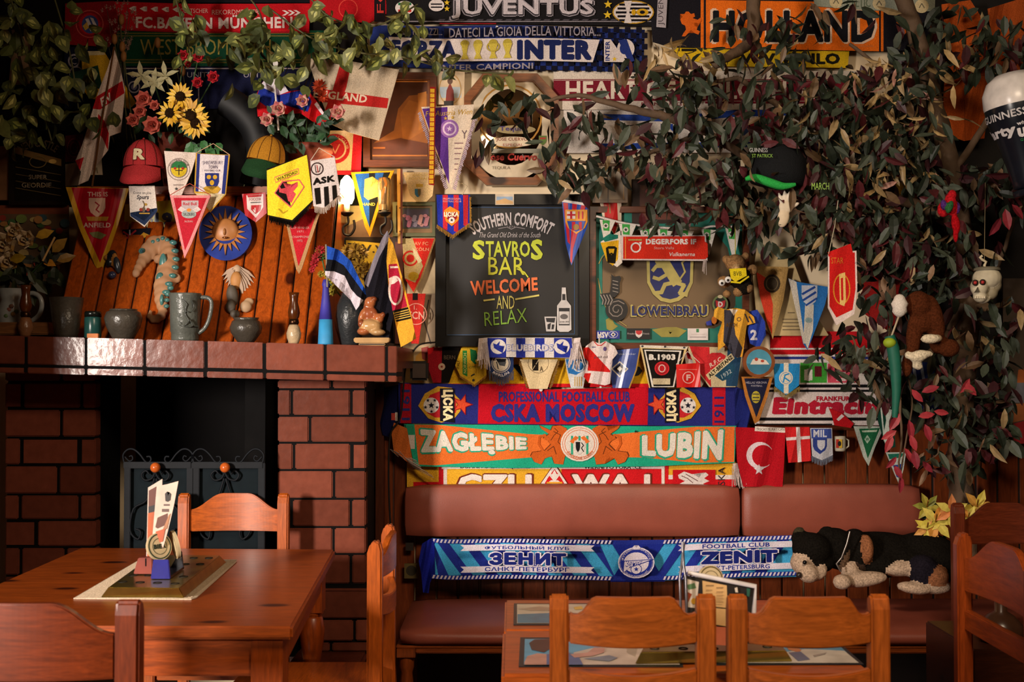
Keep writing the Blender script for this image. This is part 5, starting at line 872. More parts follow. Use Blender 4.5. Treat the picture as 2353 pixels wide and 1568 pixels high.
# bluebirds
bb = [('B', '#cfc8c4', [(1118, 776), (1315, 776), (1316, 823), (1120, 820)])] + [('R', '#26318c', a_, 777, b_, 822) for a_, b_ in ((1120, 1163), (1186, 1207), (1229, 1251), (1273, 1315))]
for cx_, f in ((1145, 1), (1291, 1)):
    bb += [('C', '#cfc8c4', cx_, 797, 18, 17), ('P', '#26318c', [(cx_ - 12, 789), (cx_ - 4, 792), (cx_ + 4, 784), (cx_ + 2, 794), (cx_ + 14, 796), (cx_ + 2, 800), (cx_ + 10, 812), (cx_ - 4, 804), (cx_ - 10, 800)], 'emblem')]
scarf('blue and white striped scarf with two swallow roundels under the chalkboard', 4.80, bb + [('T', '#8f96c4', 'BLUEBIRDS', 1163, 791, 1272, 808, {'b': .06}), ('T', '#cfc8c8', 'BLUEBIRDS', 1165, 793, 1270, 806, {'b': .03})], amp=.003)
for x0, x1, lb in ((1100, 1120, 'left'), (1314, 1334, 'right')):
    lab = {'left': 'white woolly tassel of the swallow scarf hanging over the yellow and green pennant', 'right': 'white woolly tassel of the swallow scarf beside the striped jersey'}[lb]
    s_ = -1 if lb == 'left' else 1
    flat('scarf_tassel', lab, 'tassel', 4.79, [('B', '#cbbfbc', [(x0, 778), (x1, 776), (x1, 822), (x0 + 4 * s_, 830)], .02), ('F', '#cbbfbc', x0, 790, x1, 786, 60, 9, (.2 if s_ > 0 else .12, 1)), ('F', '#d6ccca', x0 - 2, 800, x1, 806, 42, 10, (-.15 * s_, 1))], amp=.01, lam=20)
# row of small pennants under
bl = thing('adapter_box', 'square dark adapter box on a black cable above the stacked scarves', 'adapter', at(964, 852, 4.83))
g = MB(); px_box(942, 830, 984, 875, 4.83, mat('#17130f', 'plain', .35), g, 4.88); g.build('case', bl, bevel=.008)
g = MB(); px_box(948, 836, 978, 869, 4.826, mat('#3a2a20', 'plain', .5), g, 4.84); g.build('grille', bl)
g = MB(); g.tube([at(p[0], p[1], 4.84) for p in spline([(1000, 787), (965, 792), (945, 815), (932, 845), (928, 880), (920, 960), (897, 1000), (893, 1100), (897, 1200), (905, 1270)], 6)], .0035, mat('#0c0b0b', 'plain'), 6); single(g, 'black_cable', 'thin black cable running down beside the scarf ends', 'cable', at(930, 900, 4.84))
flat('magazine_cutout', 'cream and yellow printed sheet behind the adapter box', 'sheet', 4.93, [('B', '#a8916a', rect(918, 795, 1000, 882)), ('P', '#b8862a', [(955, 820), (975, 800), (985, 830), (970, 880), (950, 876)]), ('P', '#8c2a20', [(968, 800), (985, 796), (980, 830), (970, 825)])], mk='print', amp=0)
pennant('dark red and black pennant with small football, beside the yellow and green one', 4.88, [('B', '#8c1520', [(982, 800), (1058, 796), (1046, 840), (1032, 880), (995, 880), (984, 845)]), ('P', '#15110f', [(1016, 798), (1058, 796), (1046, 840), (1032, 880), (1014, 880)]), ('P', '#b3161e', [(984, 802), (1000, 796), (992, 812), (984, 816)]), ('T', '#6a5a4a', 'BERN', 1020, 817, 1046, 826), ('C', '#b8a08a', 1015, 843, 8, 8), ('S', '#7a2018', 1015, 843, 4)])
pennant('yellow pennant with green vertical panel next to the tassel', 4.86, [('B', '#c9a22a', [(1060, 800), (1118, 802), (1118, 862), (1090, 886), (1058, 866), (1046, 840)]), ('P', '#2a7a34', [(1063, 806), (1073, 806), (1074, 866), (1063, 860)]), ('T', '#d2c878', 'NORWICH', 1065, 812, 1072, 858, {'up': 1}), ('P', '#1f6a3a', [(1080, 802), (1094, 806), (1100, 830), (1092, 838), (1082, 828)], 'emblem'), ('C', '#d2b83a', 1096, 830, 4, 4), ('T', '#5a7a34', 'CITY FC', 1078, 842, 1104, 847), ('T', '#3a3418', 'ITALY', 1050, 828, 1056, 848, {'up': 1}), ('C', '#3a3a30', 1088, 874, 3, 3), ('L', '#3a3a30', [(1083, 864), (1090, 860)], 3), ('F', '#b8904a', 1056, 862, 1090, 884, 6, 18), ('F', '#b8904a', 1090, 884, 1118, 862, 6, 18)])
pennant('navy pennant with round flag badge and long fringe', 4.83, [('B', '#26355e', [(1122, 818), (1180, 818), (1180, 850), (1168, 866), (1152, 874), (1134, 866), (1122, 850)]), ('C', '#b8b0a8', 1151, 835, 22, 22), ('O', '#26355e', 1151, 835, 20, 20, 1.5), ('C', '#c9bda8', 1151, 836, 17, 17), ('P', '#17181c', [(1139, 825), (1163, 825), (1162, 832), (1144, 833)], 'emblem'), ('P', '#4a4c50', [(1144, 833), (1163, 832), (1160, 842), (1148, 840)], 'emblem'), ('L', '#2a2c30', [(1141, 832), (1145, 848)], 2), ('A', '#c9c2c4', 'BERLIN', 1151, 835, 31, 222, 138, 7, {'b': .04}), ('F', '#6a7084', 1122, 852, 1152, 868, 20, 18), ('F', '#6a7084', 1152, 868, 1181, 852, 20, 18)])
pennant('cream pennant with black and white quartered badge under the swallow scarf', 4.85, [('B', '#c9b48c', [(1194, 826), (1282, 826), (1268, 862), (1258, 894), (1216, 894), (1206, 862)]), ('O', '#5a4c3a', 1237, 834, 24, 24, 1), ('P', '#1c1814', [(1223, 826), (1237, 826), (1223, 850)], 'emblem'), ('P', '#1c1814', [(1237, 830), (1237, 852), (1223, 852)], 'emblem'), ('T', '#1c1814', 'E', 1225, 828, 1232, 840, B5), ('T', '#5a4c3a', 'A', 1240, 842, 1248, 854, B3), ('F', '#8a6a3a', 1196, 830, 1214, 892, 5, 18, (-1, .3)), ('F', '#8a6a3a', 1262, 892, 1282, 828, 5, 18, (1, .3))])
pennant('small blue and white pennant with printed columns beside the jersey', 4.85, [('B', '#bfc0c0', [(1298, 824), (1352, 824), (1346, 860), (1340, 892), (1312, 892), (1302, 850)]), ('P', '#2a6aa8', [(1300, 826), (1348, 826), (1346, 848), (1324, 862), (1306, 858)]), ('O', '#b8c4cc', 1330, 842, 14, 13, 3)] + [('R', '#b8924a', 1320 + i * 5, 866, 1322 + i * 5, 888) for i in range(4)])
# jersey
jr = flat('mini_jersey', 'small white and red striped football jersey on a hanger under the mirror corner', 'jersey', 4.81, [('B', '#cdbfbc', [(1362, 784), (1378, 790), (1392, 784), (1412, 796), (1420, 812), (1408, 826), (1402, 820), (1402, 882), (1390, 886), (1352, 880), (1340, 860), (1350, 830), (1340, 818), (1346, 796)]), ('P', '#b8201c', [(1341, 800), (1352, 798), (1402, 852), (1402, 856), (1350, 852), (1352, 832), (1341, 820)]), ('P', '#b8201c', [(1344, 858), (1358, 858), (1352, 880), (1341, 866)]), ('L', '#b8302c', [(1366, 786), (1373, 794), (1382, 794), (1391, 786)], 2), ('T', '#4a3c44', 'pel.nl', 1366, 818, 1396, 825), ('C', '#5a4a7a', 1390, 802, 4, 5), ('L', '#5a5a7a', [(1360, 798), (1368, 798)], 2), ('N', '#c9c0b8', [(1377, 790), (1377, 776), (1380, 770)], .003, 'hanger')], amp=.007, lam=36, group='mini kits')
pennant('blue pennant with white and black diamond, between the jersey and the black one', 4.84, [('B', '#3c4c8c', [(1404, 806), (1471, 800), (1462, 850), (1446, 892), (1408, 892), (1400, 850)]), ('P', '#c4bcac', [(1424, 830), (1444, 848), (1424, 868), (1404, 848)], 'emblem'), ('P', '#2c3a6a', [(1424, 834), (1440, 848), (1424, 864), (1408, 848)], 'emblem'), ('P', '#1a181a', [(1424, 837), (1436, 848), (1424, 860), (1412, 848)], 'emblem'), ('P', '#c4bcac', [(1424, 842), (1430, 848), (1424, 854), (1418, 848)], 'emblem'), ('T', '#a8b0cc', 'uwe becker', 1422, 811, 1461, 816), ('L', '#a8823a', [(1471, 800), (1462, 850), (1446, 892)], 3)], mk='gloss')
pennant('black pennant with white border and red round crest', 4.83, [('B', '#c9b07a', [(1470, 794), (1580, 798), (1560, 860), (1548, 892), (1492, 892), (1482, 850)]), ('P', '#cbc2b4', [(1470, 793), (1580, 797), (1578, 803), (1472, 799)]), ('P', '#15120f', [(1476, 801), (1572, 804), (1552, 892), (1494, 892)]), ('P', '#cdc6bc', [(1480, 804), (1566, 806), (1549, 890), (1498, 890)]), ('P', '#15120f', [(1484, 807), (1561, 809), (1546, 888), (1502, 888)]), ('T', '#cdc6bc', 'B.1903', 1491, 814, 1552, 828, {'b': .06}), ('O', '#b8242a', 1521, 847, 17, 16, 4), ('C', '#b8242a', 1521, 847, 12, 11), ('O', '#cdc6bc', 1521, 847, 8, 9, 2), ('R', '#b8a888', 1500, 870, 1540, 884), ('C', '#3a3a3a', 1476, 796, 2.5, 2), ('C', '#3a3a3a', 1528, 797, 2.5, 2), ('C', '#3a3a3a', 1572, 799, 2.5, 2)])
pennant('small red pennant with round F crest under a cord', 4.80, [('B', '#c2221e', [(1554, 838), (1608, 834), (1610, 890), (1555, 891)]), ('O', '#d8a8a0', 1582, 868, 14, 14, 2), ('T', '#d8b0a8', 'F', 1577, 861, 1587, 875, B8), ('R', '#d88a80', 1560, 849, 1602, 850, 'lettering'), ('N', '#c9c0b8', [(1554, 838), (1580, 808), (1608, 834)], .0015)], mk='gloss')
pennant('red, cream and blue pennant with a diagonal lettered band', 4.84, [('B', '#b8a884', [(1578, 796), (1710, 800), (1700, 850), (1690, 890), (1630, 890), (1600, 850)]), ('P', '#b8282c', [(1584, 796), (1630, 798), (1634, 890), (1610, 860)]), ('P', '#22405c', [(1672, 799), (1706, 800), (1694, 888), (1668, 888)]), ('P', '#b3282c', [(1624, 818), (1636, 811), (1656, 811), (1668, 818), (1664, 830), (1640, 856), (1630, 846)], 'emblem'), ('P', '#1f4258', [(1640, 862), (1680, 828), (1690, 846), (1680, 868), (1660, 876)], 'emblem'), ('P', '#c4b48c', [(1622, 862), (1680, 812), (1688, 824), (1630, 874)], 'emblem'), ('T', '#2a241c', 'ALT-BRITANZ', 0, 0, 0, 0, {'b': .04, 'q': [(1626, 861), (1680, 816), (1685, 823), (1632, 869)]}), ('T', '#d2b0a0', 'R.F.C.', 0, 0, 0, 0, {'b': .03, 'q': [(1629, 836), (1658, 818), (1662, 827), (1633, 846)]}), ('T', '#a8b0b0', '1932', 0, 0, 0, 0, {'q': [(1656, 862), (1678, 848), (1682, 856), (1660, 871)]})])
pennant('white and red striped pennant partly behind the small red one', 4.87, [('B', '#c9beb8', [(1570, 800), (1620, 800), (1640, 840), (1612, 890), (1580, 860)]), ('P', '#b3242c', [(1574, 800), (1590, 800), (1596, 830), (1580, 824)]), ('R', '#2a305a', 1590, 812, 1604, 818)])
# grey and orange kit, blue kit
flat('mini_jersey', 'small grey and orange football kit hanging at the mirror edge', 'jersey', 4.78, [('B', '#d09a34', [(1650, 705), (1668, 712), (1690, 708), (1712, 712), (1732, 728), (1736, 742), (1716, 748), (1710, 790), (1706, 820), (1694, 822), (1690, 796), (1668, 792), (1650, 806), (1650, 770), (1660, 740), (1640, 728), (1642, 712)]), ('P', '#3c3a44', [(1664, 712), (1690, 714), (1686, 740), (1690, 770), (1706, 800), (1700, 822), (1686, 820), (1680, 790), (1662, 786), (1664, 750)]), ('P', '#d2c6b8', [(1676, 710), (1696, 712), (1686, 726)]), ('T', '#5a4020', 'ATCH', 1668, 742, 1694, 752, B5), ('L', '#3c3a44', [(1712, 722), (1720, 740)], 3), ('L', '#3c3a44', [(1722, 728), (1730, 742)], 3), ('O', '#5a4a3a', 1698, 734, 5, 5, 1.5)], amp=.008, lam=30, group='mini kits')
flat('mini_jersey', 'small blue football shirt with white 2 behind the orange kit', 'jersey', 4.80, [('B', '#2a3f9a', [(1722, 716), (1740, 712), (1758, 740), (1760, 770), (1744, 800), (1724, 790), (1718, 760)]), ('T', '#c9c6d2', '2', 1724, 758, 1740, 782, B8)], amp=.008, lam=30, group='mini kits')
flat('round_plate', 'round souvenir plate with painted white harbour houses in brown rim', 'plate', 4.78, [('B', '#7a4424', ell(1744, 832, 37, 36), .015), ('C', '#4a8aa0', 1744, 832, 29, 29), ('P', '#3a7088', [(1716, 836), (1772, 836), (1766, 852), (1752, 860), (1734, 860), (1722, 850)], 'emblem'), ('P', '#cdc4b8', [(1724, 838), (1730, 826), (1744, 824), (1760, 828), (1768, 838)], 'emblem'), ('C', '#a84434', 1738, 826, 4, 4), ('C', '#a84434', 1752, 830, 4, 3)], mk='gloss', amp=0)
pennant('navy pennant with yellow emblem and orange edges below the round plate', 4.83, [('B', '#a86a2c', [(1704, 866), (1776, 866), (1764, 910), (1744, 968), (1734, 974), (1712, 910)]), ('P', '#1e2038', [(1710, 870), (1768, 870), (1756, 910), (1738, 960), (1720, 910)]), ('T', '#a8a4b0', 'HELLAS VERONA', 1714, 877, 1762, 882), ('T', '#a8a4b0', 'FOOTBALL', 1726, 885, 1752, 889), ('C', '#a89a34', 1737, 913, 10, 14), ('L', '#1e2038', [(1730, 906), (1744, 906)], 2), ('L', '#1e2038', [(1730, 914), (1744, 914)], 2), ('L', '#1e2038', [(1730, 921), (1744, 921)], 2)])
pennant('bright blue shield pennant with white monogram and gold fringe', 4.82, [('B', '#2680bc', [(1778, 836), (1838, 836), (1836, 886), (1806, 910), (1781, 888)]), ('R', '#cdc4b4', 1801, 834, 1812, 905), ('C', '#cdc4b4', 1806, 869, 16, 16), ('O', '#2680bc', 1806, 869, 13, 13, 1), ('L', '#2680bc', [(1800, 878), (1804, 862), (1812, 860)], 3), ('L', '#2680bc', [(1802, 868), (1814, 876)], 3), ('F', '#a8955a', 1779, 888, 1806, 908, 12, 18), ('F', '#a8955a', 1806, 908, 1838, 888, 12, 20)])
# flags under
flag('red Turkish flag with white crescent and star beside the bench back', 4.84, [('B', '#a8121e', [(1690, 982), (1805, 986), (1802, 1060), (1798, 1119), (1708, 1119), (1694, 1060)]), ('P', '#cdc2b8', [(1735, 980), (1806, 984), (1804, 995), (1734, 991)]), ('T', '#4a3a38', 'TRSCAY MURAT CAN', 1738, 984, 1802, 990), ('C', '#cdbfc4', 1746, 1047, 31, 31), ('C', '#a8121e', 1753, 1048, 25, 25), ('S', '#cdc4ca', 1744, 1080, 13)], amp=.006, lam=70)
flag('red Danish flag with white cross, beside the Turkish one', 4.83, [('B', '#bf2224', [(1804, 982), (1860, 982), (1864, 1060), (1812, 1064)]), ('P', '#cfc4c4', [(1829, 982), (1838, 982), (1842, 1062), (1833, 1063)]), ('P', '#cfc4c4', [(1806, 1006), (1861, 1002), (1861, 1009), (1807, 1013)])], amp=.005, lam=40)
pennant('blue and white shield pennant with white fringe on the wood wall', 4.83, [('B', '#b4b4bc', [(1862, 984), (1912, 984), (1914, 1050), (1888, 1062), (1866, 1048)]), ('P', '#3a4c94', [(1864, 986), (1910, 986), (1911, 1008), (1865, 1008)]), ('T', '#c4c6d2', 'MIL', 1869, 988, 1900, 1005, B5), ('H', '#2c3c80', 1868, 1008, 1900, 1044), ('H', '#b4b4bc', 1878, 1012, 1896, 1036), ('F', '#8a90a0', 1864, 1048, 1888, 1058, 14, 14), ('F', '#8a90a0', 1888, 1058, 1914, 1046, 14, 14)])
pennant('green triangular pennant with white diamond W under the striped scarf', 4.84, [('B', '#a8b0a4', [(1962, 980), (2032, 980), (2010, 1030), (1996, 1071), (1984, 1050)]), ('P', '#1c5a38', [(1974, 986), (2022, 984), (2002, 1034), (1994, 1054)]), ('P', '#9ab09a', [(1993, 1000), (2000, 1010), (1993, 1020), (1986, 1010)], 'emblem'), ('T', '#1c5a38', 'W', 1989, 1006, 1997, 1014, B3), ('P', '#a8b8a0', [(1980, 990), (2016, 988), (2014, 993), (1982, 994)], 'emblem')])
# right hand group
pennant('red and tan pennant with dark round seal beside the mirror', 4.84, [('B', '#a8854e', [(1738, 612), (1812, 614), (1800, 690), (1776, 780), (1762, 740), (1746, 660)]), ('P', '#bf3a26', [(1738, 625), (1762, 640), (1776, 700), (1774, 770), (1762, 740), (1746, 680)]), ('C', '#3c3226', 1774, 652, 19, 21), ('O', '#6a5a40', 1774, 652, 14, 16, 2), ('T', '#8a6a34', 'CLUB', 1772, 618, 1796, 624)])
flat('parchment_pennant', 'tan paper pennant with lines of small print behind the blue one', 'pennant', 4.88, [('B', '#b09a6e', [(1740, 560), (1812, 570), (1860, 700), (1905, 772), (1775, 772), (1740, 740), (1730, 640)])] + [('R', '#5a4a34', 1798, 733 + i * 8, 1836 + (i % 2) * 4, 735 + i * 8, 'lettering') for i in range(4)] + [('R', '#5a4a34', 1810, 718, 1826, 720, 'lettering')], mk='print', amp=0)
pennant('blue pennant with tall white tower and diagonal striped badge', 4.83, [('B', '#2a6aac', [(1812, 640), (1832, 648), (1905, 660), (1896, 700), (1856, 804), (1846, 790), (1828, 700)]), ('P', '#c4bcae', [(1812, 640), (1830, 648), (1850, 790), (1846, 790)]), ('P', '#c9c2b4', [(1850, 700), (1870, 700), (1868, 760), (1856, 802), (1846, 780)]), ('H', '#bfc2cc', 1842, 656, 1878, 706), ('L', '#2a4a94', [(1846, 690), (1874, 672)], 5), ('L', '#2a4a94', [(1844, 676), (1872, 660)], 5), ('L', '#2a4a94', [(1852, 702), (1876, 686)], 4), ('C', '#8aa0a0', 1858, 736, 8, 6)])
pennant('red pennant with white border and gold wreath hanging among the leaves', 4.3, [('B', '#cdbdb8', [(1903, 585), (1968, 576), (1970, 665), (1963, 722), (1922, 748), (1903, 708)]), ('P', '#b81c1a', [(1906, 590), (1964, 580), (1966, 664), (1959, 712), (1922, 730), (1906, 704)]), ('P', '#b81c1a', [(1902, 580), (1955, 560), (1960, 582), (1904, 590)]), ('O', '#c9802a', 1934, 665, 20, 36, 3), ('P', '#d2b068', [(1928, 630), (1942, 626), (1944, 690), (1940, 704), (1930, 700)], 'emblem'), ('P', '#b81c1a', [(1932, 640), (1937, 638), (1938, 690), (1933, 690)], 'emblem'), ('T', '#c9702a', 'STAR', 1910, 592, 1938, 606), ('N', '#b0a890', [(1904, 584), (1918, 520), (1926, 460)], .0015)])
flat('hanging_cloth', 'plain orange cloth showing through the leaves at upper right', 'cloth', 4.80, [('B', '#b04e1c', [(2164, 10), (2230, 0), (2268, 60), (2270, 250), (2262, 318), (2215, 324), (2175, 310), (2168, 230), (2176, 120)]), ('L', '#8a3c14', [(2216, 230), (2218, 322)], 1.5), ('L', '#8a3c14', [(2240, 172), (2268, 174)], 1.5)], amp=.012, lam=90)
flat('hanging_cloth', 'orange cloth in the top right corner above the black cup', 'cloth', 4.82, [('B', '#a84c1e', [(2270, 20), (2400, -20), (2400, 170), (2330, 185), (2300, 190), (2285, 120)])], amp=.012, lam=90)
flat('wall_poster', 'tan and red printed board at the wall end beside the tree', 'poster', 4.80, [('B', '#4a3c30', rect(2305, 640, 2420, 1020)), ('P', '#a85a28', [(2340, 850), (2420, 840), (2420, 880), (2336, 885)]), ('P', '#6a6a72', [(2326, 880), (2420, 880), (2420, 930), (2322, 925)]), ('P', '#9a5a30', [(2322, 930), (2420, 920), (2420, 950), (2326, 972)]), ('P', '#8c141c', [(2325, 975), (2420, 950), (2420, 1020), (2330, 1020)]), ('P', '#a89a80', [(2304, 848), (2328, 850), (2326, 874), (2306, 872)])], mk='print', amp=0)
flat('hanging_cloth', 'red and brown printed shirt half hidden behind the tree', 'cloth', 4.86, [('B', '#8c1a18', [(1975, 500), (2080, 520), (2110, 600), (2100, 700), (2040, 760), (1985, 720)]), ('P', '#b8622a', [(2010, 430), (2080, 430), (2110, 500), (2090, 520), (2020, 500)]), ('P', '#7a5a44', [(2018, 630), (2056, 620), (2060, 690), (2020, 690)])], amp=.01)
flat('hanging_cloth', 'orange and yellow cloth glimpsed through the upper leaves', 'cloth', 4.84, [('B', '#b8661e', [(2015, 410), (2100, 400), (2115, 500), (2040, 520), (2010, 480)]), ('C', '#c99a2a', 2070, 440, 18, 20)], amp=.01)
for (lb, c1, c2, x, y, w_, h_) in (('dark green and white scarf hanging straight down beside the stem', '#123a2c', '#b8c0b4', 2012, 878, 34, 150), ('dark blue and grey striped scarf below the plush feet', '#1a2352', '#7a8090', 2085, 830, 60, 110), ('dark blue pennant strip beside the green stick', '#1c2a6a', '#6a74a0', 1996, 820, 14, 70)):
    flat('scarf_tail', lb, 'scarf', 4.80, [('B', c1, [(x, y), (x + w_, y + 4), (x + w_ + 12, y + h_), (x + w_ * .45 + 10, y + h_ + 4), (x + 6, y + h_ * .6)])] + [('P', c2, [(x + w_ * (.15 + .3 * i), y + 2), (x + w_ * (.27 + .3 * i), y + 3), (x + w_ * (.4 + .3 * i) + 9, y + h_ * .95), (x + w_ * (.28 + .3 * i) + 9, y + h_ * .9)]) for i in range(2)], amp=.008, lam=40, group=g_sc)
flat('pennant', 'white and green pennant tip hanging behind the red leaves', 'pennant', 4.80, [('B', '#b4bcb4', [(2036, 1040), (2082, 1040), (2076, 1080), (2066, 1112), (2056, 1090)]), ('P', '#1f6a55', [(2040, 1044), (2078, 1042), (2070, 1052), (2044, 1056)]), ('P', '#2a3f8a', [(2052, 1070), (2076, 1066), (2068, 1100), (2060, 1096)])], amp=.003, group=g_pn)
flat('white_ribbon', 'long white ribbon hanging beside the red leaves', 'ribbon', 4.79, [('B', '#b8c0b4', [(2036, 880), (2046, 876), (2050, 940), (2046, 970), (2050, 1010), (2038, 1030), (2030, 1005), (2038, 960), (2034, 915)])], amp=.008, lam=30)
# ---------------------------------------------------------------- soft and organic shapes
def blob(balls, name, label=None, cat=None, loc=None, parent=None, vox=.007, kind='fur', sm=3, group=None):
    """balls: (centre, radii, hexcolour[, z-rotation, y-rotation]) merged into one skin; every face takes the colour of the ball it belongs to"""
    m = MB(); info = []
    for b in balls:
        c, r, col = Vector(b[0]), b[1], b[2]; r = (r, r, r) if not isinstance(r, tuple) else r
        rot = (Matrix.Rotation(b[3] if len(b) > 3 else 0, 3, 'Y'))
        m.ball(c, r, mat(col, kind), 16, 10, rot); info.append((c, Vector(r), rot.inverted(), col))
    o = m.build(name, parent, loc if loc is not None else balls[0][0])
    md = o.modifiers.new('r', 'REMESH'); md.mode = 'VOXEL'; md.voxel_size = vox; md.use_smooth_shade = True
    if sm: s = o.modifiers.new('s', 'SMOOTH'); s.iterations = sm; s.factor = .5
    dg = bpy.context.evaluated_depsgraph_get(); me = bpy.data.meshes.new_from_object(o.evaluated_get(dg)); o.modifiers.clear()
    old = o.data; o.data = me; bpy.data.meshes.remove(old)
    base = rootloc(o); mats = []
    me.materials.clear()
    for inf in info:
        if inf[3] not in mats: mats.append(inf[3]); me.materials.append(mat(inf[3], kind))
    idx = []
    for p in me.polygons:
        q = p.center + base; best = 1e9; bi = 0
        for inf in info:
            d = inf[2] @ (q - inf[0]); v = math.sqrt((d.x / inf[1].x) ** 2 + (d.y / inf[1].y) ** 2 + (d.z / inf[1].z) ** 2)
            if v < best: best = v; bi = mats.index(inf[3])
        idx.append(bi)
    me.polygons.foreach_set('material_index', idx); me.polygons.foreach_set('use_smooth', [True] * len(idx)); me.update()
    return tag(o, label, cat, group)
def pb(px, py, Y, rx, ry, rz_, col, rot=0):
    """ball from picture units: radii rx (across), ry (depth), rz_ (up) in picture units"""
    k = Y / F; return (at(px, py, Y), (rx * k, ry * k, rz_ * k), col, math.radians(rot))

# plush husky lying on the bench
YD = 4.50; BLK_, TAN, CRM = '#15120f', '#8c5a3c', '#b39a84'
dog = blob([pb(2010, 1272, 4.55, 120, 55, 50, BLK_), pb(1935, 1268, 4.5, 60, 50, 42, BLK_), pb(1888, 1290, 4.44, 30, 34, 26, BLK_), pb(1960, 1305, 4.46, 30, 30, 26, '#3a2c24'), pb(2020, 1300, 4.48, 60, 40, 30, BLK_), pb(2070, 1290, 4.5, 60, 40, 34, BLK_), pb(2120, 1275, 4.55, 80, 55, 52, BLK_), pb(2140, 1300, 4.5, 62, 45, 50, BLK_), pb(1965, 1265, 4.5, 34, 55, 50, BLK_),
            pb(1915, 1255, 4.48, 52, 48, 42, BLK_), pb(1865, 1262, 4.42, 46, 42, 38, BLK_, 12), pb(1842, 1292, 4.4, 26, 30, 28, CRM, 20), pb(1856, 1318, 4.36, 26, 24, 22, CRM, 30), pb(1880, 1318, 4.38, 24, 20, 16, CRM, -35), pb(1832, 1245, 4.42, 12, 10, 22, BLK_, -30),
            pb(1990, 1262, 4.43, 16, 30, 34, TAN), pb(1940, 1280, 4.44, 11, 20, 30, '#5a4433', 20), pb(2060, 1305, 4.46, 55, 35, 20, CRM), pb(1980, 1332, 4.38, 62, 26, 18, CRM, -6), pb(1935, 1338, 4.34, 22, 24, 18, CRM), pb(1952, 1318, 4.42, 18, 22, 26, CRM, 20),
            pb(2100, 1352, 4.40, 42, 22, 14, CRM, 8), pb(2148, 1350, 4.42, 40, 24, 16, CRM), pb(2150, 1325, 4.42, 30, 30, 26, TAN), pb(2120, 1310, 4.43, 34, 30, 34, '#1c1820', 30), pb(1862, 1255, 4.385, 12, 12, 8, TAN, -20), pb(1882, 1270, 4.385, 10, 10, 14, TAN, -20), pb(1835, 1225, 4.44, 14, 10, 16, '#3a3426', 40), pb(1900, 1225, 4.46, 20, 14, 16, BLK_)],
           'plush_dog', 'black, tan and cream plush husky lying on the bench seat with its head lowered', 'plush toy', at(2000, 1355, 4.5), vox=.009)
for (x, y, r, c_) in ((1849, 1293, 5, '#050505'), (1836, 1322, 7, '#2a2220')):
    g = MB(); g.ball(at(x, y, 4.335), r * 4.4 / F, mat(c_, 'gloss')); g.build('eye' if r == 5 else 'nose', dog)
g = MB(); g.tube([at(p[0], p[1], 4.36 + (0 if p[2] else .0)) for p in ((1953, 1222, 1), (1946, 1250, 1), (1934, 1282, 1), (1922, 1296, 1), (1932, 1314, 1))], .004, mat('#8a8078', 'metal'), 6); g.build('collar', dog)

# bear with yellow shirt, monkey, skull
YBR = 4.70; BR = '#8a6844'
bear = blob([pb(1690, 605, YBR, 24, 22, 21, BR), pb(1668, 596, YBR, 9, 8, 10, BR), pb(1714, 588, YBR, 9, 8, 9, BR), pb(1692, 616, YBR - .03, 10, 12, 9, '#a88860'), pb(1700, 640, YBR, 26, 22, 24, '#17130f'), pb(1712, 660, YBR, 20, 18, 18, '#17130f'),
             pb(1730, 620, YBR, 12, 11, 13, BR), pb(1664, 648, YBR, 16, 13, 14, BR, 20), pb(1718, 662, YBR - .01, 14, 12, 12, BR), pb(1696, 672, YBR, 12, 11, 11, BR), pb(1670, 676, YBR, 10, 10, 9, BR)],
            'teddy_bear', 'small light brown teddy bear in black and yellow shirt hung on the mirror edge', 'plush toy', at(1697, 640, YBR), vox=.005)
r_ = flat('x', None, None, 4.645, [('B', '#c9b41e', [(1676, 618), (1714, 616), (1716, 634), (1690, 648), (1680, 640)]), ('L', '#c9b41e', [(1680, 648), (1700, 650), (1720, 636)], 4), ('T', '#3a3a1a', 'BVB', 1686, 624, 1704, 634)], amp=.001)
for ch in list(r_.children):
    off = r_.location - bear.location
    for v in ch.data.vertices: v.co += off
    ch.parent = bear
    if ch.name.startswith('cloth'): ch.name = 'shirt_front'; ch['label'] = 'yellow shirt front'; sf = ch
for ch in list(bear.children):
    if ch is not sf: ch.parent = sf
bpy.data.objects.remove(r_)
for x in (1659, 1673):
    g = MB(); g.ball(at(x, 650 - (x - 1659) * .5, 4.655), .013, mat('#d2d0cc', 'gloss')); o = g.build('eye', bear); g = MB(); g.ball(at(x, 651 - (x - 1659) * .5, 4.643), .005, mat('#0a0a0a', 'gloss')); g.build('pupil', o)
g = MB(); g.tube([at(1690, 590, YBR), at(1689, 515, YBR)], .0018, mat('#a8a030', 'plain'), 5); g.build('cord', bear)
MK, WH_ = '#4a2412', '#cfc2a8'
mk_ = blob([pb(2110, 700, 4.22, 30, 26, 32, MK), pb(2100, 770, 4.22, 18, 16, 55, MK, 4), pb(2148, 730, 4.22, 20, 18, 55, MK, -14), pb(2086, 835, 4.22, 14, 12, 34, MK, 6), pb(2150, 785, 4.22, 16, 14, 30, MK, -6), pb(2180, 800, 4.22, 26, 16, 22, MK), pb(2120, 740, 4.22, 30, 20, 26, MK),
            pb(2138, 779, 4.17, 24, 14, 12, WH_, 0), pb(2155, 778, 4.18, 12, 12, 10, '#b39878'), pb(2112, 818, 4.17, 24, 14, 14, WH_, -14), pb(2086, 816, 4.18, 9, 9, 10, WH_), pb(2132, 814, 4.17, 14, 10, 8, WH_), pb(2108, 842, 4.18, 14, 10, 9, WH_, 10)],
           'plush_monkey', 'long-limbed brown plush monkey with cream hands and feet hanging in the tree', 'plush toy', at(2120, 760, 4.22), vox=.008)
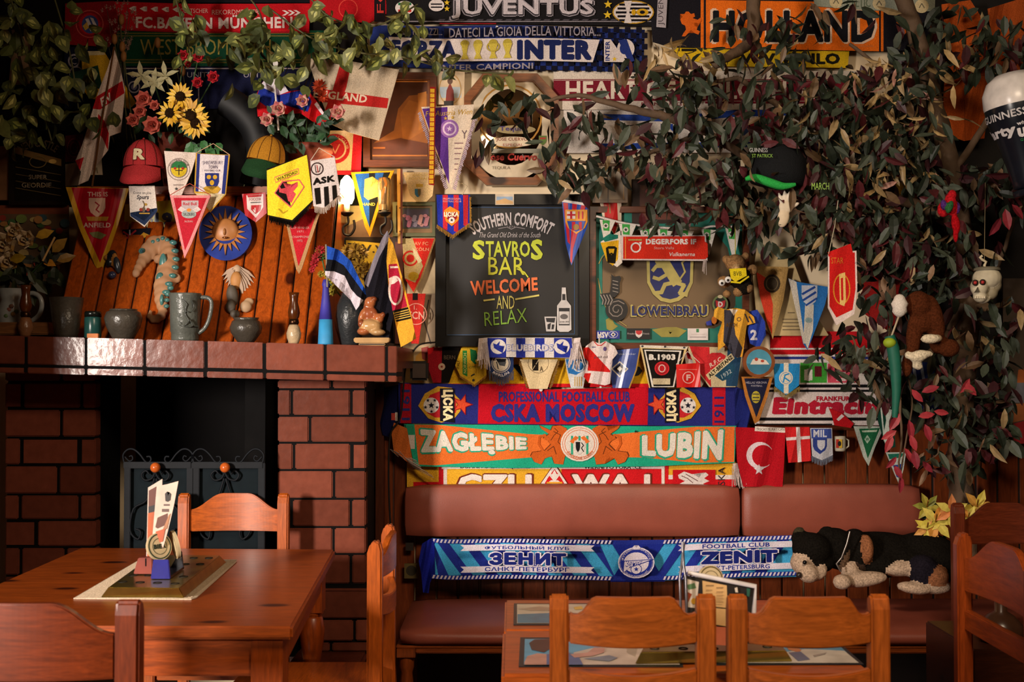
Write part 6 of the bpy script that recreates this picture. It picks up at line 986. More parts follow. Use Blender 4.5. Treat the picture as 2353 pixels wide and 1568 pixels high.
g = MB(); k = 4.18 / F; g.ball(at(2067, 703, 4.18), (18 * k, 16 * k, 27 * k), mat('#cfc6bc', 'cloth'), warp=lambda p: Vector((p.x * (1 + .12 * math.sin(p.z * 200)), p.y, p.z)))
fd = thing('drumstick_rattle', 'white padded ball on a thin stick held beside the plush monkey', 'stick toy', at(2067, 703, 4.18)); g.build('ball_head', fd)
g = MB(); g.tube([at(2065, 728, 4.18), at(2046, 780, 4.2)], .0035, mat('#a89880', 'plain')); g.build('stick', fd)
g = MB(); g.tube([at(p[0], p[1], 4.2) for p in ((2044, 772), (2052, 800), (2058, 850), (2060, 900), (2056, 960))], [.018, .022, .02, .016, .01], mat('#0f5a48', 'plain'), 10)
gn = thing('green_fish_toy', 'slim dark green hanging toy with yellow-green head below the padded stick', 'toy', at(2050, 800, 4.2)); g.build('body', gn)
g = MB(); g.ball(at(2044, 788, 4.19), (.022, .02, .018), mat('#8aa01e', 'plain')); g.build('head', gn)
SK = '#bdb49c'
def skull():
    Y = 4.2; t = thing('skull_ornament', 'hanging white skull ornament with red eyes in front of the dark tree', 'ornament', at(2262, 660, Y))
    o = blob([pb(2268, 640, Y, 32, 34, 27, SK), pb(2250, 660, Y - .02, 20, 20, 22, SK), pb(2252, 682, Y - .02, 16, 16, 14, SK, 20), pb(2276, 672, Y, 16, 20, 18, '#8a8068'), pb(2262, 690, Y - .01, 13, 12, 8, SK, -20), pb(2286, 655, Y, 14, 20, 18, '#8a8068')], 'skull', parent=t, vox=.004, kind='plain', sm=2)
    for x, y in ((2241, 650), (2258, 649)):
        g = MB(); g.ball(at(x, y, Y - .047), (.011, .008, .011), mat('#2a1c18', 'plain')); e = g.build('eye_socket', t); g = MB(); g.ball(at(x, y, Y - .054), .006, mat('#a82a2a', 'gloss')); g.build('eye', e)
    g = MB(); g.prism([at(x, y, Y - .05) for x, y in ((2247, 660), (2243, 672), (2251, 672))], (0, 0, 0), (0, .02, 0), mat('#4a4438', 'plain')); g.build('nose_hole', t)
    g = MB()
    for i in range(5): g.box(tuple(at(2240 + i * 5, 686, Y - .047)), tuple(at(2243.5 + i * 5, 681, Y - .047) + Vector((0, .01, 0))), mat('#d2c8b0', 'plain'))
    o_ = g.build('teeth', t); o_['kind'] = 'stuff'
    g = MB(); g.lathe(at(2268, 622, Y), [(.044, 0), (.043, .008), (.03, .012)], mat('#6a6454', 'plain'), 20); g.build('cap_band', t)
    g = MB(); g.tube([at(p[0], p[1], Y) for p in ((2264, 618), (2262, 610), (2266, 602), (2257, 597), (2252, 592), (2257, 588))], .005, mat('#b8ac90', 'plain'), 6); g.build('hook', t)
    g = MB(); g.tube([at(2262, 598, Y), at(2264, 420, Y + .1)], .001, mat('#8a7a5a', 'plain'), 5); g.build('cord', t)
skull()
# black inflatable pint
def cup():
    Y = 3.9; t = thing('inflatable_pint', 'black and white inflatable pint glass with slogan beside the tree', 'inflatable', at(2345, 280, Y)); k = Y / F
    ax = Matrix.Rotation(math.radians(-10), 3, 'Y'); c = at(2368, 412, Y); blk = mat('#12161f', 'gloss'); wht = mat('#cfcac8', 'gloss')
    def part(nm, prof, m, sq=1):
        g = MB(); g.lathe((0, 0, 0), prof, m, 28); g.v = [tuple(c + ax @ Vector(v)) for v in g.v]; return g.build(nm, t)
    part('pint_body', [(0, -.03 ), (.055, -.025), (.058, 0), (.064, .05), (.086, .16), (.098, .2), (.1, .24)], blk)
    part('foam_head', [(.099, .236), (.101, .25), (.098, .29), (.08, .325), (.05, .345), (0, .35)], wht)
    part('base_rim', [(.056, -.05), (.06, -.045), (.06, -.032), (.05, -.028)], blk)
    wp = mat('#c9c6ca', 'print')
    def wrap(txt, a0, a1, z0, h, m, r, b=.04):
        vs, fs = glyphs(txt, b, 0, 2); g = MB(); V = []
        for u, v, _w in vs:
            a = math.radians(a0 + (a1 - a0) * u); z = z0 + h * v; rr = .0025 + (.064 + (z - .05) * .2 if z < .16 else .086 + (z - .16) * .3 if z < .2 else .098 + (z - .2) * .05); V.append(c + ax @ Vector((rr * math.sin(a), -rr * math.cos(a), z)))
        g.add(V, fs, m); g.build('lettering', t)
    wrap('GUINNESS', -105, -8, .197, .024, wp, .088, .02); wrap('Party', -125, -34, .135, .042, wp, .084, .05); wrap('with', -30, -8, .168, .012, wp, .087); wrap('us', -32, 2, .13, .03, wp, .084, .05); wrap('GUINNESS', -30, 15, .118, .008, mat('#1f8a4a', 'print'), .08, .02)
cup()
# party hat black/green brim in the tree
hat = thing('party_hat', 'black bowler-shaped novelty hat with bright green brim lodged in the tree', 'hat', at(1775, 400, 4.34)); k = 4.34 / F
g = MB(); g.lathe(at(1785, 425, 4.34), [(.0, .0), (.095, .0), (.1, .04), (.09, .1), (.06, .135), (.0, .145)], mat('#17181a', 'cloth'), 24); g.v = [tuple(at(1785, 425, 4.34) + Matrix.Rotation(math.radians(8), 3, 'Y') @ (Vector(v) - at(1785, 425, 4.34))) for v in g.v]; g.build('crown', hat)
g = MB(); pts = spline([(1713, 412), (1735, 408), (1770, 420), (1800, 428), (1828, 424)], 5); g.tube([at(p[0], p[1], 4.25 + .0) for p in pts], [.006 + .01 * math.sin(PI * i / (len(pts) - 1)) for i in range(len(pts))], mat('#2a9a44', 'cloth'), 8); g.build('brim', hat, label='bright green brim')
overlay(hat, 4.22, [('T', '#a8a8a8', 'GUINNESS', 1722, 340, 1764, 350), ('T', '#7aa83a', 'ST PATRICK', 1728, 354, 1776, 362), ('T', '#8ab04a', 'MARCH', 1865, 420, 1905, 436)])
# white raised hand ornament
g = MB()
hb = [pb(1800, 500, 4.3, 14, 8, 24, '#cbb89c', 12), pb(1806, 475, 4.3, 17, 8, 16, '#cfc0a8')] + [pb(1794 + i * 9, 452 + abs(i - 1.5) * 5, 4.3, 4.5, 5, 18, '#d2c6b4', -14 + i * 14) for i in range(4)] + [pb(1826, 472, 4.3, 13, 5, 5, '#d2c6b4', -30)]
blob(hb, 'hand_ornament', 'small cream open hand ornament under the green-brimmed hat', 'ornament', at(1802, 490, 4.3), vox=.004, kind='plain', sm=1)
# ---------------------------------------------------------------- things on the mantel
YT = 4.235
def mz(px): 
    x = xat(px, YT); return mantel_z(x)
def stand(px, Y=YT): p = at(px, 800, Y); return Vector((p.x, Y, mantel_z(p.x)))
PX = YT / F  # metres per picture unit on the mantel
def lathe_px(g, px, prof, m, Y=YT, seg=24, z=None):
    c = stand(px, Y); c.z = z if z is not None else c.z; k = Y / F; g.lathe(c, [(r * k, h * k) for r, h in prof], m, seg)
PEW = '#50534d'
# tankard
t = thing('tankard', 'large grey pewter tankard with relief figures and curved handle on the mantel', 'tankard', stand(425))
m = mat(PEW, 'ceramic'); g = MB(); lathe_px(g, 425, [(0, 0), (30, 0), (31, 4), (31, 18), (33, 22), (35, 90), (36, 104), (37, 109), (34, 109), (31, 90), (28, 8), (0, 8)], m, seg=32); g.build('body', t)
g = MB(); g.tube([at(p[0], p[1], YT) for p in spline([(458, 684), (474, 684), (484, 690), (486, 706), (480, 735), (470, 755), (456, 766)], 5)], .0075, m, 8); g.build('handle', t)
g = MB()
for pts in ([(404, 684), (412, 694), (418, 688), (430, 700), (424, 712), (434, 718)], [(428, 706), (426, 722), (434, 738), (424, 750), (442, 750), (436, 734)], [(402, 700), (408, 712), (402, 724), (410, 734)], [(440, 690), (446, 704), (440, 716)], [(396, 748), (456, 750)], [(415, 720), (412, 736), (418, 745)]):
    g.tube([at(p[0], p[1], YT - math.sqrt(max(0, .0525 ** 2 - ((p[0] - 425) * PX) ** 2)) - .0) for p in spline(pts, 3)], .0022, mat('#3c3f3a', 'ceramic'), 5)
o = g.build('relief', t); o['kind'] = 'stuff'
# bowl pots
def pot(px, prof, label, name='pot', col='#3a352e', cat='pot', kind='ceramic', Y=YT):
    t = thing(name, label, cat, stand(px, Y)); g = MB(); lathe_px(g, px, prof, mat(col, kind), Y, 28); g.build('body', t); return t
t = pot(283, [(0, 0), (24, 0), (26, 5), (38, 28), (43, 48), (38, 62), (30, 66), (27, 66), (34, 60), (38, 46), (0, 40)], 'squat grey clay pot with narrowed mouth beside the tankard')
g = MB(); lathe_px(g, 283, [(30, 64), (31, 69), (28, 69)], mat('#3a352e', 'ceramic')); g.build('rim', t)
t = pot(565, [(0, 0), (18, 0), (22, 5), (34, 22), (37, 34), (32, 48), (26, 53), (24, 53), (30, 44), (0, 30)], 'small round grey pot below the angel figure', cat='pot')
g = MB(); lathe_px(g, 565, [(26, 50), (30, 57), (27, 57), (25, 50)], mat('#3a352e', 'ceramic')); g.build('rim', t)
t = pot(152, [(0, 0), (26, 0), (26, 8), (28, 12), (38, 92), (35, 92), (26, 14), (0, 12)], 'tall dark tapered tin bucket in the shadow on the mantel', 'bucket', '#3a352e', 'bucket')
# dark green jar with match block
t = thing('candle_jar', 'small dark green glazed jar with black lid on the mantel', 'jar', stand(213)); g = MB(); lathe_px(g, 213, [(0, 0), (17, 0), (19, 4), (19, 46), (17, 50), (0, 50)], mat('#1f4844', 'gloss')); g.build('body', t); g = MB(); lathe_px(g, 213, [(0, 49), (19, 49), (19, 59), (17, 62), (0, 62)], mat('#0d1210', 'gloss')); g.build('lid', t)
g = MB(); c = stand(214, 4.165); g.box((c.x - .019, c.y - .008, c.z), (c.x + .019, c.y + .008, c.z + .015), mat('#b5672a', 'plain')); single(g, 'match_box', 'tiny orange-brown box in front of the dark green jar', 'box', c, bevel=.001)
# oil lamps
def oil_lamp(px, label, hh=1.0, base='#a89272', glass='#3a1a08'):
    t = thing('oil_lamp', label, 'oil lamp', stand(px)); b = mat(base, 'ceramic')
    g = MB(); lathe_px(g, px, [(0, 0), (10, 0), (12, 3), (16, 14), (17, 24), (13, 38), (10, 44), (0, 44)], b, seg=20); g.build('base', t)
    g = MB(); lathe_px(g, px, [(0, 42), (9, 42), (12, 48), (11, 56), (8, 58), (0, 58)], mat('#3a2414', 'metal'), seg=16); g.build('burner', t, label='dark metal burner')
    g = MB(); lathe_px(g, px, [(9, 56), (12, 62), (14, 72), (12, 84), (9, 96), (10, 108), (12, 118), (10.5, 118), (8.5, 108), (7.5, 96), (10, 84), (12, 72), (10, 62), (7.5, 57)], mat('#4a2206', 'gloss'), seg=20); g.build('chimney', t, label='amber glass chimney'); return t
oil_lamp(675, 'small oil lamp with mottled cream base between the small pot and the blue vuvuzela')
oil_lamp(58, 'small oil lamp with brown base in the shadow at the dark end of the mantel', base='#7a5034')
# flowered jug far left
t = thing('china_jug', 'pale flowered china jug with looped handle at the far beside the mantel', 'jug', stand(28, 4.35)); k = 4.35 / F
g = MB(); lathe_px(g, 28, [(0, 20), (26, 20), (32, 30), (34, 60), (26, 84), (32, 110), (30, 110), (24, 84), (30, 60), (0, 40)], mat('#7f8282', 'gloss'), 4.35, 26); g.build('body', t)
g = MB(); g.tube([at(p[0], p[1], 4.35) for p in spline([(58, 678), (76, 674), (92, 684), (96, 704), (88, 726), (66, 742)], 5)], .0085, mat('#7f8282', 'gloss'), 8); g.build('handle', t)
g = MB()
for (x, y, c_) in ((20, 712, '#6a3a30'), (30, 722, '#8a6a3a'), (14, 726, '#4a5a3a'), (26, 704, '#5a3a2a'), (38, 716, '#4a5a3a')): g.ball(at(x, y, 4.30), (.009, .003, .008), mat(c_, 'print'), 8, 5)
o = g.build('painted_flower', t); o['kind'] = 'stuff'
g = MB(); a_ = at(-40, 740, 4.42); b_ = at(112, 752, 4.25); g.box((a_.x, 4.25, mantel_z(a_.x)), (b_.x, 4.42, zat(742, 4.3)), wood('#6b4426', 'x')); single(g, 'wooden_stand', 'low wooden stand under the china jug', 'stand', ((a_.x + b_.x) / 2, 4.33, mantel_z(-1.5)), bevel=.004)
# vuvuzela
t = thing('vuvuzela', 'purple and light blue plastic horn standing mouthpiece up on the mantel', 'horn', stand(748))
g = MB(); lathe_px(g, 748, [(0, 0), (18, 0), (17.5, 4), (15, 58), (0, 58)], mat('#2f86b8', 'plain'), seg=24); g.build('bell', t, label='light blue lower half')
g = MB(); lathe_px(g, 748, [(0, 58), (15, 58), (9, 108), (7, 132), (9, 138), (6, 150), (0, 150)], mat('#35308c', 'plain'), seg=24); g.build('tube', t, label='purple upper half')
# dark vase
t = thing('clay_vase', 'tall dark grey clay vase holding a toy flag and yellow flowers', 'vase', stand(805, 4.30))
g = MB(); lathe_px(g, 805, [(0, 0), (22, 0), (24, 4), (34, 40), (38, 66), (34, 92), (24, 110), (20, 118), (22, 120), (18, 120), (0, 116)], mat('#26282a', 'ceramic'), 4.30, 28); g.build('body', t)
# ceramic figurine
FG = '#9c5a34'
t = thing('figurine', 'carved ceramic figurine of a seated figure with child on a pale base', 'figurine', stand(858, 4.2))
g = MB(); c = stand(858, 4.2); k = 4.2 / F
g.prism([(c.x + dx * k, 4.15, c.z + dz * k) for dx, dz in ((-42, 12), (-40, 8), (-36, 6), (36, 6), (40, 10), (40, 18), (-40, 18))], (0, 0, 0), (0, .07, 0), mat('#a8824e', 'plain')); g.box((c.x - .045, 4.155, c.z), (c.x + .045, 4.215, c.z + .0085), mat('#2a1c12', 'plain')); g.build('plinth', t, bevel=.002)
blob([pb(850, 696, 4.19, 13, 12, 14, FG), pb(848, 722, 4.19, 20, 14, 18, '#8c4a2c'), pb(832, 728, 4.18, 8, 9, 20, FG, 16), pb(870, 732, 4.18, 12, 11, 12, FG), pb(866, 748, 4.19, 14, 12, 16, '#6a4a34'), pb(850, 750, 4.17, 26, 18, 16, '#b08a5c'), pb(836, 762, 4.17, 16, 18, 9, FG), pb(868, 764, 4.16, 18, 16, 8, '#b08a5c'), pb(842, 706, 4.19, 7, 8, 10, '#7a3e22'), pb(858, 688, 4.19, 9, 9, 7, '#7a3e22'), pb(830, 744, 4.16, 8, 8, 10, '#7a3e22'), pb(880, 724, 4.18, 6, 6, 7, '#7a3e22')], 'carved_figure', parent=t, vox=.0035, kind='gloss', sm=1)
# dried flowers
def puff(root, px, py, Y, r, col, n=26, name='flower', ln=.012, wd=.005, flatten=.5, up=None):
    """a many-petalled head: petals radiate over a half sphere facing the viewer"""
    g = MB(); c = at(px, py, Y); rr = r * Y / F; m_ = mat(col, 'leaf') if isinstance(col, str) else None
    for i in range(n):
        th = PI * 2 * (i * .618); ph_ = math.acos(1 - (i + .5) / n * 1.05) if (1 - (i + .5) / n * 1.05) > -1 else PI / 2
        d = Vector((math.sin(ph_) * math.cos(th), -math.cos(ph_) * flatten - .1, math.sin(ph_) * math.sin(th))).normalized(); s_ = d.orthogonal().normalized() * rr * .22
        tip = c + d * rr; mid = c + d * rr * .6
        g.add([c, mid + s_, tip, mid - s_], [(0, 1, 2, 3)], m_ or mat(col[i % len(col)], 'leaf'))
    return g.build(name, root)
t = thing('dried_flowers', 'dried yellow-brown bloom standing behind the vase before the yellow sign', 'flowers', at(825, 680, 4.6))
for i in range(14): puff(t, 825 + random.uniform(-28, 28), 600 + random.uniform(-26, 30), 4.62 - random.uniform(0, .05), 20, ['#8a6a28', '#a8842e', '#6a4a1c'], 18, 'flower_head')
g = MB(); g.tube([at(826, 600, 4.64), at(815, 690, 4.5)], .004, mat('#4a3a1c', 'leaf'), 6); g.build('stem', t)
t = thing('yellow_flowers', 'loose yellow and red artificial flowers leaning out beside the vuvuzela', 'flowers', at(775, 670, 4.28))
for (x, y, c_, r) in ((768, 640, '#b8a83a', 16), (780, 655, '#c4b448', 18), (765, 668, '#a89a3a', 14), (752, 632, '#b8a040', 12), (736, 576, '#a82a34', 14), (728, 592, '#b0323c', 14), (722, 606, '#a82a34', 12), (740, 590, '#3f5a28', 12), (717, 620, '#b0323c', 9), (730, 577, '#a8842e', 8), (738, 630, '#a8943a', 10)): puff(t, x, y, 4.3, r, c_, 20, 'flower_head')
g = MB(); g.tube([at(738, 585, 4.3), at(750, 640, 4.31), at(790, 690, 4.31)], .003, mat('#3f5a28', 'leaf'), 6); g.build('stem', t)
# toy flags on the mantel
flag('small blue, black and white Estonian flag drooping over the dark vase', 4.22, [('B', '#16161b', [(750, 565), (778, 574), (806, 600), (830, 650), (851, 682), (834, 690), (818, 713), (806, 690), (790, 652), (768, 636), (747, 630), (749, 600)], .004), ('P', '#1f48a4', [(750, 565), (778, 574), (806, 600), (830, 650), (851, 682), (838, 676), (812, 640), (790, 610), (770, 598), (750, 596)]), ('P', '#c6bcc6', [(747, 623), (768, 624), (792, 634), (806, 664), (820, 680), (835, 690), (818, 713), (806, 690), (798, 662), (780, 644), (747, 632)]), ('N', '#8a8070', [(749, 562), (752, 660)], .003, 'stick')], amp=.012, lam=46)
flag('leaning yellow and maroon scarf-flag with black stripes at the mantel end', 4.12, [('B', '#c9942e', [(893, 544), (903, 560), (925, 640), (944, 720), (956, 778), (936, 790), (921, 798), (908, 740), (893, 660), (888, 600)], .006), ('P', '#9c1c34', [(893, 608), (912, 606), (936, 705), (902, 715), (893, 660)]), ('O', '#cfbcb0', 909, 668, 17, 34, 5), ('P', '#cfbcb0', [(893, 640), (906, 634), (915, 645), (906, 652), (895, 655)], 'emblem'), ('P', '#cfbcb0', [(896, 612), (914, 612), (916, 616), (897, 617)]), ('P', '#17130f', [(903, 714), (937, 706), (945, 732), (911, 740)])] + [('P', '#c9a24a', [(906 + i * .8, 719 + i * 5), (938 + i * 1.6, 711 + i * 5), (939 + i * 1.6, 713 + i * 5), (906 + i * .8, 721 + i * 5)]) for i in range(4)], amp=.012, lam=50)
flag('black furled flag with grey edge leaning behind the figurine', 4.2, [('B', '#15131a', [(886, 552), (896, 600), (902, 700), (905, 790), (880, 786), (860, 740), (845, 700), (835, 640), (868, 590)], .01), ('P', '#77707a', [(890, 530), (896, 546), (872, 590), (846, 660), (836, 652), (860, 590), (878, 548)])], amp=.014, lam=50)
# seahorse, angel, sun plaque, small mask on the hood
def YH(py): z = zat(py, 4.48); return hoodY(z)
def hb_(px, py, rx, rz_, col, rot=0, d=.02, ry=None): Y = YH(py) - d; return pb(px, py, Y, rx, ry or min(rx, rz_) * .7, rz_, col, rot)
CL, TQ = '#9c7250', '#3f6a66'
sh = [hb_(x, y, r_, r_ * 1.1, CL, ry=r_ * .5) for x, y, r_ in ((385, 574, 20), (389, 590, 22), (388, 608, 24), (385, 625, 26), (381, 642, 26), (376, 658, 24), (373, 674, 20), (371, 688, 17), (372, 702, 14), (374, 715, 12), (371, 726, 11), (362, 733, 10), (352, 734, 9), (344, 727, 8), (346, 718, 6), (372, 562, 20), (355, 566, 23), (342, 578, 21), (333, 592, 16), (325, 605, 13), (318, 617, 11), (313, 628, 10), (362, 596, 10), (406, 640, 11))]
sq = thing('seahorse_plaque', 'large terracotta seahorse with turquoise glazed spots hung on the hood planks', 'wall ornament', at(365, 650, YH(650)))
blob(sh, 'seahorse_body', parent=sq, vox=.005, kind='plain', sm=2)
for (x, y, rx, rz_) in [(326, 577, 8, 7), (375, 610, 10, 28), (368, 640, 10, 14)] + [(398 + [0, 4, 6, 4, -2, -10, -16][i], 568 + i * 19 - 10, 10, 6) for i in range(7)] + [(352 + i * 11, 549 + abs(i - 2) * 4, 6, 6) for i in range(5)] + [(392, 662, 8, 6), (386, 676, 8, 6), (384, 690, 7, 5), (383, 704, 7, 5), (372, 690, 5, 14)]:
    g = MB(); Y = YH(y) - .04; g.ball(at(x, y, Y), (rx * Y / F, .008, rz_ * Y / F), mat(TQ, 'gloss'), 10, 7); g.build('glazed_spot', sq)
g = MB(); Y = YH(577) - .052; g.ball(at(326, 577, Y), .006, mat('#1f4a58', 'gloss'), 10, 6); g.build('eye', sq)
an = thing('angel_figure', 'clay merman figure with pale feather-like fins hanging above the small pot', 'wall ornament', at(545, 670, YH(670)))
blob([hb_(545, 620, 10, 12, '#b09478'), hb_(543, 645, 14, 22, '#a8743e'), hb_(534, 680, 14, 26, '#4a4238', -8), hb_(530, 705, 12, 16, '#4a4238'), hb_(540, 722, 12, 10, '#4a4238'), hb_(565, 705, 14, 14, '#a88a6a', 30), hb_(572, 694, 12, 10, '#a88a6a')], 'torso', parent=an, vox=.004, kind='plain', sm=2)
for s_ in (-1, 1):
    for i in range(6):
        x0, y0 = 545 + s_ * 6, 612 + i * 4; a_ = math.radians(38 + i * 9); L_ = 44 + (2 if s_ > 0 else -6) + i * (3 if s_ > 0 else 0); x1, y1 = x0 + s_ * L_ * math.cos(a_), y0 + L_ * math.sin(a_)
        nx, ny = -(y1 - y0) / L_ * 4.2, (x1 - x0) / L_ * 4.2; Y = YH(y0) - .03 - i * .002; g = MB()
        g.prism([at(x0, y0, Y), at((x0 + x1) / 2 + nx, (y0 + y1) / 2 + ny, Y), at(x1, y1, Y), at((x0 + x1) / 2 - nx, (y0 + y1) / 2 - ny, Y)], (0, 0, 0), (0, .012, 0), mat('#a08670', 'plain')); g.build('fin', an)
sn = thing('sun_plaque', 'round blue plaque with a gold sun face and rays on the hood', 'wall ornament', at(519, 538, YH(538)))
def tilt(g, cy_):  # lay a wall disc on the hood slope
    pass
g = MB(); cY = YH(538) - .022; n_ = 32
pts = [at(518 + 61 * math.cos(a_ * 2 * PI / n_), 536 + 63 * math.sin(a_ * 2 * PI / n_), YH(536 + 63 * math.sin(a_ * 2 * PI / n_)) - .03) for a_ in range(n_)]
g.prism(pts, (0, 0, 0), (0, .022, 0), mat('#2a3c88', 'gloss'), True); g.build('disc', sn)
gm = mat('#a86e3c', 'gloss', .4)
for i in range(20):
    a_ = 2 * PI * i / 20; w_ = .15; q = [(518 + r_ * math.cos(a_ + d_), 533 + r_ * math.sin(a_ + d_)) for r_, d_ in ((28, -w_), (54 if i % 2 else 46, 0), (28, w_))]
    g = MB(); g.prism([at(x, y, YH(y) - .034) for x, y in q], (0, -.004, 0), (0, .004, 0), gm); g.build('ray', sn)
g = MB(); g.ball(at(518, 533, YH(533) - .034), (.05, .022, .05), gm, 20, 12); f_ = g.build('sun_face', sn)
g = MB(); g.ball(at(516, 533, YH(533) - .055), (.006, .01, .014), gm, 8, 6); g.build('nose', f_)
for x in (505, 530): g = MB(); g.ball(at(x, 525, YH(525) - .052), (.008, .004, .004), mat('#6a4020', 'metal'), 8, 6); g.build('eyelid', f_)
g = MB(); g.ball(at(517, 546, YH(546) - .05), (.011, .004, .004), mat('#8a5028', 'metal'), 8, 6); g.build('mouth', f_)
blob([hb_(258, 590, 12, 16, '#1c2028'), hb_(264, 600, 8, 18, '#a8743a'), hb_(270, 610, 8, 20, '#2a3038', -10), hb_(258, 632, 10, 9, '#2c2f48'), hb_(246, 592, 8, 7, '#a8743a'), hb_(250, 604, 7, 10, '#1c2028')], 'small_seahorse', 'tiny dark blue and orange seahorse ornament beside the tip of the red and yellow pennant', 'wall ornament', at(260, 610, YH(610)), vox=.0035, kind='gloss', sm=1)
# ---------------------------------------------------------------- ledge: flower pots, caps
YL_ = 4.72
def leafshape(g, base, d, nrm, L, Wd, m, fold=.15, curl=.15, tipk=1):
    """pointed oval leaf: base point, direction, face normal, length, width"""
    d = d.normalized(); s_ = d.cross(nrm).normalized(); n_ = s_.cross(d).normalized()
    P = lambda u, v: base + d * (L * u) + s_ * (Wd * v) + n_ * (fold * abs(v) * Wd * 1.4 - curl * L * u * u)
    g.add([P(0, 0), P(.28, .40), P(.6, .46), P(1, 0), P(.6, -.46), P(.28, -.40), P(.3, 0), P(.64, 0)],
          [(0, 1, 6), (1, 2, 7, 6), (2, 3, 7), (3, 4, 7), (4, 5, 6, 7), (5, 0, 6)], m)
def rose(root, px, py, Y, r, col, name='rose'):
    g = MB(); c = at(px, py, Y); R = r * Y / F; cm = [mat(k_, 'leaf') for k_ in col]
    for ring, (n_, rad, tl_, sz) in enumerate(((3, .12, .15, .45), (5, .35, .5, .6), (6, .55, 1.0, .75), (7, .7, 1.5, .7))):
        for i in range(n_):
            a_ = 2 * PI * (i + ring * .4) / n_; d = Vector((math.cos(a_), -.0, math.sin(a_))); out = (d * math.sin(tl_) + Vector((0, -1, 0)) * math.cos(tl_)).normalized()
            leafshape(g, c + d * R * rad * .3, out, (Vector((0, -1, 0)) * math.sin(tl_) - d * math.cos(tl_)), R * sz * 1.1, R * sz * 1.0, cm[(i + ring) % len(cm)], -.25, -.25)
    return g.build(name, root)
def sunflower(root, px, py, Y, r, ty=0, pet='#c4951e'):
    c = at(px, py, Y); R = r * Y / F; n0 = Vector((ty, -1, -.05)).normalized(); u_ = n0.orthogonal().normalized(); w_ = n0.cross(u_)
    g = MB(); g.ball(c + n0 * .006, (R * .36, R * .14, R * .36), mat('#22150a', 'fur'), 14, 8); ctr = g.build('flower_centre', root)
    for i in range(18):
        a_ = 2 * PI * i / 18 + random.uniform(-.08, .08); d = (u_ * math.cos(a_) + w_ * math.sin(a_)); d = (d + n0 * random.uniform(-.05, .3)).normalized()
        g = MB(); leafshape(g, c + d * R * .3, d, n0, R * random.uniform(.66, .78), R * .26, mat(random.choice([pet, '#b8861a', '#cfa52c']), 'leaf'), .1, random.uniform(-.1, .2)); g.build('petal', ctr)
def stem(root, pts, Y, r=.003, col='#2c4420'):
    g = MB(); g.tube([at(p[0], p[1], p[2] if len(p) > 2 else Y) for p in pts], r, mat(col, 'leaf'), 5); return g.build('stem', root)
def leaf_at(root, px, py, Y, L, ang, col='#24421f', wd=.5, name='leaf'):
    a_ = math.radians(ang); g = MB(); leafshape(g, at(px, py, Y), Vector((math.cos(a_), random.uniform(-.4, .2), math.sin(a_))), Vector((random.uniform(-.3, .3), -1, random.uniform(-.2, .4))), L * Y / F, L * wd * Y / F, mat(col, 'leaf')); return g.build(name, root)
def terracotta(px, py, r, h, Y=YL_):
    g = MB(); c = at(px, py, Y); c.z = ZL; k = Y / F; H = at(px, py, Y).z - ZL
    g.lathe(c, [(0, 0), (r * .62 * k, 0), (r * .95 * k, H * .6), (r * k, H * .85), (r * 1.06 * k, H * .86), (r * 1.06 * k, H), (r * .95 * k, H), (r * .9 * k, H * .9), (0, H * .9)], mat('#7a3424', 'ceramic', .6), 22); return g
t = thing('sunflower_pot', 'clay pot of sunflowers, coral roses, red roses and lilies on the hood ledge', 'flower arrangement', (at(395, 430, YL_).x, YL_, ZL))
terracotta(400, 310, 34, 0).build('pot', t)
for (x, y, r, ty) in ((450, 284, 36, .1), (438, 265, 40, 0), (392, 260, 32, -.35), (414, 222, 32, .15)): sunflower(t, x, y, 4.52 - .012 * (450 - x) / 60, r, ty)
for (x, y, r) in ((330, 228, 22), (322, 256, 18), (350, 288, 24), (306, 276, 18), (355, 242, 14)): rose(t, x, y, 4.53, r, ['#b8584a', '#c46a58', '#a84a40'], 'coral_rose')
for (x, y, r) in ((421, 127, 14), (456, 131, 15), (454, 190, 15), (490, 177, 16), (432, 148, 9)): rose(t, x, y, 4.6, r, ['#a01c26', '#b3262e', '#8c1620'], 'red_rose')
for (x, y, n_) in ((355, 190, 6), (325, 175, 5), (380, 175, 5)):
    for i in range(n_):
        g = MB(); a_ = 2 * PI * i / n_ + .4; leafshape(g, at(x, y, 4.6), Vector((math.cos(a_), -.5, math.sin(a_))), Vector((0, -1, .3)), 34 * 4.6 / F, 13 * 4.6 / F, mat('#a8a078', 'leaf'), .2, .3); g.build('lily_petal', t)
for p in ([(400, 330), (405, 280), (421, 130, 4.62)], [(405, 330), (430, 250), (456, 133, 4.62)], [(405, 330), (450, 250), (490, 180, 4.62)], [(395, 330), (375, 260), (355, 190, 4.62)], [(400, 330), (440, 300), (450, 284, 4.55)], [(395, 330), (340, 280), (330, 230, 4.56)]): stem(t, p, 4.68)
for i in range(22): leaf_at(t, random.uniform(300, 480), random.uniform(240, 345), 4.62, random.uniform(22, 34), random.uniform(0, 360), random.choice(['#1f3a1c', '#2c4a22', '#163018']))
for i in range(10): leaf_at(t, random.uniform(435, 500), random.uniform(325, 345), 4.5, random.uniform(24, 32), random.uniform(200, 340), '#2a5a2a', .8)
t = thing('rosebud_pot', 'wide clay bowl of pink rosebuds and leaves beside the sunflowers', 'flower arrangement', (at(705, 430, YL_).x, YL_, ZL))
terracotta(712, 336, 50, 0).build('pot', t)
for (x, y, r) in ((613, 275, 18), (640, 250, 20), (695, 232, 17), (776, 258, 20)): rose(t, x, y, 4.52, r, ['#b8656a', '#c98a80', '#c4a08c'], 'rosebud')
for (x, y, r) in ((735, 200, 20), (742, 222, 16)): puff(t, x, y, 4.6, r, ['#a83a20', '#b8482a'], 24, 'orange_flower')
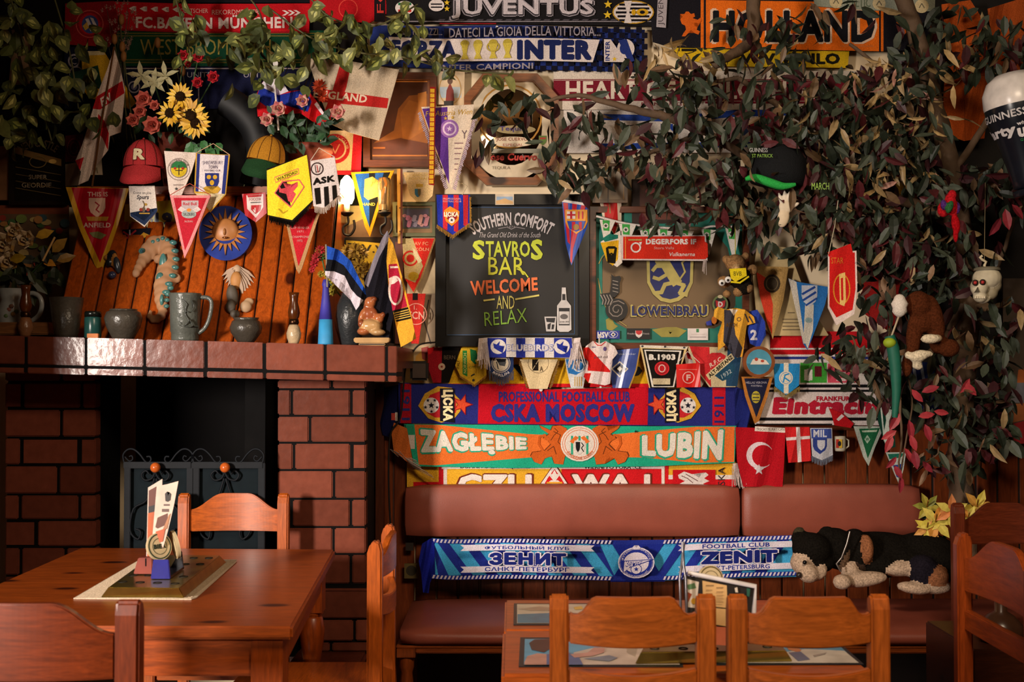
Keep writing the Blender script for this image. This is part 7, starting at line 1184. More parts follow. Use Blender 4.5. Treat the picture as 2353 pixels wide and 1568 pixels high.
for p in ([(700, 340), (660, 300), (613, 278, 4.55)], [(700, 340), (680, 290), (640, 255, 4.55)], [(700, 340), (705, 280), (695, 236, 4.55)], [(710, 340), (740, 300), (776, 262, 4.55)], [(705, 340), (730, 270), (735, 205, 4.6)]): stem(t, p, 4.65)
for i in range(46): leaf_at(t, random.uniform(625, 770), random.uniform(262, 335), random.uniform(4.52, 4.68), random.uniform(24, 36), random.uniform(0, 360), random.choice(['#1c3a1e', '#26482a', '#14301a']), .6)
# catkins and dried sprays
t = thing('dried_spray', 'sprays of thin dried twigs with orange-brown buds rising above the hood ledge', 'dried flowers', (at(560, 430, 4.75).x, 4.75, ZL))
for (p, bx, by) in (([(560, 430), (600, 300), (670, 85)], 671, 82), ([(560, 430), (610, 300), (682, 95)], 682, 92), ([(600, 430), (680, 250), (742, 90)], 742, 90), ([(620, 430), (690, 260), (735, 125)], 732, 125), ([(330, 430), (300, 250), (275, 45)], 279, 45), ([(330, 430), (290, 260), (262, 88)], 263, 90), ([(330, 430), (300, 260), (281, 105)], 281, 108), ([(420, 430), (410, 300), (362, 98)], 362, 98), ([(440, 430), (430, 300), (405, 150)], 405, 148), ([(300, 430), (290, 300), (284, 130)], 284, 130), ([(440, 430), (440, 300), (420, 165)], 420, 163)):
    stem(t, p, 4.76, .0018, '#4a4a24'); k = 4.76 / F
    g = MB(); g.ball(at(bx, by, 4.76), (7 * k, 7 * k, 13 * k), mat('#8a5a2a' if bx < 500 else '#8c4426', 'plain'), 10, 8); g.build('bud', t)
for i in range(16):
    x = random.uniform(240, 300); y = random.uniform(5, 130); stem(t, [(285, 430), (275, 200), (x, y)], 4.78, .0011, '#3a3020')
    for j in range(3): puff(t, x + random.uniform(-14, 14), y + random.uniform(-14, 14), 4.77, 6, '#8a6a60', 7, 'tiny_blossom')
# caps
def cap(label, px, py, s_, col, brim, Y, tiltdeg=0, letter=None, col2=None):
    t = thing('baseball_cap', label, 'cap', at(px, py, Y)); k = Y / F; c = at(px, py, Y); R = Matrix.Rotation(math.radians(tiltdeg), 3, 'Y')
    g = MB(); V = []; n_ = 24; rn = 10
    for i in range(rn + 1):
        th = PI / 2 * i / rn
        for j in range(n_):
            a_ = 2 * PI * j / n_; V.append(c + R @ Vector((math.cos(a_) * math.cos(th) * 42 * s_ * k, math.sin(a_) * math.cos(th) * 40 * s_ * k * .8, (math.sin(th) ** .9) * 58 * s_ * k)))
    g.add(V, [(i * n_ + j, i * n_ + (j + 1) % n_, (i + 1) * n_ + (j + 1) % n_, (i + 1) * n_ + j) for i in range(rn) for j in range(n_)], mat(col, 'cloth'), True)
    g.build('crown', t)
    g = MB()
    for a_ in (-.9, -.3, .3, .9, 1.57):
        g.tube([c + R @ Vector((math.sin(a_) * math.cos(th) * 42.5 * s_ * k, -math.cos(a_) * math.cos(th) * 32.5 * s_ * k, (math.sin(th) ** .9) * 58.5 * s_ * k)) for th in [PI / 2 * q / 8 for q in range(9)]], .0009, mat('#3a1a14', 'cloth'), 4)
    o = g.build('seam', t); o['kind'] = 'stuff'
    g = MB(); g.ball(c + R @ Vector((0, 0, 59 * s_ * k)), .005, mat(col, 'cloth'), 8, 6); g.build('button', t)
    # brim: curved sheet hanging forward and down
    V = []; nb = 14
    for i in range(nb + 1):
        a_ = -1.15 + 2.3 * i / nb
        for q, f in ((0, 0), (1, .5), (2, 1)):
            r_ = 42 * s_ * k * (1 + .12 * f); V.append(c + R @ Vector((math.sin(a_) * r_, -math.cos(a_) * 32 * s_ * k - f * .045 * math.cos(a_), -f * 42 * s_ * k * (math.cos(a_) * .75 + .25) - .004 * f - .01 * abs(math.sin(a_)) )))
    F_ = [(i * 3 + q, i * 3 + 3 + q, i * 3 + 4 + q, i * 3 + 1 + q) for i in range(nb) for q in (0, 1)]; N_ = len(V)
    V2 = [v + Vector((0, .004, .002)) for v in V]
    g = MB(); g.add(V + V2, F_ + [tuple(N_ + a for a in reversed(f)) for f in F_] + [(i * 3 + 2, i * 3 + 5, N_ + i * 3 + 5, N_ + i * 3 + 2) for i in range(nb)], mat(brim, 'cloth'), True); g.build('brim', t, label=(None if col == brim else 'dark green brim'))
    if letter: 
        vs, fs = glyphs(letter, .05); 
        for (sc_, cc, dd) in ((1.12, '#5a2a24', 0), (1.0, '#c4b490', .0012)):
            g = MB(); g.add([c + R @ Vector(((u - .5) * 24 * k * sc_ * s_, -math.sqrt(max(0, 1 - ((u - .5) * .6) ** 2)) * 31.5 * s_ * k * (1 - .22 * (v * .8 + .1)) - .006 - dd, (10 + (v - .5) * 1.1 * (sc_ - 1) * 20 + v * 24) * k * s_)) for u, v, _w in vs], fs, mat(cc, 'cloth')); g.build('lettering', t)
    return t
cap('red baseball cap with cream letter R hanging at the hood ledge', 330, 384, 1.1, '#96282a', '#96282a', 4.47, 0, 'R')
cap('mustard yellow cap with dark green brim between the two flower pots', 610, 372, 1.05, '#a06c1e', '#1c3a20', 4.5, 12)
# dark bottle / boot shape behind
g = MB(); g.tube([at(p[0], p[1], 4.66) for p in spline([(520, 232), (560, 260), (590, 300), (600, 360), (585, 428)], 6)], [.028, .045, .055, .062, .07] + [.07] * 40 if 0 else .06, mat('#07080b', 'plain', .6), 18); single(g, 'black_vase', 'tall curved black vase between the sunflowers and the mustard cap', 'vase', at(590, 430, 4.66))
# vuvuzela-like blue paper under: grey bucket left handled above
# ---------------------------------------------------------------- wall lamps
def sconce(px, label, lit):
    Y = 4.80; t = thing('wall_lamp', label, 'wall lamp', at(px, 500, Y)); ir = mat('#0f0d0c', 'iron'); k = Y / F
    g = MB(); g.tube([at(p[0], p[1], Y) for p in spline([(px + 2, 498), (px + 3, 512), (px - 8, 522), (px - 6, 538), (px + 8, 540), (px + 18, 524), (px + 16, 506)], 5)], .005, ir, 7); g.build('bracket', t)
    g = MB(); g.tube([at(px + 2, 515, Y), at(px + 2, 515, 4.93)], .005, ir); g.build('wall_arm', t)
    g = MB(); c = at(px, 497, Y); g.lathe(c, [(0, 0), (7 * k, 0), (15 * k, 6 * k), (16 * k, 9 * k), (0, 9 * k)], ir, 18); g.build('cup', t)
    g = MB(); c = at(px, 488, Y); g.lathe(c, [(0, 0), (7 * k, 0), (7 * k, 18 * k), (0, 18 * k)], mat('#c9b890', 'plain'), 14); g.build('candle_tube', t)
    if lit:
        g = MB(); c = at(px, 470, Y); g.lathe(c, [(0, 0), (12 * k, 2 * k), (17 * k, 14 * k), (17 * k, 40 * k), (14 * k, 55 * k), (5 * k, 66 * k), (0, 68 * k)], mat('#ffdf9a', 'emit'), 18); g.build('glass_shade', t, label='glowing glass shade')
        d = bpy.data.lights.new('lamp_light', 'POINT'); d.energy = 5; d.color = (1, .62, .28); d.shadow_soft_size = .04; o = bpy.data.objects.new('lamp_light', d); COL.objects.link(o); o.location = at(px, 440, Y - .07)
    else:
        g = MB(); c = at(px, 484, Y); g.lathe(c, [(13 * k, 0), (15 * k, 20 * k), (16 * k, 60 * k), (13 * k, 75 * k), (11.5 * k, 75 * k), (14.5 * k, 60 * k), (13.5 * k, 20 * k), (11 * k, 0)], mat('#d8c8a8', 'glass'), 18); g.build('glass_shade', t)
    return t
sconce(797, 'lit wall lamp with scrolled black iron bracket and glowing shade', True)
sconce(883, 'unlit wall lamp with clear glass shade beside the glowing one', False)
# wall socket
so = flat('wall_socket', 'yellowed square wall socket beside the blue scarf end', 'socket', 4.88, [('B', '#5a4a22', rect(929, 1296, 961, 1330), .01), ('C', '#2a2212', 945, 1312, 12, 12)], mk='plain', amp=0)
so = flat('wall_socket', 'dark small switch plate above the yellowed socket', 'socket', 4.88, [('B', '#1f150d', rect(932, 1248, 950, 1266), .01)], mk='plain', amp=0)
# extra tiny fillers: small mug on the wainscot
t = thing('glass_mug', 'tiny glass beer mug with red and yellow picture hung on the wood wall', 'mug', at(1930, 1020, 4.85)); k = 4.85 / F
g = MB(); c = at(1930, 1037, 4.86); g.lathe(c, [(0, 0), (12 * k, 0), (13 * k, 4 * k), (13 * k, 34 * k), (11.5 * k, 34 * k), (11 * k, 5 * k), (0, 5 * k)], mat('#b8b09c', 'gloss'), 18); g.build('body', t)
g = MB(); g.tube([at(p[0], p[1], 4.86) for p in ((1942, 1008), (1950, 1012), (1950, 1026), (1942, 1032))], .0035, mat('#b8b09c', 'gloss'), 6); g.build('handle', t)
overlay(t, 4.832, [('R', '#a82a20', 1921, 1010, 1928, 1030), ('R', '#c9a22a', 1928, 1010, 1935, 1030), ('C', '#17130f', 1929, 1020, 4, 6)])
# leafy arrangement in the dark corner
t = thing('leaf_arrangement', 'pale blossoms and yellowish leaves standing over the china jug in the dark corner', 'flower arrangement', at(40, 690, 4.5))
for (x, y, r) in ((12, 560, 30), (60, 550, 24), (22, 600, 26), (34, 530, 22)): rose(t, x, y, 4.52, r, ['#a8906c', '#b8a084', '#94703c'], 'blossom')
for (x, y, L_, a_, c_) in ((60, 590, 44, 190, '#94761c'), (98, 598, 36, -20, '#a8701c'), (82, 545, 44, 20, '#a07a20'), (120, 580, 50, 40, '#8c6a2a'), (130, 600, 44, 20, '#7a5a24')): leaf_at(t, x, y, 4.48, L_, a_, c_, .55)
g = MB(); g.tube([at(126, 545, 4.46), at(98, 600, 4.46)], .004, mat('#b08a54', 'plain'), 6); g.build('stem', t)
for i in range(40): leaf_at(t, random.uniform(-20, 130), random.uniform(590, 670), random.uniform(4.45, 4.6), random.uniform(34, 56), random.uniform(0, 360), random.choice(['#1c2414', '#2a3018', '#14180e']), .5)
stem(t, [(30, 700, 4.5), (35, 620, 4.52), (20, 560, 4.53)], 4.5); stem(t, [(30, 700, 4.5), (60, 640, 4.5), (100, 600, 4.47)], 4.5)
# ---------------------------------------------------------------- on the fireplace table
def quad_slab(root, name, pts, z0, z1, m, bevel=.001, single_=None):
    g = MB(); g.prism([Vector((p.x, p.y, z1)) for p in pts], (0, 0, 0), (0, 0, z0 - z1), m)
    if single_: return single(g, name, single_[0], single_[1], pts[0], bevel=bevel)
    return g.build(name, root, bevel=bevel)
def brass_tray(label, bot, top, zb, zt_, holes):
    t = thing('brass_tray', label, 'tray', bot[0]); br = mat('#8f7c3c', 'metal', .28)
    B = [Vector((p.x, p.y, zb)) for p in bot]; T = [Vector((p.x, p.y, zt_)) for p in top]
    g = MB(); g.add(B + T, [(4, 5, 6, 7), (0, 1, 5, 4), (1, 2, 6, 5), (2, 3, 7, 6), (3, 0, 4, 7), (3, 2, 1, 0)], br); g.build('tray_shell', t, bevel=.002)
    for (x, y, r) in holes:
        g = MB(); c = atz(x, y, zt_); g.lathe((c.x, c.y, zt_ - .001), [(r, 0), (r, .0022), (r * .86, .0026), (r * .86, .0004), (0, .0004)], mat('#0a0806', 'plain'), 16); g.build('hole', t)
    return t
mq = [atz(168, 1378, TZ), atz(440, 1380, TZ), atz(452, 1376, TZ), atz(544, 1293, TZ), atz(318, 1290, TZ)]
o = quad_slab(None, 'woven_mat', mq, TZ + .0005, TZ + .0035, mat('#c4b39c', 'cloth'), single_=('cream woven plastic mat under the tray on the fireplace table', 'place mat'))
# woven ribs
g = MB()
for i in range(70):
    u = i / 69; a_ = mq[0].lerp(mq[4], u); b_ = mq[1].lerp(mq[3], u); g.box((a_.x + .004, a_.y - .001, TZ + .0035), (b_.x - .004, b_.y + .0012 if False else a_.y + .0012, TZ + .0048), mat('#a89680', 'cloth'))
r_ = g.build('weave', o); r_['kind'] = 'stuff'
brass_tray('brass tray with round holes on the cream mat of the fireplace table', [atz(231, 1374, TZ + .004), atz(424, 1375, TZ + .004), atz(521, 1293, TZ + .004), atz(340, 1290, TZ + .004)],
           [atz(249, 1350, TZ + .034), atz(412, 1352, TZ + .034), atz(505, 1277, TZ + .034), atz(352, 1276, TZ + .034)], TZ + .004, TZ + .034,
           [(306, 1323, .012), (341, 1323, .012), (422, 1326, .012), (282, 1338, .012), (322, 1339, .012), (362, 1340, .012), (402, 1342, .012), (445, 1283, .012), (480, 1283, .012), (460, 1297, .012), (426, 1297, .012)])
ZT_ = TZ + .035
def plate(root, name, pts, Y, th, col, kind='plain', label=None, bevel=.0015):
    g = MB(); g.prism([at(*p, Y) for p in pts], (0, 0, 0), (0, th, 0), mat(col, kind)); return g.build(name, root, bevel=bevel, label=label)
t = thing('coaster_holder', 'blue and black wooden coaster holder with round beer mats on the left tray', 'coaster holder', at(370, 1330, 3.3))
plate(t, 'front_plate', [(346, 1331), (391, 1331), (387, 1287), (352, 1287)], 3.30, .008, '#1f1f78', 'gloss', 'dark blue front plate')
plate(t, 'back_plate', [(389, 1309), (422, 1309), (417, 1268), (412, 1266), (400, 1290)], 3.46, .008, '#15141c', 'gloss')
g = MB(); a_ = at(348, 1330, 3.30); b_ = at(420, 1309, 3.46); g.prism([Vector((at(348, 1331, 3.308).x, 3.308, ZT_)), Vector((at(391, 1331, 3.308).x, 3.308, ZT_)), Vector((at(421, 1309, 3.46).x, 3.46, ZT_)), Vector((at(389, 1309, 3.46).x, 3.46, ZT_))], (0, 0, 0), (0, 0, .007), mat('#15141c', 'gloss')); g.build('base', t)
def disc(name, label, c, r, th, yaw, lean_, col, rim, text=None, n_=3):
    """stack of round beer mats standing on edge"""
    R = Matrix.Rotation(yaw, 3, 'Z') @ Matrix.Rotation(lean_, 3, 'X')
    for i in range(n_):
        t = thing(name, ('frontmost', 'middle', 'rearmost')[i] + ' of the ' + label, 'beer mat', c + R @ Vector((0, i * (th + .001), 0)), 'round beer mats')
        cc = c + R @ Vector((0, i * (th + .001), 0)); P = [cc + R @ Vector((r * math.cos(2 * PI * k / 28), 0, r * math.sin(2 * PI * k / 28))) for k in range(28)]
        g = MB(); off = R @ Vector((0, th, 0)); g.prism(P, (0, 0, 0), off, mat('#c4b08a', 'plain'), True); g.build('card', t)
        if i == 0:
            def ring(r0, r1, m_, z):
                g = MB(); A = [cc + R @ Vector((r0 * math.cos(2 * PI * k / 28), -z, r0 * math.sin(2 * PI * k / 28))) for k in range(28)]; B_ = [cc + R @ Vector((r1 * math.cos(2 * PI * k / 28), -z, r1 * math.sin(2 * PI * k / 28))) for k in range(28)]
                g.add(A + B_, [(k, (k + 1) % 28, 28 + (k + 1) % 28, 28 + k) for k in range(28)], m_); g.build('printed_ring', t)
            ring(r * .93, r * .84, mat(rim, 'print'), .0006); ring(r * .6, r * .56, mat(rim, 'print'), .0006)
            if text:
                vs, fs = glyphs(text, .05); g = MB(); g.add([cc + R @ Vector(((u - .5) * r * 1.0, -.001 - w_, (v - .5) * r * .34)) for u, v, w_ in vs], fs, mat('#1c2a22', 'print')); g.build('lettering', t)
disc('beer_mat', 'cream beer mats with dark green rim leaning left in the blue holder', at(367, 1256, 3.38) , .038, .0022, math.radians(48), math.radians(-14), '#b8a878', '#2a4030', 'BIER')
disc('beer_mat', 'cream beer mats with tan print leaning right in the blue holder', at(399, 1253, 3.42), .040, .0022, math.radians(-62), math.radians(12), '#b8a878', '#8c6a3a')
t = thing('menu_stand', 'red-brown wooden block holding a folded menu card on the left tray', 'menu holder', at(330, 1320, 3.38))
plate(t, 'block', [(306, 1320), (350, 1320), (350, 1282), (317, 1283)], 3.37, .05, '#7c2e1c', 'plain', None, .002); plate(t, 'slot', [(333, 1303), (336, 1303), (336, 1283), (333, 1283)], 3.368, .003, '#15100c')
r_ = flat('menu_card', 'folded menu card printed with dark emblem and food photos on the fireplace table', 'menu', 3.40, [('B', '#b8a79a', [(340, 1121), (373, 1101), (371, 1200), (366, 1282), (336, 1282)], .003), ('P', '#5a2a1c', [(342, 1128), (360, 1118), (358, 1180), (341, 1180)]), ('P', '#1f1a1c', [(341, 1165), (358, 1160), (357, 1180), (341, 1182)]), ('P', '#a84e1e', [(340, 1180), (356, 1176), (352, 1281), (338, 1281)])], mk='print', amp=0)
r2 = flat('x', None, None, 3.385, [('B', '#c4ab9c', [(360, 1118), (385, 1113), (410, 1106), (400, 1160), (386, 1220), (374, 1262), (346, 1282), (353, 1200)], .002), ('P', '#2a1f1c', [(379, 1135), (384, 1130), (386, 1140), (390, 1132), (394, 1136), (392, 1150), (386, 1154), (380, 1152)], 'emblem'), ('R', '#5a4540', 376, 1159, 390, 1163, 'lettering'), ('R', '#5a4540', 372, 1170, 388, 1177, 'lettering'), ('P', '#5a3428', [(362, 1190), (385, 1180), (384, 1205), (362, 1215), (357, 1212)]), ('P', '#9a6a4a', [(388, 1184), (392, 1180), (384, 1215), (372, 1222)]), ('P', '#a84e2a', [(358, 1222), (380, 1215), (374, 1245), (354, 1250)])], mk='print', amp=0)
for ch in list(r2.children):
    off = r2.location - r_.location
    for v in ch.data.vertices: v.co += off
    ch.parent = r_
bpy.data.objects.remove(r2)
# ---------------------------------------------------------------- on the bench-side table
def hflat(name, label, cat, z, pts_ops, th=.002):
    """printed sheet lying flat; picture units are read on the plane of height z"""
    t = None; parts = {}; l = 0
    for op in pts_ops:
        l += .0003
        if t is None: c0 = atz(*op[1][0], z); t = thing(name, label, cat, c0); g = MB(); g.prism([atz(*p, z + th) for p in op[1]], (0, 0, 0), (0, 0, -th), mat(op[0], 'print', .35)); g.build('sheet', t); continue
        nm = op[2] if len(op) > 2 else 'printed_area'
        parts.setdefault(nm, MB()); P_ = [atz(*p, z + th + l) for p in op[1]]; tri = tessellate_polygon([P_]); parts[nm].add(P_, [tuple(q) for q in tri], mat(op[0], 'print', .3))
    for n_, g in parts.items(): g.build(n_, t)
    return t
Z1 = ZR + .0005
hflat('place_mat', 'glossy beach place mat with a reclining bather, front left on the bench-side table', 'place mat', Z1, [
    ('#1a2024', [(1192, 1532), (1196, 1465), (1560, 1465), (1570, 1532)]), ('#4a93b8', [(1204, 1528), (1206, 1469), (1440, 1469), (1450, 1528)]), ('#b9aca0', [(1320, 1528), (1318, 1500), (1360, 1490), (1400, 1486), (1400, 1469), (1545, 1469), (1562, 1528)]), ('#9a9080', [(1442, 1469), (1470, 1469), (1460, 1510), (1440, 1500)]),
    ('#2a1c1c', [(1216, 1478), (1228, 1470), (1262, 1469), (1266, 1490), (1250, 1500), (1222, 1494)]), ('#b08478', [(1205, 1522), (1212, 1508), (1235, 1502), (1256, 1504), (1258, 1528), (1205, 1528)]), ('#3f5c8c', [(1256, 1504), (1300, 1498), (1330, 1510), (1340, 1528), (1256, 1528)]), ('#b08478', [(1310, 1504), (1350, 1500), (1366, 1488), (1390, 1490), (1388, 1500), (1362, 1508), (1320, 1512)]), ('#6a7a8a', [(1340, 1514), (1400, 1506), (1420, 1512), (1400, 1520)])])
hflat('place_mat', 'glossy blue and sand coloured place mat at the front beside the bench-side table', 'place mat', Z1, [
    ('#1a2024', [(1640, 1528), (1640, 1473), (1929, 1477), (1985, 1527)]), ('#4a87a8', [(1650, 1500), (1650, 1476), (1924, 1480), (1946, 1500)]), ('#b9b2a8', [(1650, 1524), (1650, 1498), (1800, 1500), (1850, 1492), (1940, 1496), (1974, 1524)]), ('#a86a3a', [(1803, 1480), (1820, 1482), (1842, 1494), (1836, 1500), (1812, 1494)]), ('#54607a', [(1812, 1500), (1840, 1498), (1862, 1516), (1834, 1520)]), ('#8a8078', [(1868, 1506), (1900, 1500), (1896, 1504), (1872, 1510)])])
hflat('place_mat', 'sea and sand picture place mat on the back leaf of the bench-side table', 'place mat', Z1 + .001, [
    ('#1a2024', [(1180, 1436), (1181, 1387), (1480, 1387), (1482, 1436)]), ('#b8ae9c', [(1188, 1433), (1188, 1389), (1474, 1389), (1476, 1433)]), ('#2f6f8c', [(1189, 1432), (1189, 1412), (1300, 1408), (1400, 1414), (1476, 1418), (1476, 1432)]), ('#9a8a78', [(1190, 1400), (1240, 1394), (1300, 1400), (1290, 1404), (1220, 1404)]), ('#c9a23a', [(1318, 1396), (1336, 1393), (1340, 1400), (1322, 1402)])])
brass_tray('brass tray with round holes between the place mats of the bench-side table', [atz(1459, 1527, ZR + .004), atz(1822, 1521, ZR + .004), atz(1790, 1482, ZR + .004), atz(1486, 1484, ZR + .004)],
           [atz(1473, 1499, ZR + .03), atz(1806, 1496, ZR + .03), atz(1784, 1468, ZR + .03), atz(1490, 1470, ZR + .03)], ZR + .004, ZR + .03, [(1504, 1491, .011), (1570, 1491, .011), (1563, 1478, .011), (1763, 1487, .011), (1700, 1490, .011), (1640, 1491, .011), (1520, 1478, .011), (1730, 1477, .011)])
t = thing('menu_display', 'white framed upright menu with dark background and cream panels on the bench-side table', 'menu', at(1660, 1480, 2.75))
r_ = flat('x', None, None, 2.72, [('B', '#25201e', [(1570, 1322), (1732, 1352), (1728, 1480), (1580, 1482)], .004), ('P', '#cdbfb0', [(1575, 1330), (1606, 1338), (1600, 1398), (1580, 1396)]), ('P', '#5a7a54', [(1578, 1345), (1596, 1340), (1600, 1352), (1582, 1356)], 'emblem'), ('P', '#8c3a20', [(1578, 1360), (1590, 1366), (1582, 1384), (1577, 1378)]), ('C', '#c9962a', 1594, 1382, 6, 7), ('P', '#d2a870', [(1614, 1335), (1670, 1346), (1672, 1398), (1616, 1392)]), ('P', '#d2a468', [(1643, 1400), (1668, 1404), (1668, 1438), (1643, 1434)]), ('P', '#d2a870', [(1643, 1398), (1668, 1400), (1668, 1440), (1643, 1436)]), ('P', '#c46a4a', [(1640, 1440), (1668, 1442), (1668, 1484), (1640, 1482)]), ('R', '#8a6a44', 1622, 1345, 1640, 1347, 'lettering'), ('R', '#8a6a44', 1646, 1350, 1662, 1352, 'lettering')] + [('R', '#8a6a44', 1622 + (i % 2) * 24, 1356 + i * 4, 1636 + (i % 2) * 26, 1357.5 + i * 4, 'lettering') for i in range(9)] + [('P', '#d2c4b4', [(1688, 1352), (1694, 1350), (1696, 1362), (1690, 1362)], 'emblem'), ('P', '#2a5a4a', [(1716, 1352), (1724, 1354), (1722, 1372), (1716, 1370)])], mk='print', amp=0)
for ch in list(r_.children):
    off = r_.location - t.location
    for v in ch.data.vertices: v.co += off
    ch.parent = t
bpy.data.objects.remove(r_)
g = MB(); wf = mat('#d8d2d4', 'gloss'); g.tube([at(1580, 1317, 2.72), at(1736, 1348, 2.72), at(1733, 1400, 2.72), at(1728, 1478, 2.72)], .0052, wf, 8); g.build('frame_edge', t)
t = thing('metal_tongs', 'two thin silver rods of a table stand rising beside the upright menu', 'stand', at(1570, 1400, 2.7))
for (x0, x1) in ((1568, 1578), (1572, 1564)):
    g = MB(); g.tube([at(x0, 1246, 2.72), at((x0 + x1) / 2 - 2, 1300, 2.71), at(x1 - 2, 1330, 2.7), at(x1, 1395, 2.7), at(x1, 1470, 2.7)], .0032, mat('#8a8488', 'metal'), 7); g.build('rod', t)
disc('beer_mat', 'round beer mats with gold edge behind the upright menu', at(1634, 1330, 2.82), .030, .0022, math.radians(12), math.radians(-10), '#7a6a3a', '#5a4a22', None, 3)
# ---------------------------------------------------------------- flowers at the bench end
t = thing('artificial_lilies', 'yellow and orange artificial lilies standing behind the bench end under the tree', 'flowers', at(2180, 1220, 4.6))
def lily(px, py, r, cols, a0, Y=4.52):
    for i in range(6):
        a_ = 2 * PI * i / 6 + a0; g = MB(); leafshape(g, at(px, py, Y), Vector((math.cos(a_), -.35, math.sin(a_))), Vector((0, -1, .2)), r * Y / F, r * .5 * Y / F, mat(cols[i % len(cols)], 'leaf'), .2, .25); g.build('petal', t)
    g = MB(); g.tube([at(px, py, Y), at(px + 3, py - r * .4, Y - .05)], .003, mat('#8a5a1a', 'leaf')); g.build('stamen', t)
lily(2150, 1200, 46, ['#c9b84a', '#c98a3a', '#cdbb58'], .2); lily(2130, 1165, 34, ['#8a8a34', '#a89a3a'], .9, 4.58); lily(2185, 1175, 40, ['#cdbb58', '#d08048'], .5, 4.5); lily(2245, 1165, 42, ['#cdb84a', '#b8863a'], 1.2, 4.55); lily(2225, 1190, 30, ['#c98a3a', '#cdbb58'], .1); lily(2130, 1215, 34, ['#cdb84a', '#c9904a'], .4)
g = MB(); g.tube([at(2175, 1300, 4.6), at(2170, 1220, 4.56), at(2160, 1190, 4.53)], .006, mat('#1f3a1c', 'leaf')); g.tube([at(2180, 1300, 4.6), at(2230, 1220, 4.6), at(2245, 1170, 4.56)], .005, mat('#1f3a1c', 'leaf')); o = g.build('stem', t); 
for i in range(14): leaf_at(t, random.uniform(2115, 2260), random.uniform(1150, 1215), 4.6, random.uniform(30, 44), random.uniform(0, 360), '#16301a', .5)
# dark vessel behind the oblique chair
t = thing('glass_bottle', 'dark round bottle standing behind the oblique chair at the far right', 'bottle', at(2300, 1470, 3.6)); g = MB(); c = at(2300, 1475, 3.6); k = 3.6 / F; g.lathe(c, [(0, 0), (44 * k, 0), (52 * k, 10 * k), (48 * k, 40 * k), (30 * k, 60 * k), (14 * k, 70 * k), (14 * k, 120 * k), (0, 122 * k)], mat('#3a2418', 'gloss'), 22); g.build('body', t)
g = MB(); g.box((c.x - .12, 3.5, 0), (c.x + .5, 3.9, c.z), wood('#3a1a0c', 'x')); single(g, 'low_cabinet', 'dark low wooden cabinet behind the oblique chair at the far right', 'cabinet', (c.x, 3.7, 0), bevel=.005)
# ---------------------------------------------------------------- artificial ficus tree on the right
random.seed(21)
def leaf_mesh(name, cols, wd, fold, curl):
    g = MB(); base = Vector((0, 0, 0)); L, Wd = 1.0, wd; m1 = mat(cols[0], 'leaf'); m2 = mat(cols[-1], 'leaf')
    P = lambda u, v: Vector((Wd * v, -fold * abs(v) * Wd + curl * u * u, -L * u))
    V = [P(0, 0), P(.22, .38), P(.52, .5), P(.8, .3), P(1, 0), P(.8, -.3), P(.52, -.5), P(.22, -.38), P(.25, 0), P(.55, 0), P(.82, 0)]
    g.add(V, [(0, 1, 8), (1, 2, 9, 8), (2, 3, 10, 9), (3, 4, 10)], m1); g.add(V, [(4, 5, 10), (5, 6, 9, 10), (6, 7, 8, 9), (7, 0, 8)], m1)
    if len(cols) > 1: g.add([P(.2, .06) + Vector((0, -.01, 0)), P(.45, .26) + Vector((0, -.012, 0)), P(.7, .1) + Vector((0, -.01, 0)), P(.5, -.02) + Vector((0, -.012, 0))], [(0, 1, 2, 3)], m2); g.add([P(.3, -.08) + Vector((0, -.01, 0)), P(.5, -.3) + Vector((0, -.012, 0)), P(.62, -.12) + Vector((0, -.01, 0))], [(0, 1, 2)], m2)
    me = bpy.data.meshes.new(name); me.from_pydata(g.v, [], g.f)
    for m in g.mats: me.materials.append(m)
    me.polygons.foreach_set('material_index', g.m); me.update(); return me
def scatter(root, clusters, meshes, weights, size, hang, n_single, near, far, fol='foliage'):
    base = rootloc(root); allp = []
    for (cx_, cy_, rx, ry, n_) in clusters:
        for i in range(n_):
            a_ = random.uniform(0, 2 * PI); r_ = math.sqrt(random.random()); allp.append((cx_ + rx * r_ * math.cos(a_), cy_ + ry * r_ * math.sin(a_), random.uniform(near, far), random.choices(range(len(meshes)), weights)[0]))
    allp.sort(key=lambda p: p[2]); V, Fc, Mi, mats = [], [], [], []
    for j, (px, py, Y, mi) in enumerate(allp):
        me = meshes[mi]; s_ = random.uniform(*size) * Y / F
        R = Matrix.Rotation(random.uniform(0, 2 * PI) if random.random() < .5 else random.gauss(0, .6), 4, 'Z') @ Matrix.Rotation(random.gauss(hang[0], hang[1]), 4, 'X') @ Matrix.Rotation(random.gauss(0, hang[2]), 4, 'Y')
        if j < n_single:
            o = bpy.data.objects.new('leaf', me); o.parent = root; o.matrix_local = Matrix.Translation(at(px, py, Y) - base) @ R @ Matrix.Scale(s_, 4); COL.objects.link(o)
        else:
            T = Matrix.Translation(at(px, py, Y) - base) @ R @ Matrix.Scale(s_, 4); k = len(V); V += [tuple(T @ v.co) for v in me.vertices]
            for p in me.polygons:
                Fc.append([k + i for i in p.vertices]); mm = me.materials[p.material_index]
                if mm not in mats: mats.append(mm)
                Mi.append(mats.index(mm))
    if V:
        me = bpy.data.meshes.new(fol); me.from_pydata(V, [], Fc)
        for m in mats: me.materials.append(m)
        me.polygons.foreach_set('material_index', Mi); o = bpy.data.objects.new(fol, me); o.parent = root; COL.objects.link(o); o['kind'] = 'stuff'
tree = thing('ficus_tree', 'large artificial ficus with drooping dark green and burgundy leaves beside the bench end', 'tree', at(2215, 1330, 4.6))
bark = mat('#5c4836', 'ceramic', .8)
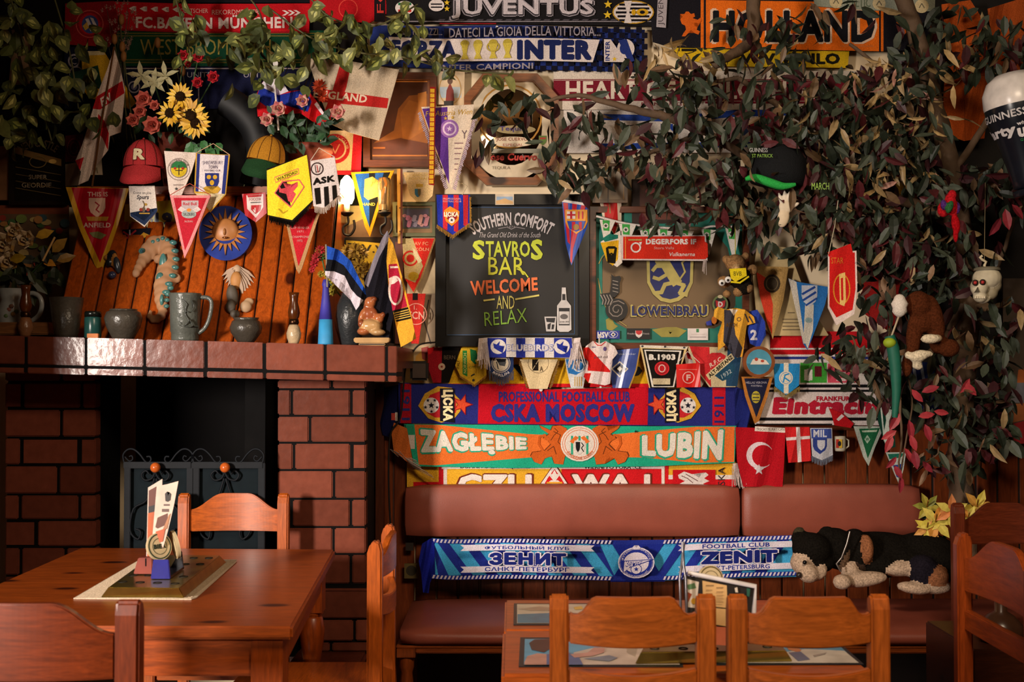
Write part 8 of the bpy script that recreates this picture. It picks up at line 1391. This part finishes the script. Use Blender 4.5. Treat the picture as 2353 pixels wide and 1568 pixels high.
def branch(pts, r, name='branch', Y=4.6):
    P_ = spline([(p[0], p[1], p[2] if len(p) > 2 else Y) for p in pts], 5); n_ = len(P_)
    path = [at(p.x, p.y, p.z) + Vector((random.uniform(-.004, .004), 0, random.uniform(-.003, .003))) for p in P_]
    g = MB(); g.tube(path, [r[0] + (r[1] - r[0]) * i / (n_ - 1) for i in range(n_)], bark, 9); return g.build(name, tree)
branch([(2218, 1330), (2212, 1150), (2205, 1080), (2215, 900), (2225, 700), (2200, 450), (2150, 250), (2100, 60), (2050, -60)], (.05, .03), 'trunk', 4.62)
branch([(1728, -30, 4.5), (1730, 60, 4.48), (1712, 105, 4.45), (1670, 132, 4.4), (1640, 150, 4.38)], (.028, .014)); branch([(1730, 70, 4.48), (1740, 100), (1752, 130)], (.016, .01)); branch([(1640, 150, 4.38), (1655, 146, 4.37)], (.014, .012))
branch([(1252, 232, 4.55), (1330, 220, 4.52), (1400, 236, 4.5), (1470, 256, 4.5), (1530, 268, 4.5), (1620, 300, 4.55)], (.006, .02)); branch([(1620, 300), (1750, 380), (1900, 420), (2100, 470), (2200, 520)], (.014, .024))
branch([(2200, 450), (2100, 380), (1960, 330), (1800, 250), (1700, 180)], (.02, .01)); branch([(2215, 700), (2150, 800), (2060, 850), (2010, 960)], (.016, .006)); branch([(2225, 700), (2290, 620), (2330, 500)], (.012, .006)); branch([(2190, 400), (2280, 250), (2330, 60)], (.016, .008)); branch([(2150, 260), (2050, 180), (1950, 100)], (.014, .006)); branch([(1620, 300), (1500, 350), (1400, 380), (1290, 360)], (.01, .004)); branch([(1700, 180), (1600, 190), (1520, 170)], (.009, .004)); branch([(2060, 850, 4.4), (2070, 980, 4.35), (2065, 1100, 4.33)], (.006, .003)); branch([(2250, 800), (2230, 950), (2270, 1030)], (.008, .004))
branch([(2148, 985, 4.45), (2160, 1020, 4.45), (2150, 1050, 4.45), (2120, 1062, 4.45), (2095, 1058, 4.45)], (.003, .003), 'twig')
GRN = ['#3c4638', '#2a3226', '#4c5444', '#34402e']
LM = [leaf_mesh('leaf_mesh', [c_], w_, .3, cu) for c_, w_, cu in (('#2f382a', .42, .15), ('#1c2319', .38, .3), ('#3d4437', .4, -.1), ('#4a1a1e', .4, .2), ('#33161a', .42, .1), ('#8a7450', .3, .35), ('#7a5f48', .34, -.2), ('#5f4a34', .36, .2))]  # tan tones put the warm lit undersides into the leaf colour
cl = [(1545, 185, 100, 40, 56), (1460, 150, 60, 26, 16), (1620, 140, 60, 36, 26), (1400, 300, 100, 50, 34), (1330, 250, 60, 30, 14), (1270, 360, 46, 66, 24), (1190, 240, 60, 50, 16), (1125, 290, 30, 70, 12), (1330, 400, 80, 40, 34), (1450, 370, 110, 40, 50), (1560, 300, 110, 60, 60), (1650, 240, 100, 80, 70), (1590, 400, 130, 50, 80), (1600, 480, 130, 40, 60), (1690, 430, 70, 90, 60),
      (1700, 80, 50, 70, 20), (1790, 100, 70, 70, 36), (1850, 50, 60, 50, 16), (1960, 30, 100, 30, 8), (1830, 220, 110, 90, 120), (1980, 215, 130, 70, 140), (2100, 130, 70, 110, 60), (2090, 300, 80, 90, 110), (1930, 330, 150, 90, 210), (2060, 430, 150, 80, 190), (1880, 450, 120, 90, 160), (2220, 80, 100, 90, 56), (2310, 100, 70, 70, 60), (2240, 420, 100, 50, 56), (2320, 430, 60, 70, 34), (1990, 540, 130, 80, 140), (2130, 560, 120, 90, 150), (1860, 540, 60, 50, 28), (1750, 520, 50, 50, 22), (2240, 560, 70, 60, 26), (2180, 700, 100, 90, 80), (2040, 660, 70, 70, 44), (2290, 740, 60, 80, 40), (1990, 790, 90, 70, 70), (1920, 820, 60, 40, 26), (2230, 850, 100, 90, 90), (2030, 880, 80, 70, 56), (2170, 920, 70, 60, 44), (2240, 990, 90, 70, 96), (2290, 930, 40, 80, 30), (2190, 1050, 70, 50, 40), (2080, 520, 60, 80, 40), (1740, 330, 70, 60, 50)]
scatter(tree, cl, LM, [26, 22, 18, 12, 11, 5, 4, 4], (36, 60), (-.1, .55, .7), 290, 4.26, 4.78)
# dried leaves in the upper right, warm highlights put into their pale tan
scatter(tree, [(2060, 180, 110, 50, 32), (2120, 260, 90, 60, 30), (1990, 330, 120, 60, 28), (2060, 420, 120, 40, 26), (1560, 130, 80, 30, 18), (2180, 140, 40, 60, 12)], [leaf_mesh('leaf_mesh', [c_], .26, .3, .4) for c_ in ('#a88c5e', '#86704c', '#a87a6c')], [5, 4, 1], (36, 66), (0, .7, 1.2), 0, 4.3, 4.5, 'tan_foliage')
rl = thing('red_leaf_spray', 'hanging spray of pinkish red leaves low in front of the ficus', 'leaf spray', at(2090, 900, 4.25))
g = MB(); g.tube([at(p[0], p[1], 4.27) for p in spline([(2088, 870), (2096, 930), (2084, 1000), (2074, 1060), (2066, 1110)], 5)], .003, bark, 6); g.build('twig', rl)
RLM = [leaf_mesh('leaf_mesh', [c_], .42, .3, .1) for c_ in ('#8a2834', '#7a2430', '#9a3038')]
for (x, y, a_, L_) in ((2118, 902, 110, 44), (2095, 895, 40, 40), (2110, 958, 100, 40), (2146, 945, 80, 36), (2068, 950, -30, 46), (2088, 965, 10, 50), (2125, 975, 20, 44), (2060, 990, -60, 40), (2092, 1000, 20, 40), (2050, 1000, -20, 44), (2078, 1030, 30, 40), (2060, 1050, -40, 36), (2100, 1035, 10, 46), (2120, 1060, 40, 36), (2070, 1095, 0, 40), (2055, 1070, 30, 36), (2218, 880, 40, 40), (2228, 870, -30, 40), (2310, 480, 10, 50), (2300, 500, -30, 50), (2325, 470, 40, 44)):
    o = bpy.data.objects.new('leaf', random.choice(RLM)); o.parent = rl; COL.objects.link(o); Y = 4.24 + random.uniform(-.02, .03)
    if x > 2200: Y = 4.26
    o.matrix_local = Matrix.Translation(at(x, y, Y) - rootloc(rl)) @ Matrix.Rotation(math.radians(-a_), 4, 'Y') @ Matrix.Rotation(random.uniform(-.5, .5), 4, 'Z') @ Matrix.Scale(L_ * Y / F, 4)
# red parrot ornament
t = blob([pb(2185, 470, 4.2, 14, 12, 26, '#a81820', -10), pb(2170, 480, 4.2, 16, 10, 20, '#a81820', 20), pb(2188, 448, 4.2, 10, 10, 12, '#a81820'), pb(2182, 476, 4.17, 8, 8, 16, '#2a5a34', 20), pb(2200, 478, 4.2, 7, 8, 14, '#4a2a6a'), pb(2168, 470, 4.18, 7, 6, 12, '#4a2a6a'), pb(2196, 515, 4.2, 10, 8, 24, '#a01018', -8), pb(2196, 540, 4.2, 6, 6, 18, '#a01018')], 'parrot_ornament', 'small red, green and purple parrot ornament among the dark leaves', 'ornament', at(2185, 480, 4.2), vox=.004, sm=1)
# ---------------------------------------------------------------- pothos garland at top left
ivy = thing('pothos_garland', 'artificial pothos garland with broad variegated leaves over the hood ledge', 'garland', at(500, 40, 4.6))
def vine(pts, Y=4.6): g = MB(); g.tube([at(p[0], p[1], p[2] if len(p) > 2 else Y) for p in [tuple(q) for q in spline([(p[0], p[1]) for p in pts], 5)]], .0035, mat('#4a4a28', 'leaf'), 5); g.build('vine', ivy)
vine([(20, -20), (60, 120), (90, 220), (120, 330)]); vine([(120, -20), (160, 120), (180, 250)]); vine([(400, -20), (420, 60), (440, 130)]); vine([(560, -20), (600, 40), (590, 130)]); vine([(620, 20), (720, 90), (820, 120), (920, 130), (1040, 160), (1170, 170)]); vine([(700, -20), (760, 40), (860, 60), (960, 10)])
GL = [leaf_mesh('leaf_mesh', c_, .72, .3, .2) for c_ in (('#4a5226', '#8a9044'), ('#5a6032', '#a0a258'), ('#40482a', '#666c34'), ('#6a6c3a', '#b0ae68'))]
scatter(ivy, [(60, 60, 70, 80, 34), (90, 180, 80, 80, 34), (60, 290, 80, 50, 20), (170, 60, 60, 60, 12), (190, 210, 60, 60, 16), (230, 260, 40, 40, 8), (420, 60, 40, 80, 14), (470, 100, 80, 40, 10), (590, 50, 40, 60, 14), (620, 110, 90, 60, 26), (720, 60, 60, 50, 18), (790, 70, 60, 60, 20), (850, 100, 60, 40, 16), (720, 130, 80, 30, 12), (930, 60, 60, 60, 14), (960, 120, 60, 30, 10), (1010, 150, 40, 20, 6), (1150, 165, 36, 16, 4), (560, 150, 80, 60, 12), (640, 200, 60, 40, 8)], GL, [3, 3, 2, 2], (32, 52), (-.1, .5, .8), 300, 4.45, 4.75)
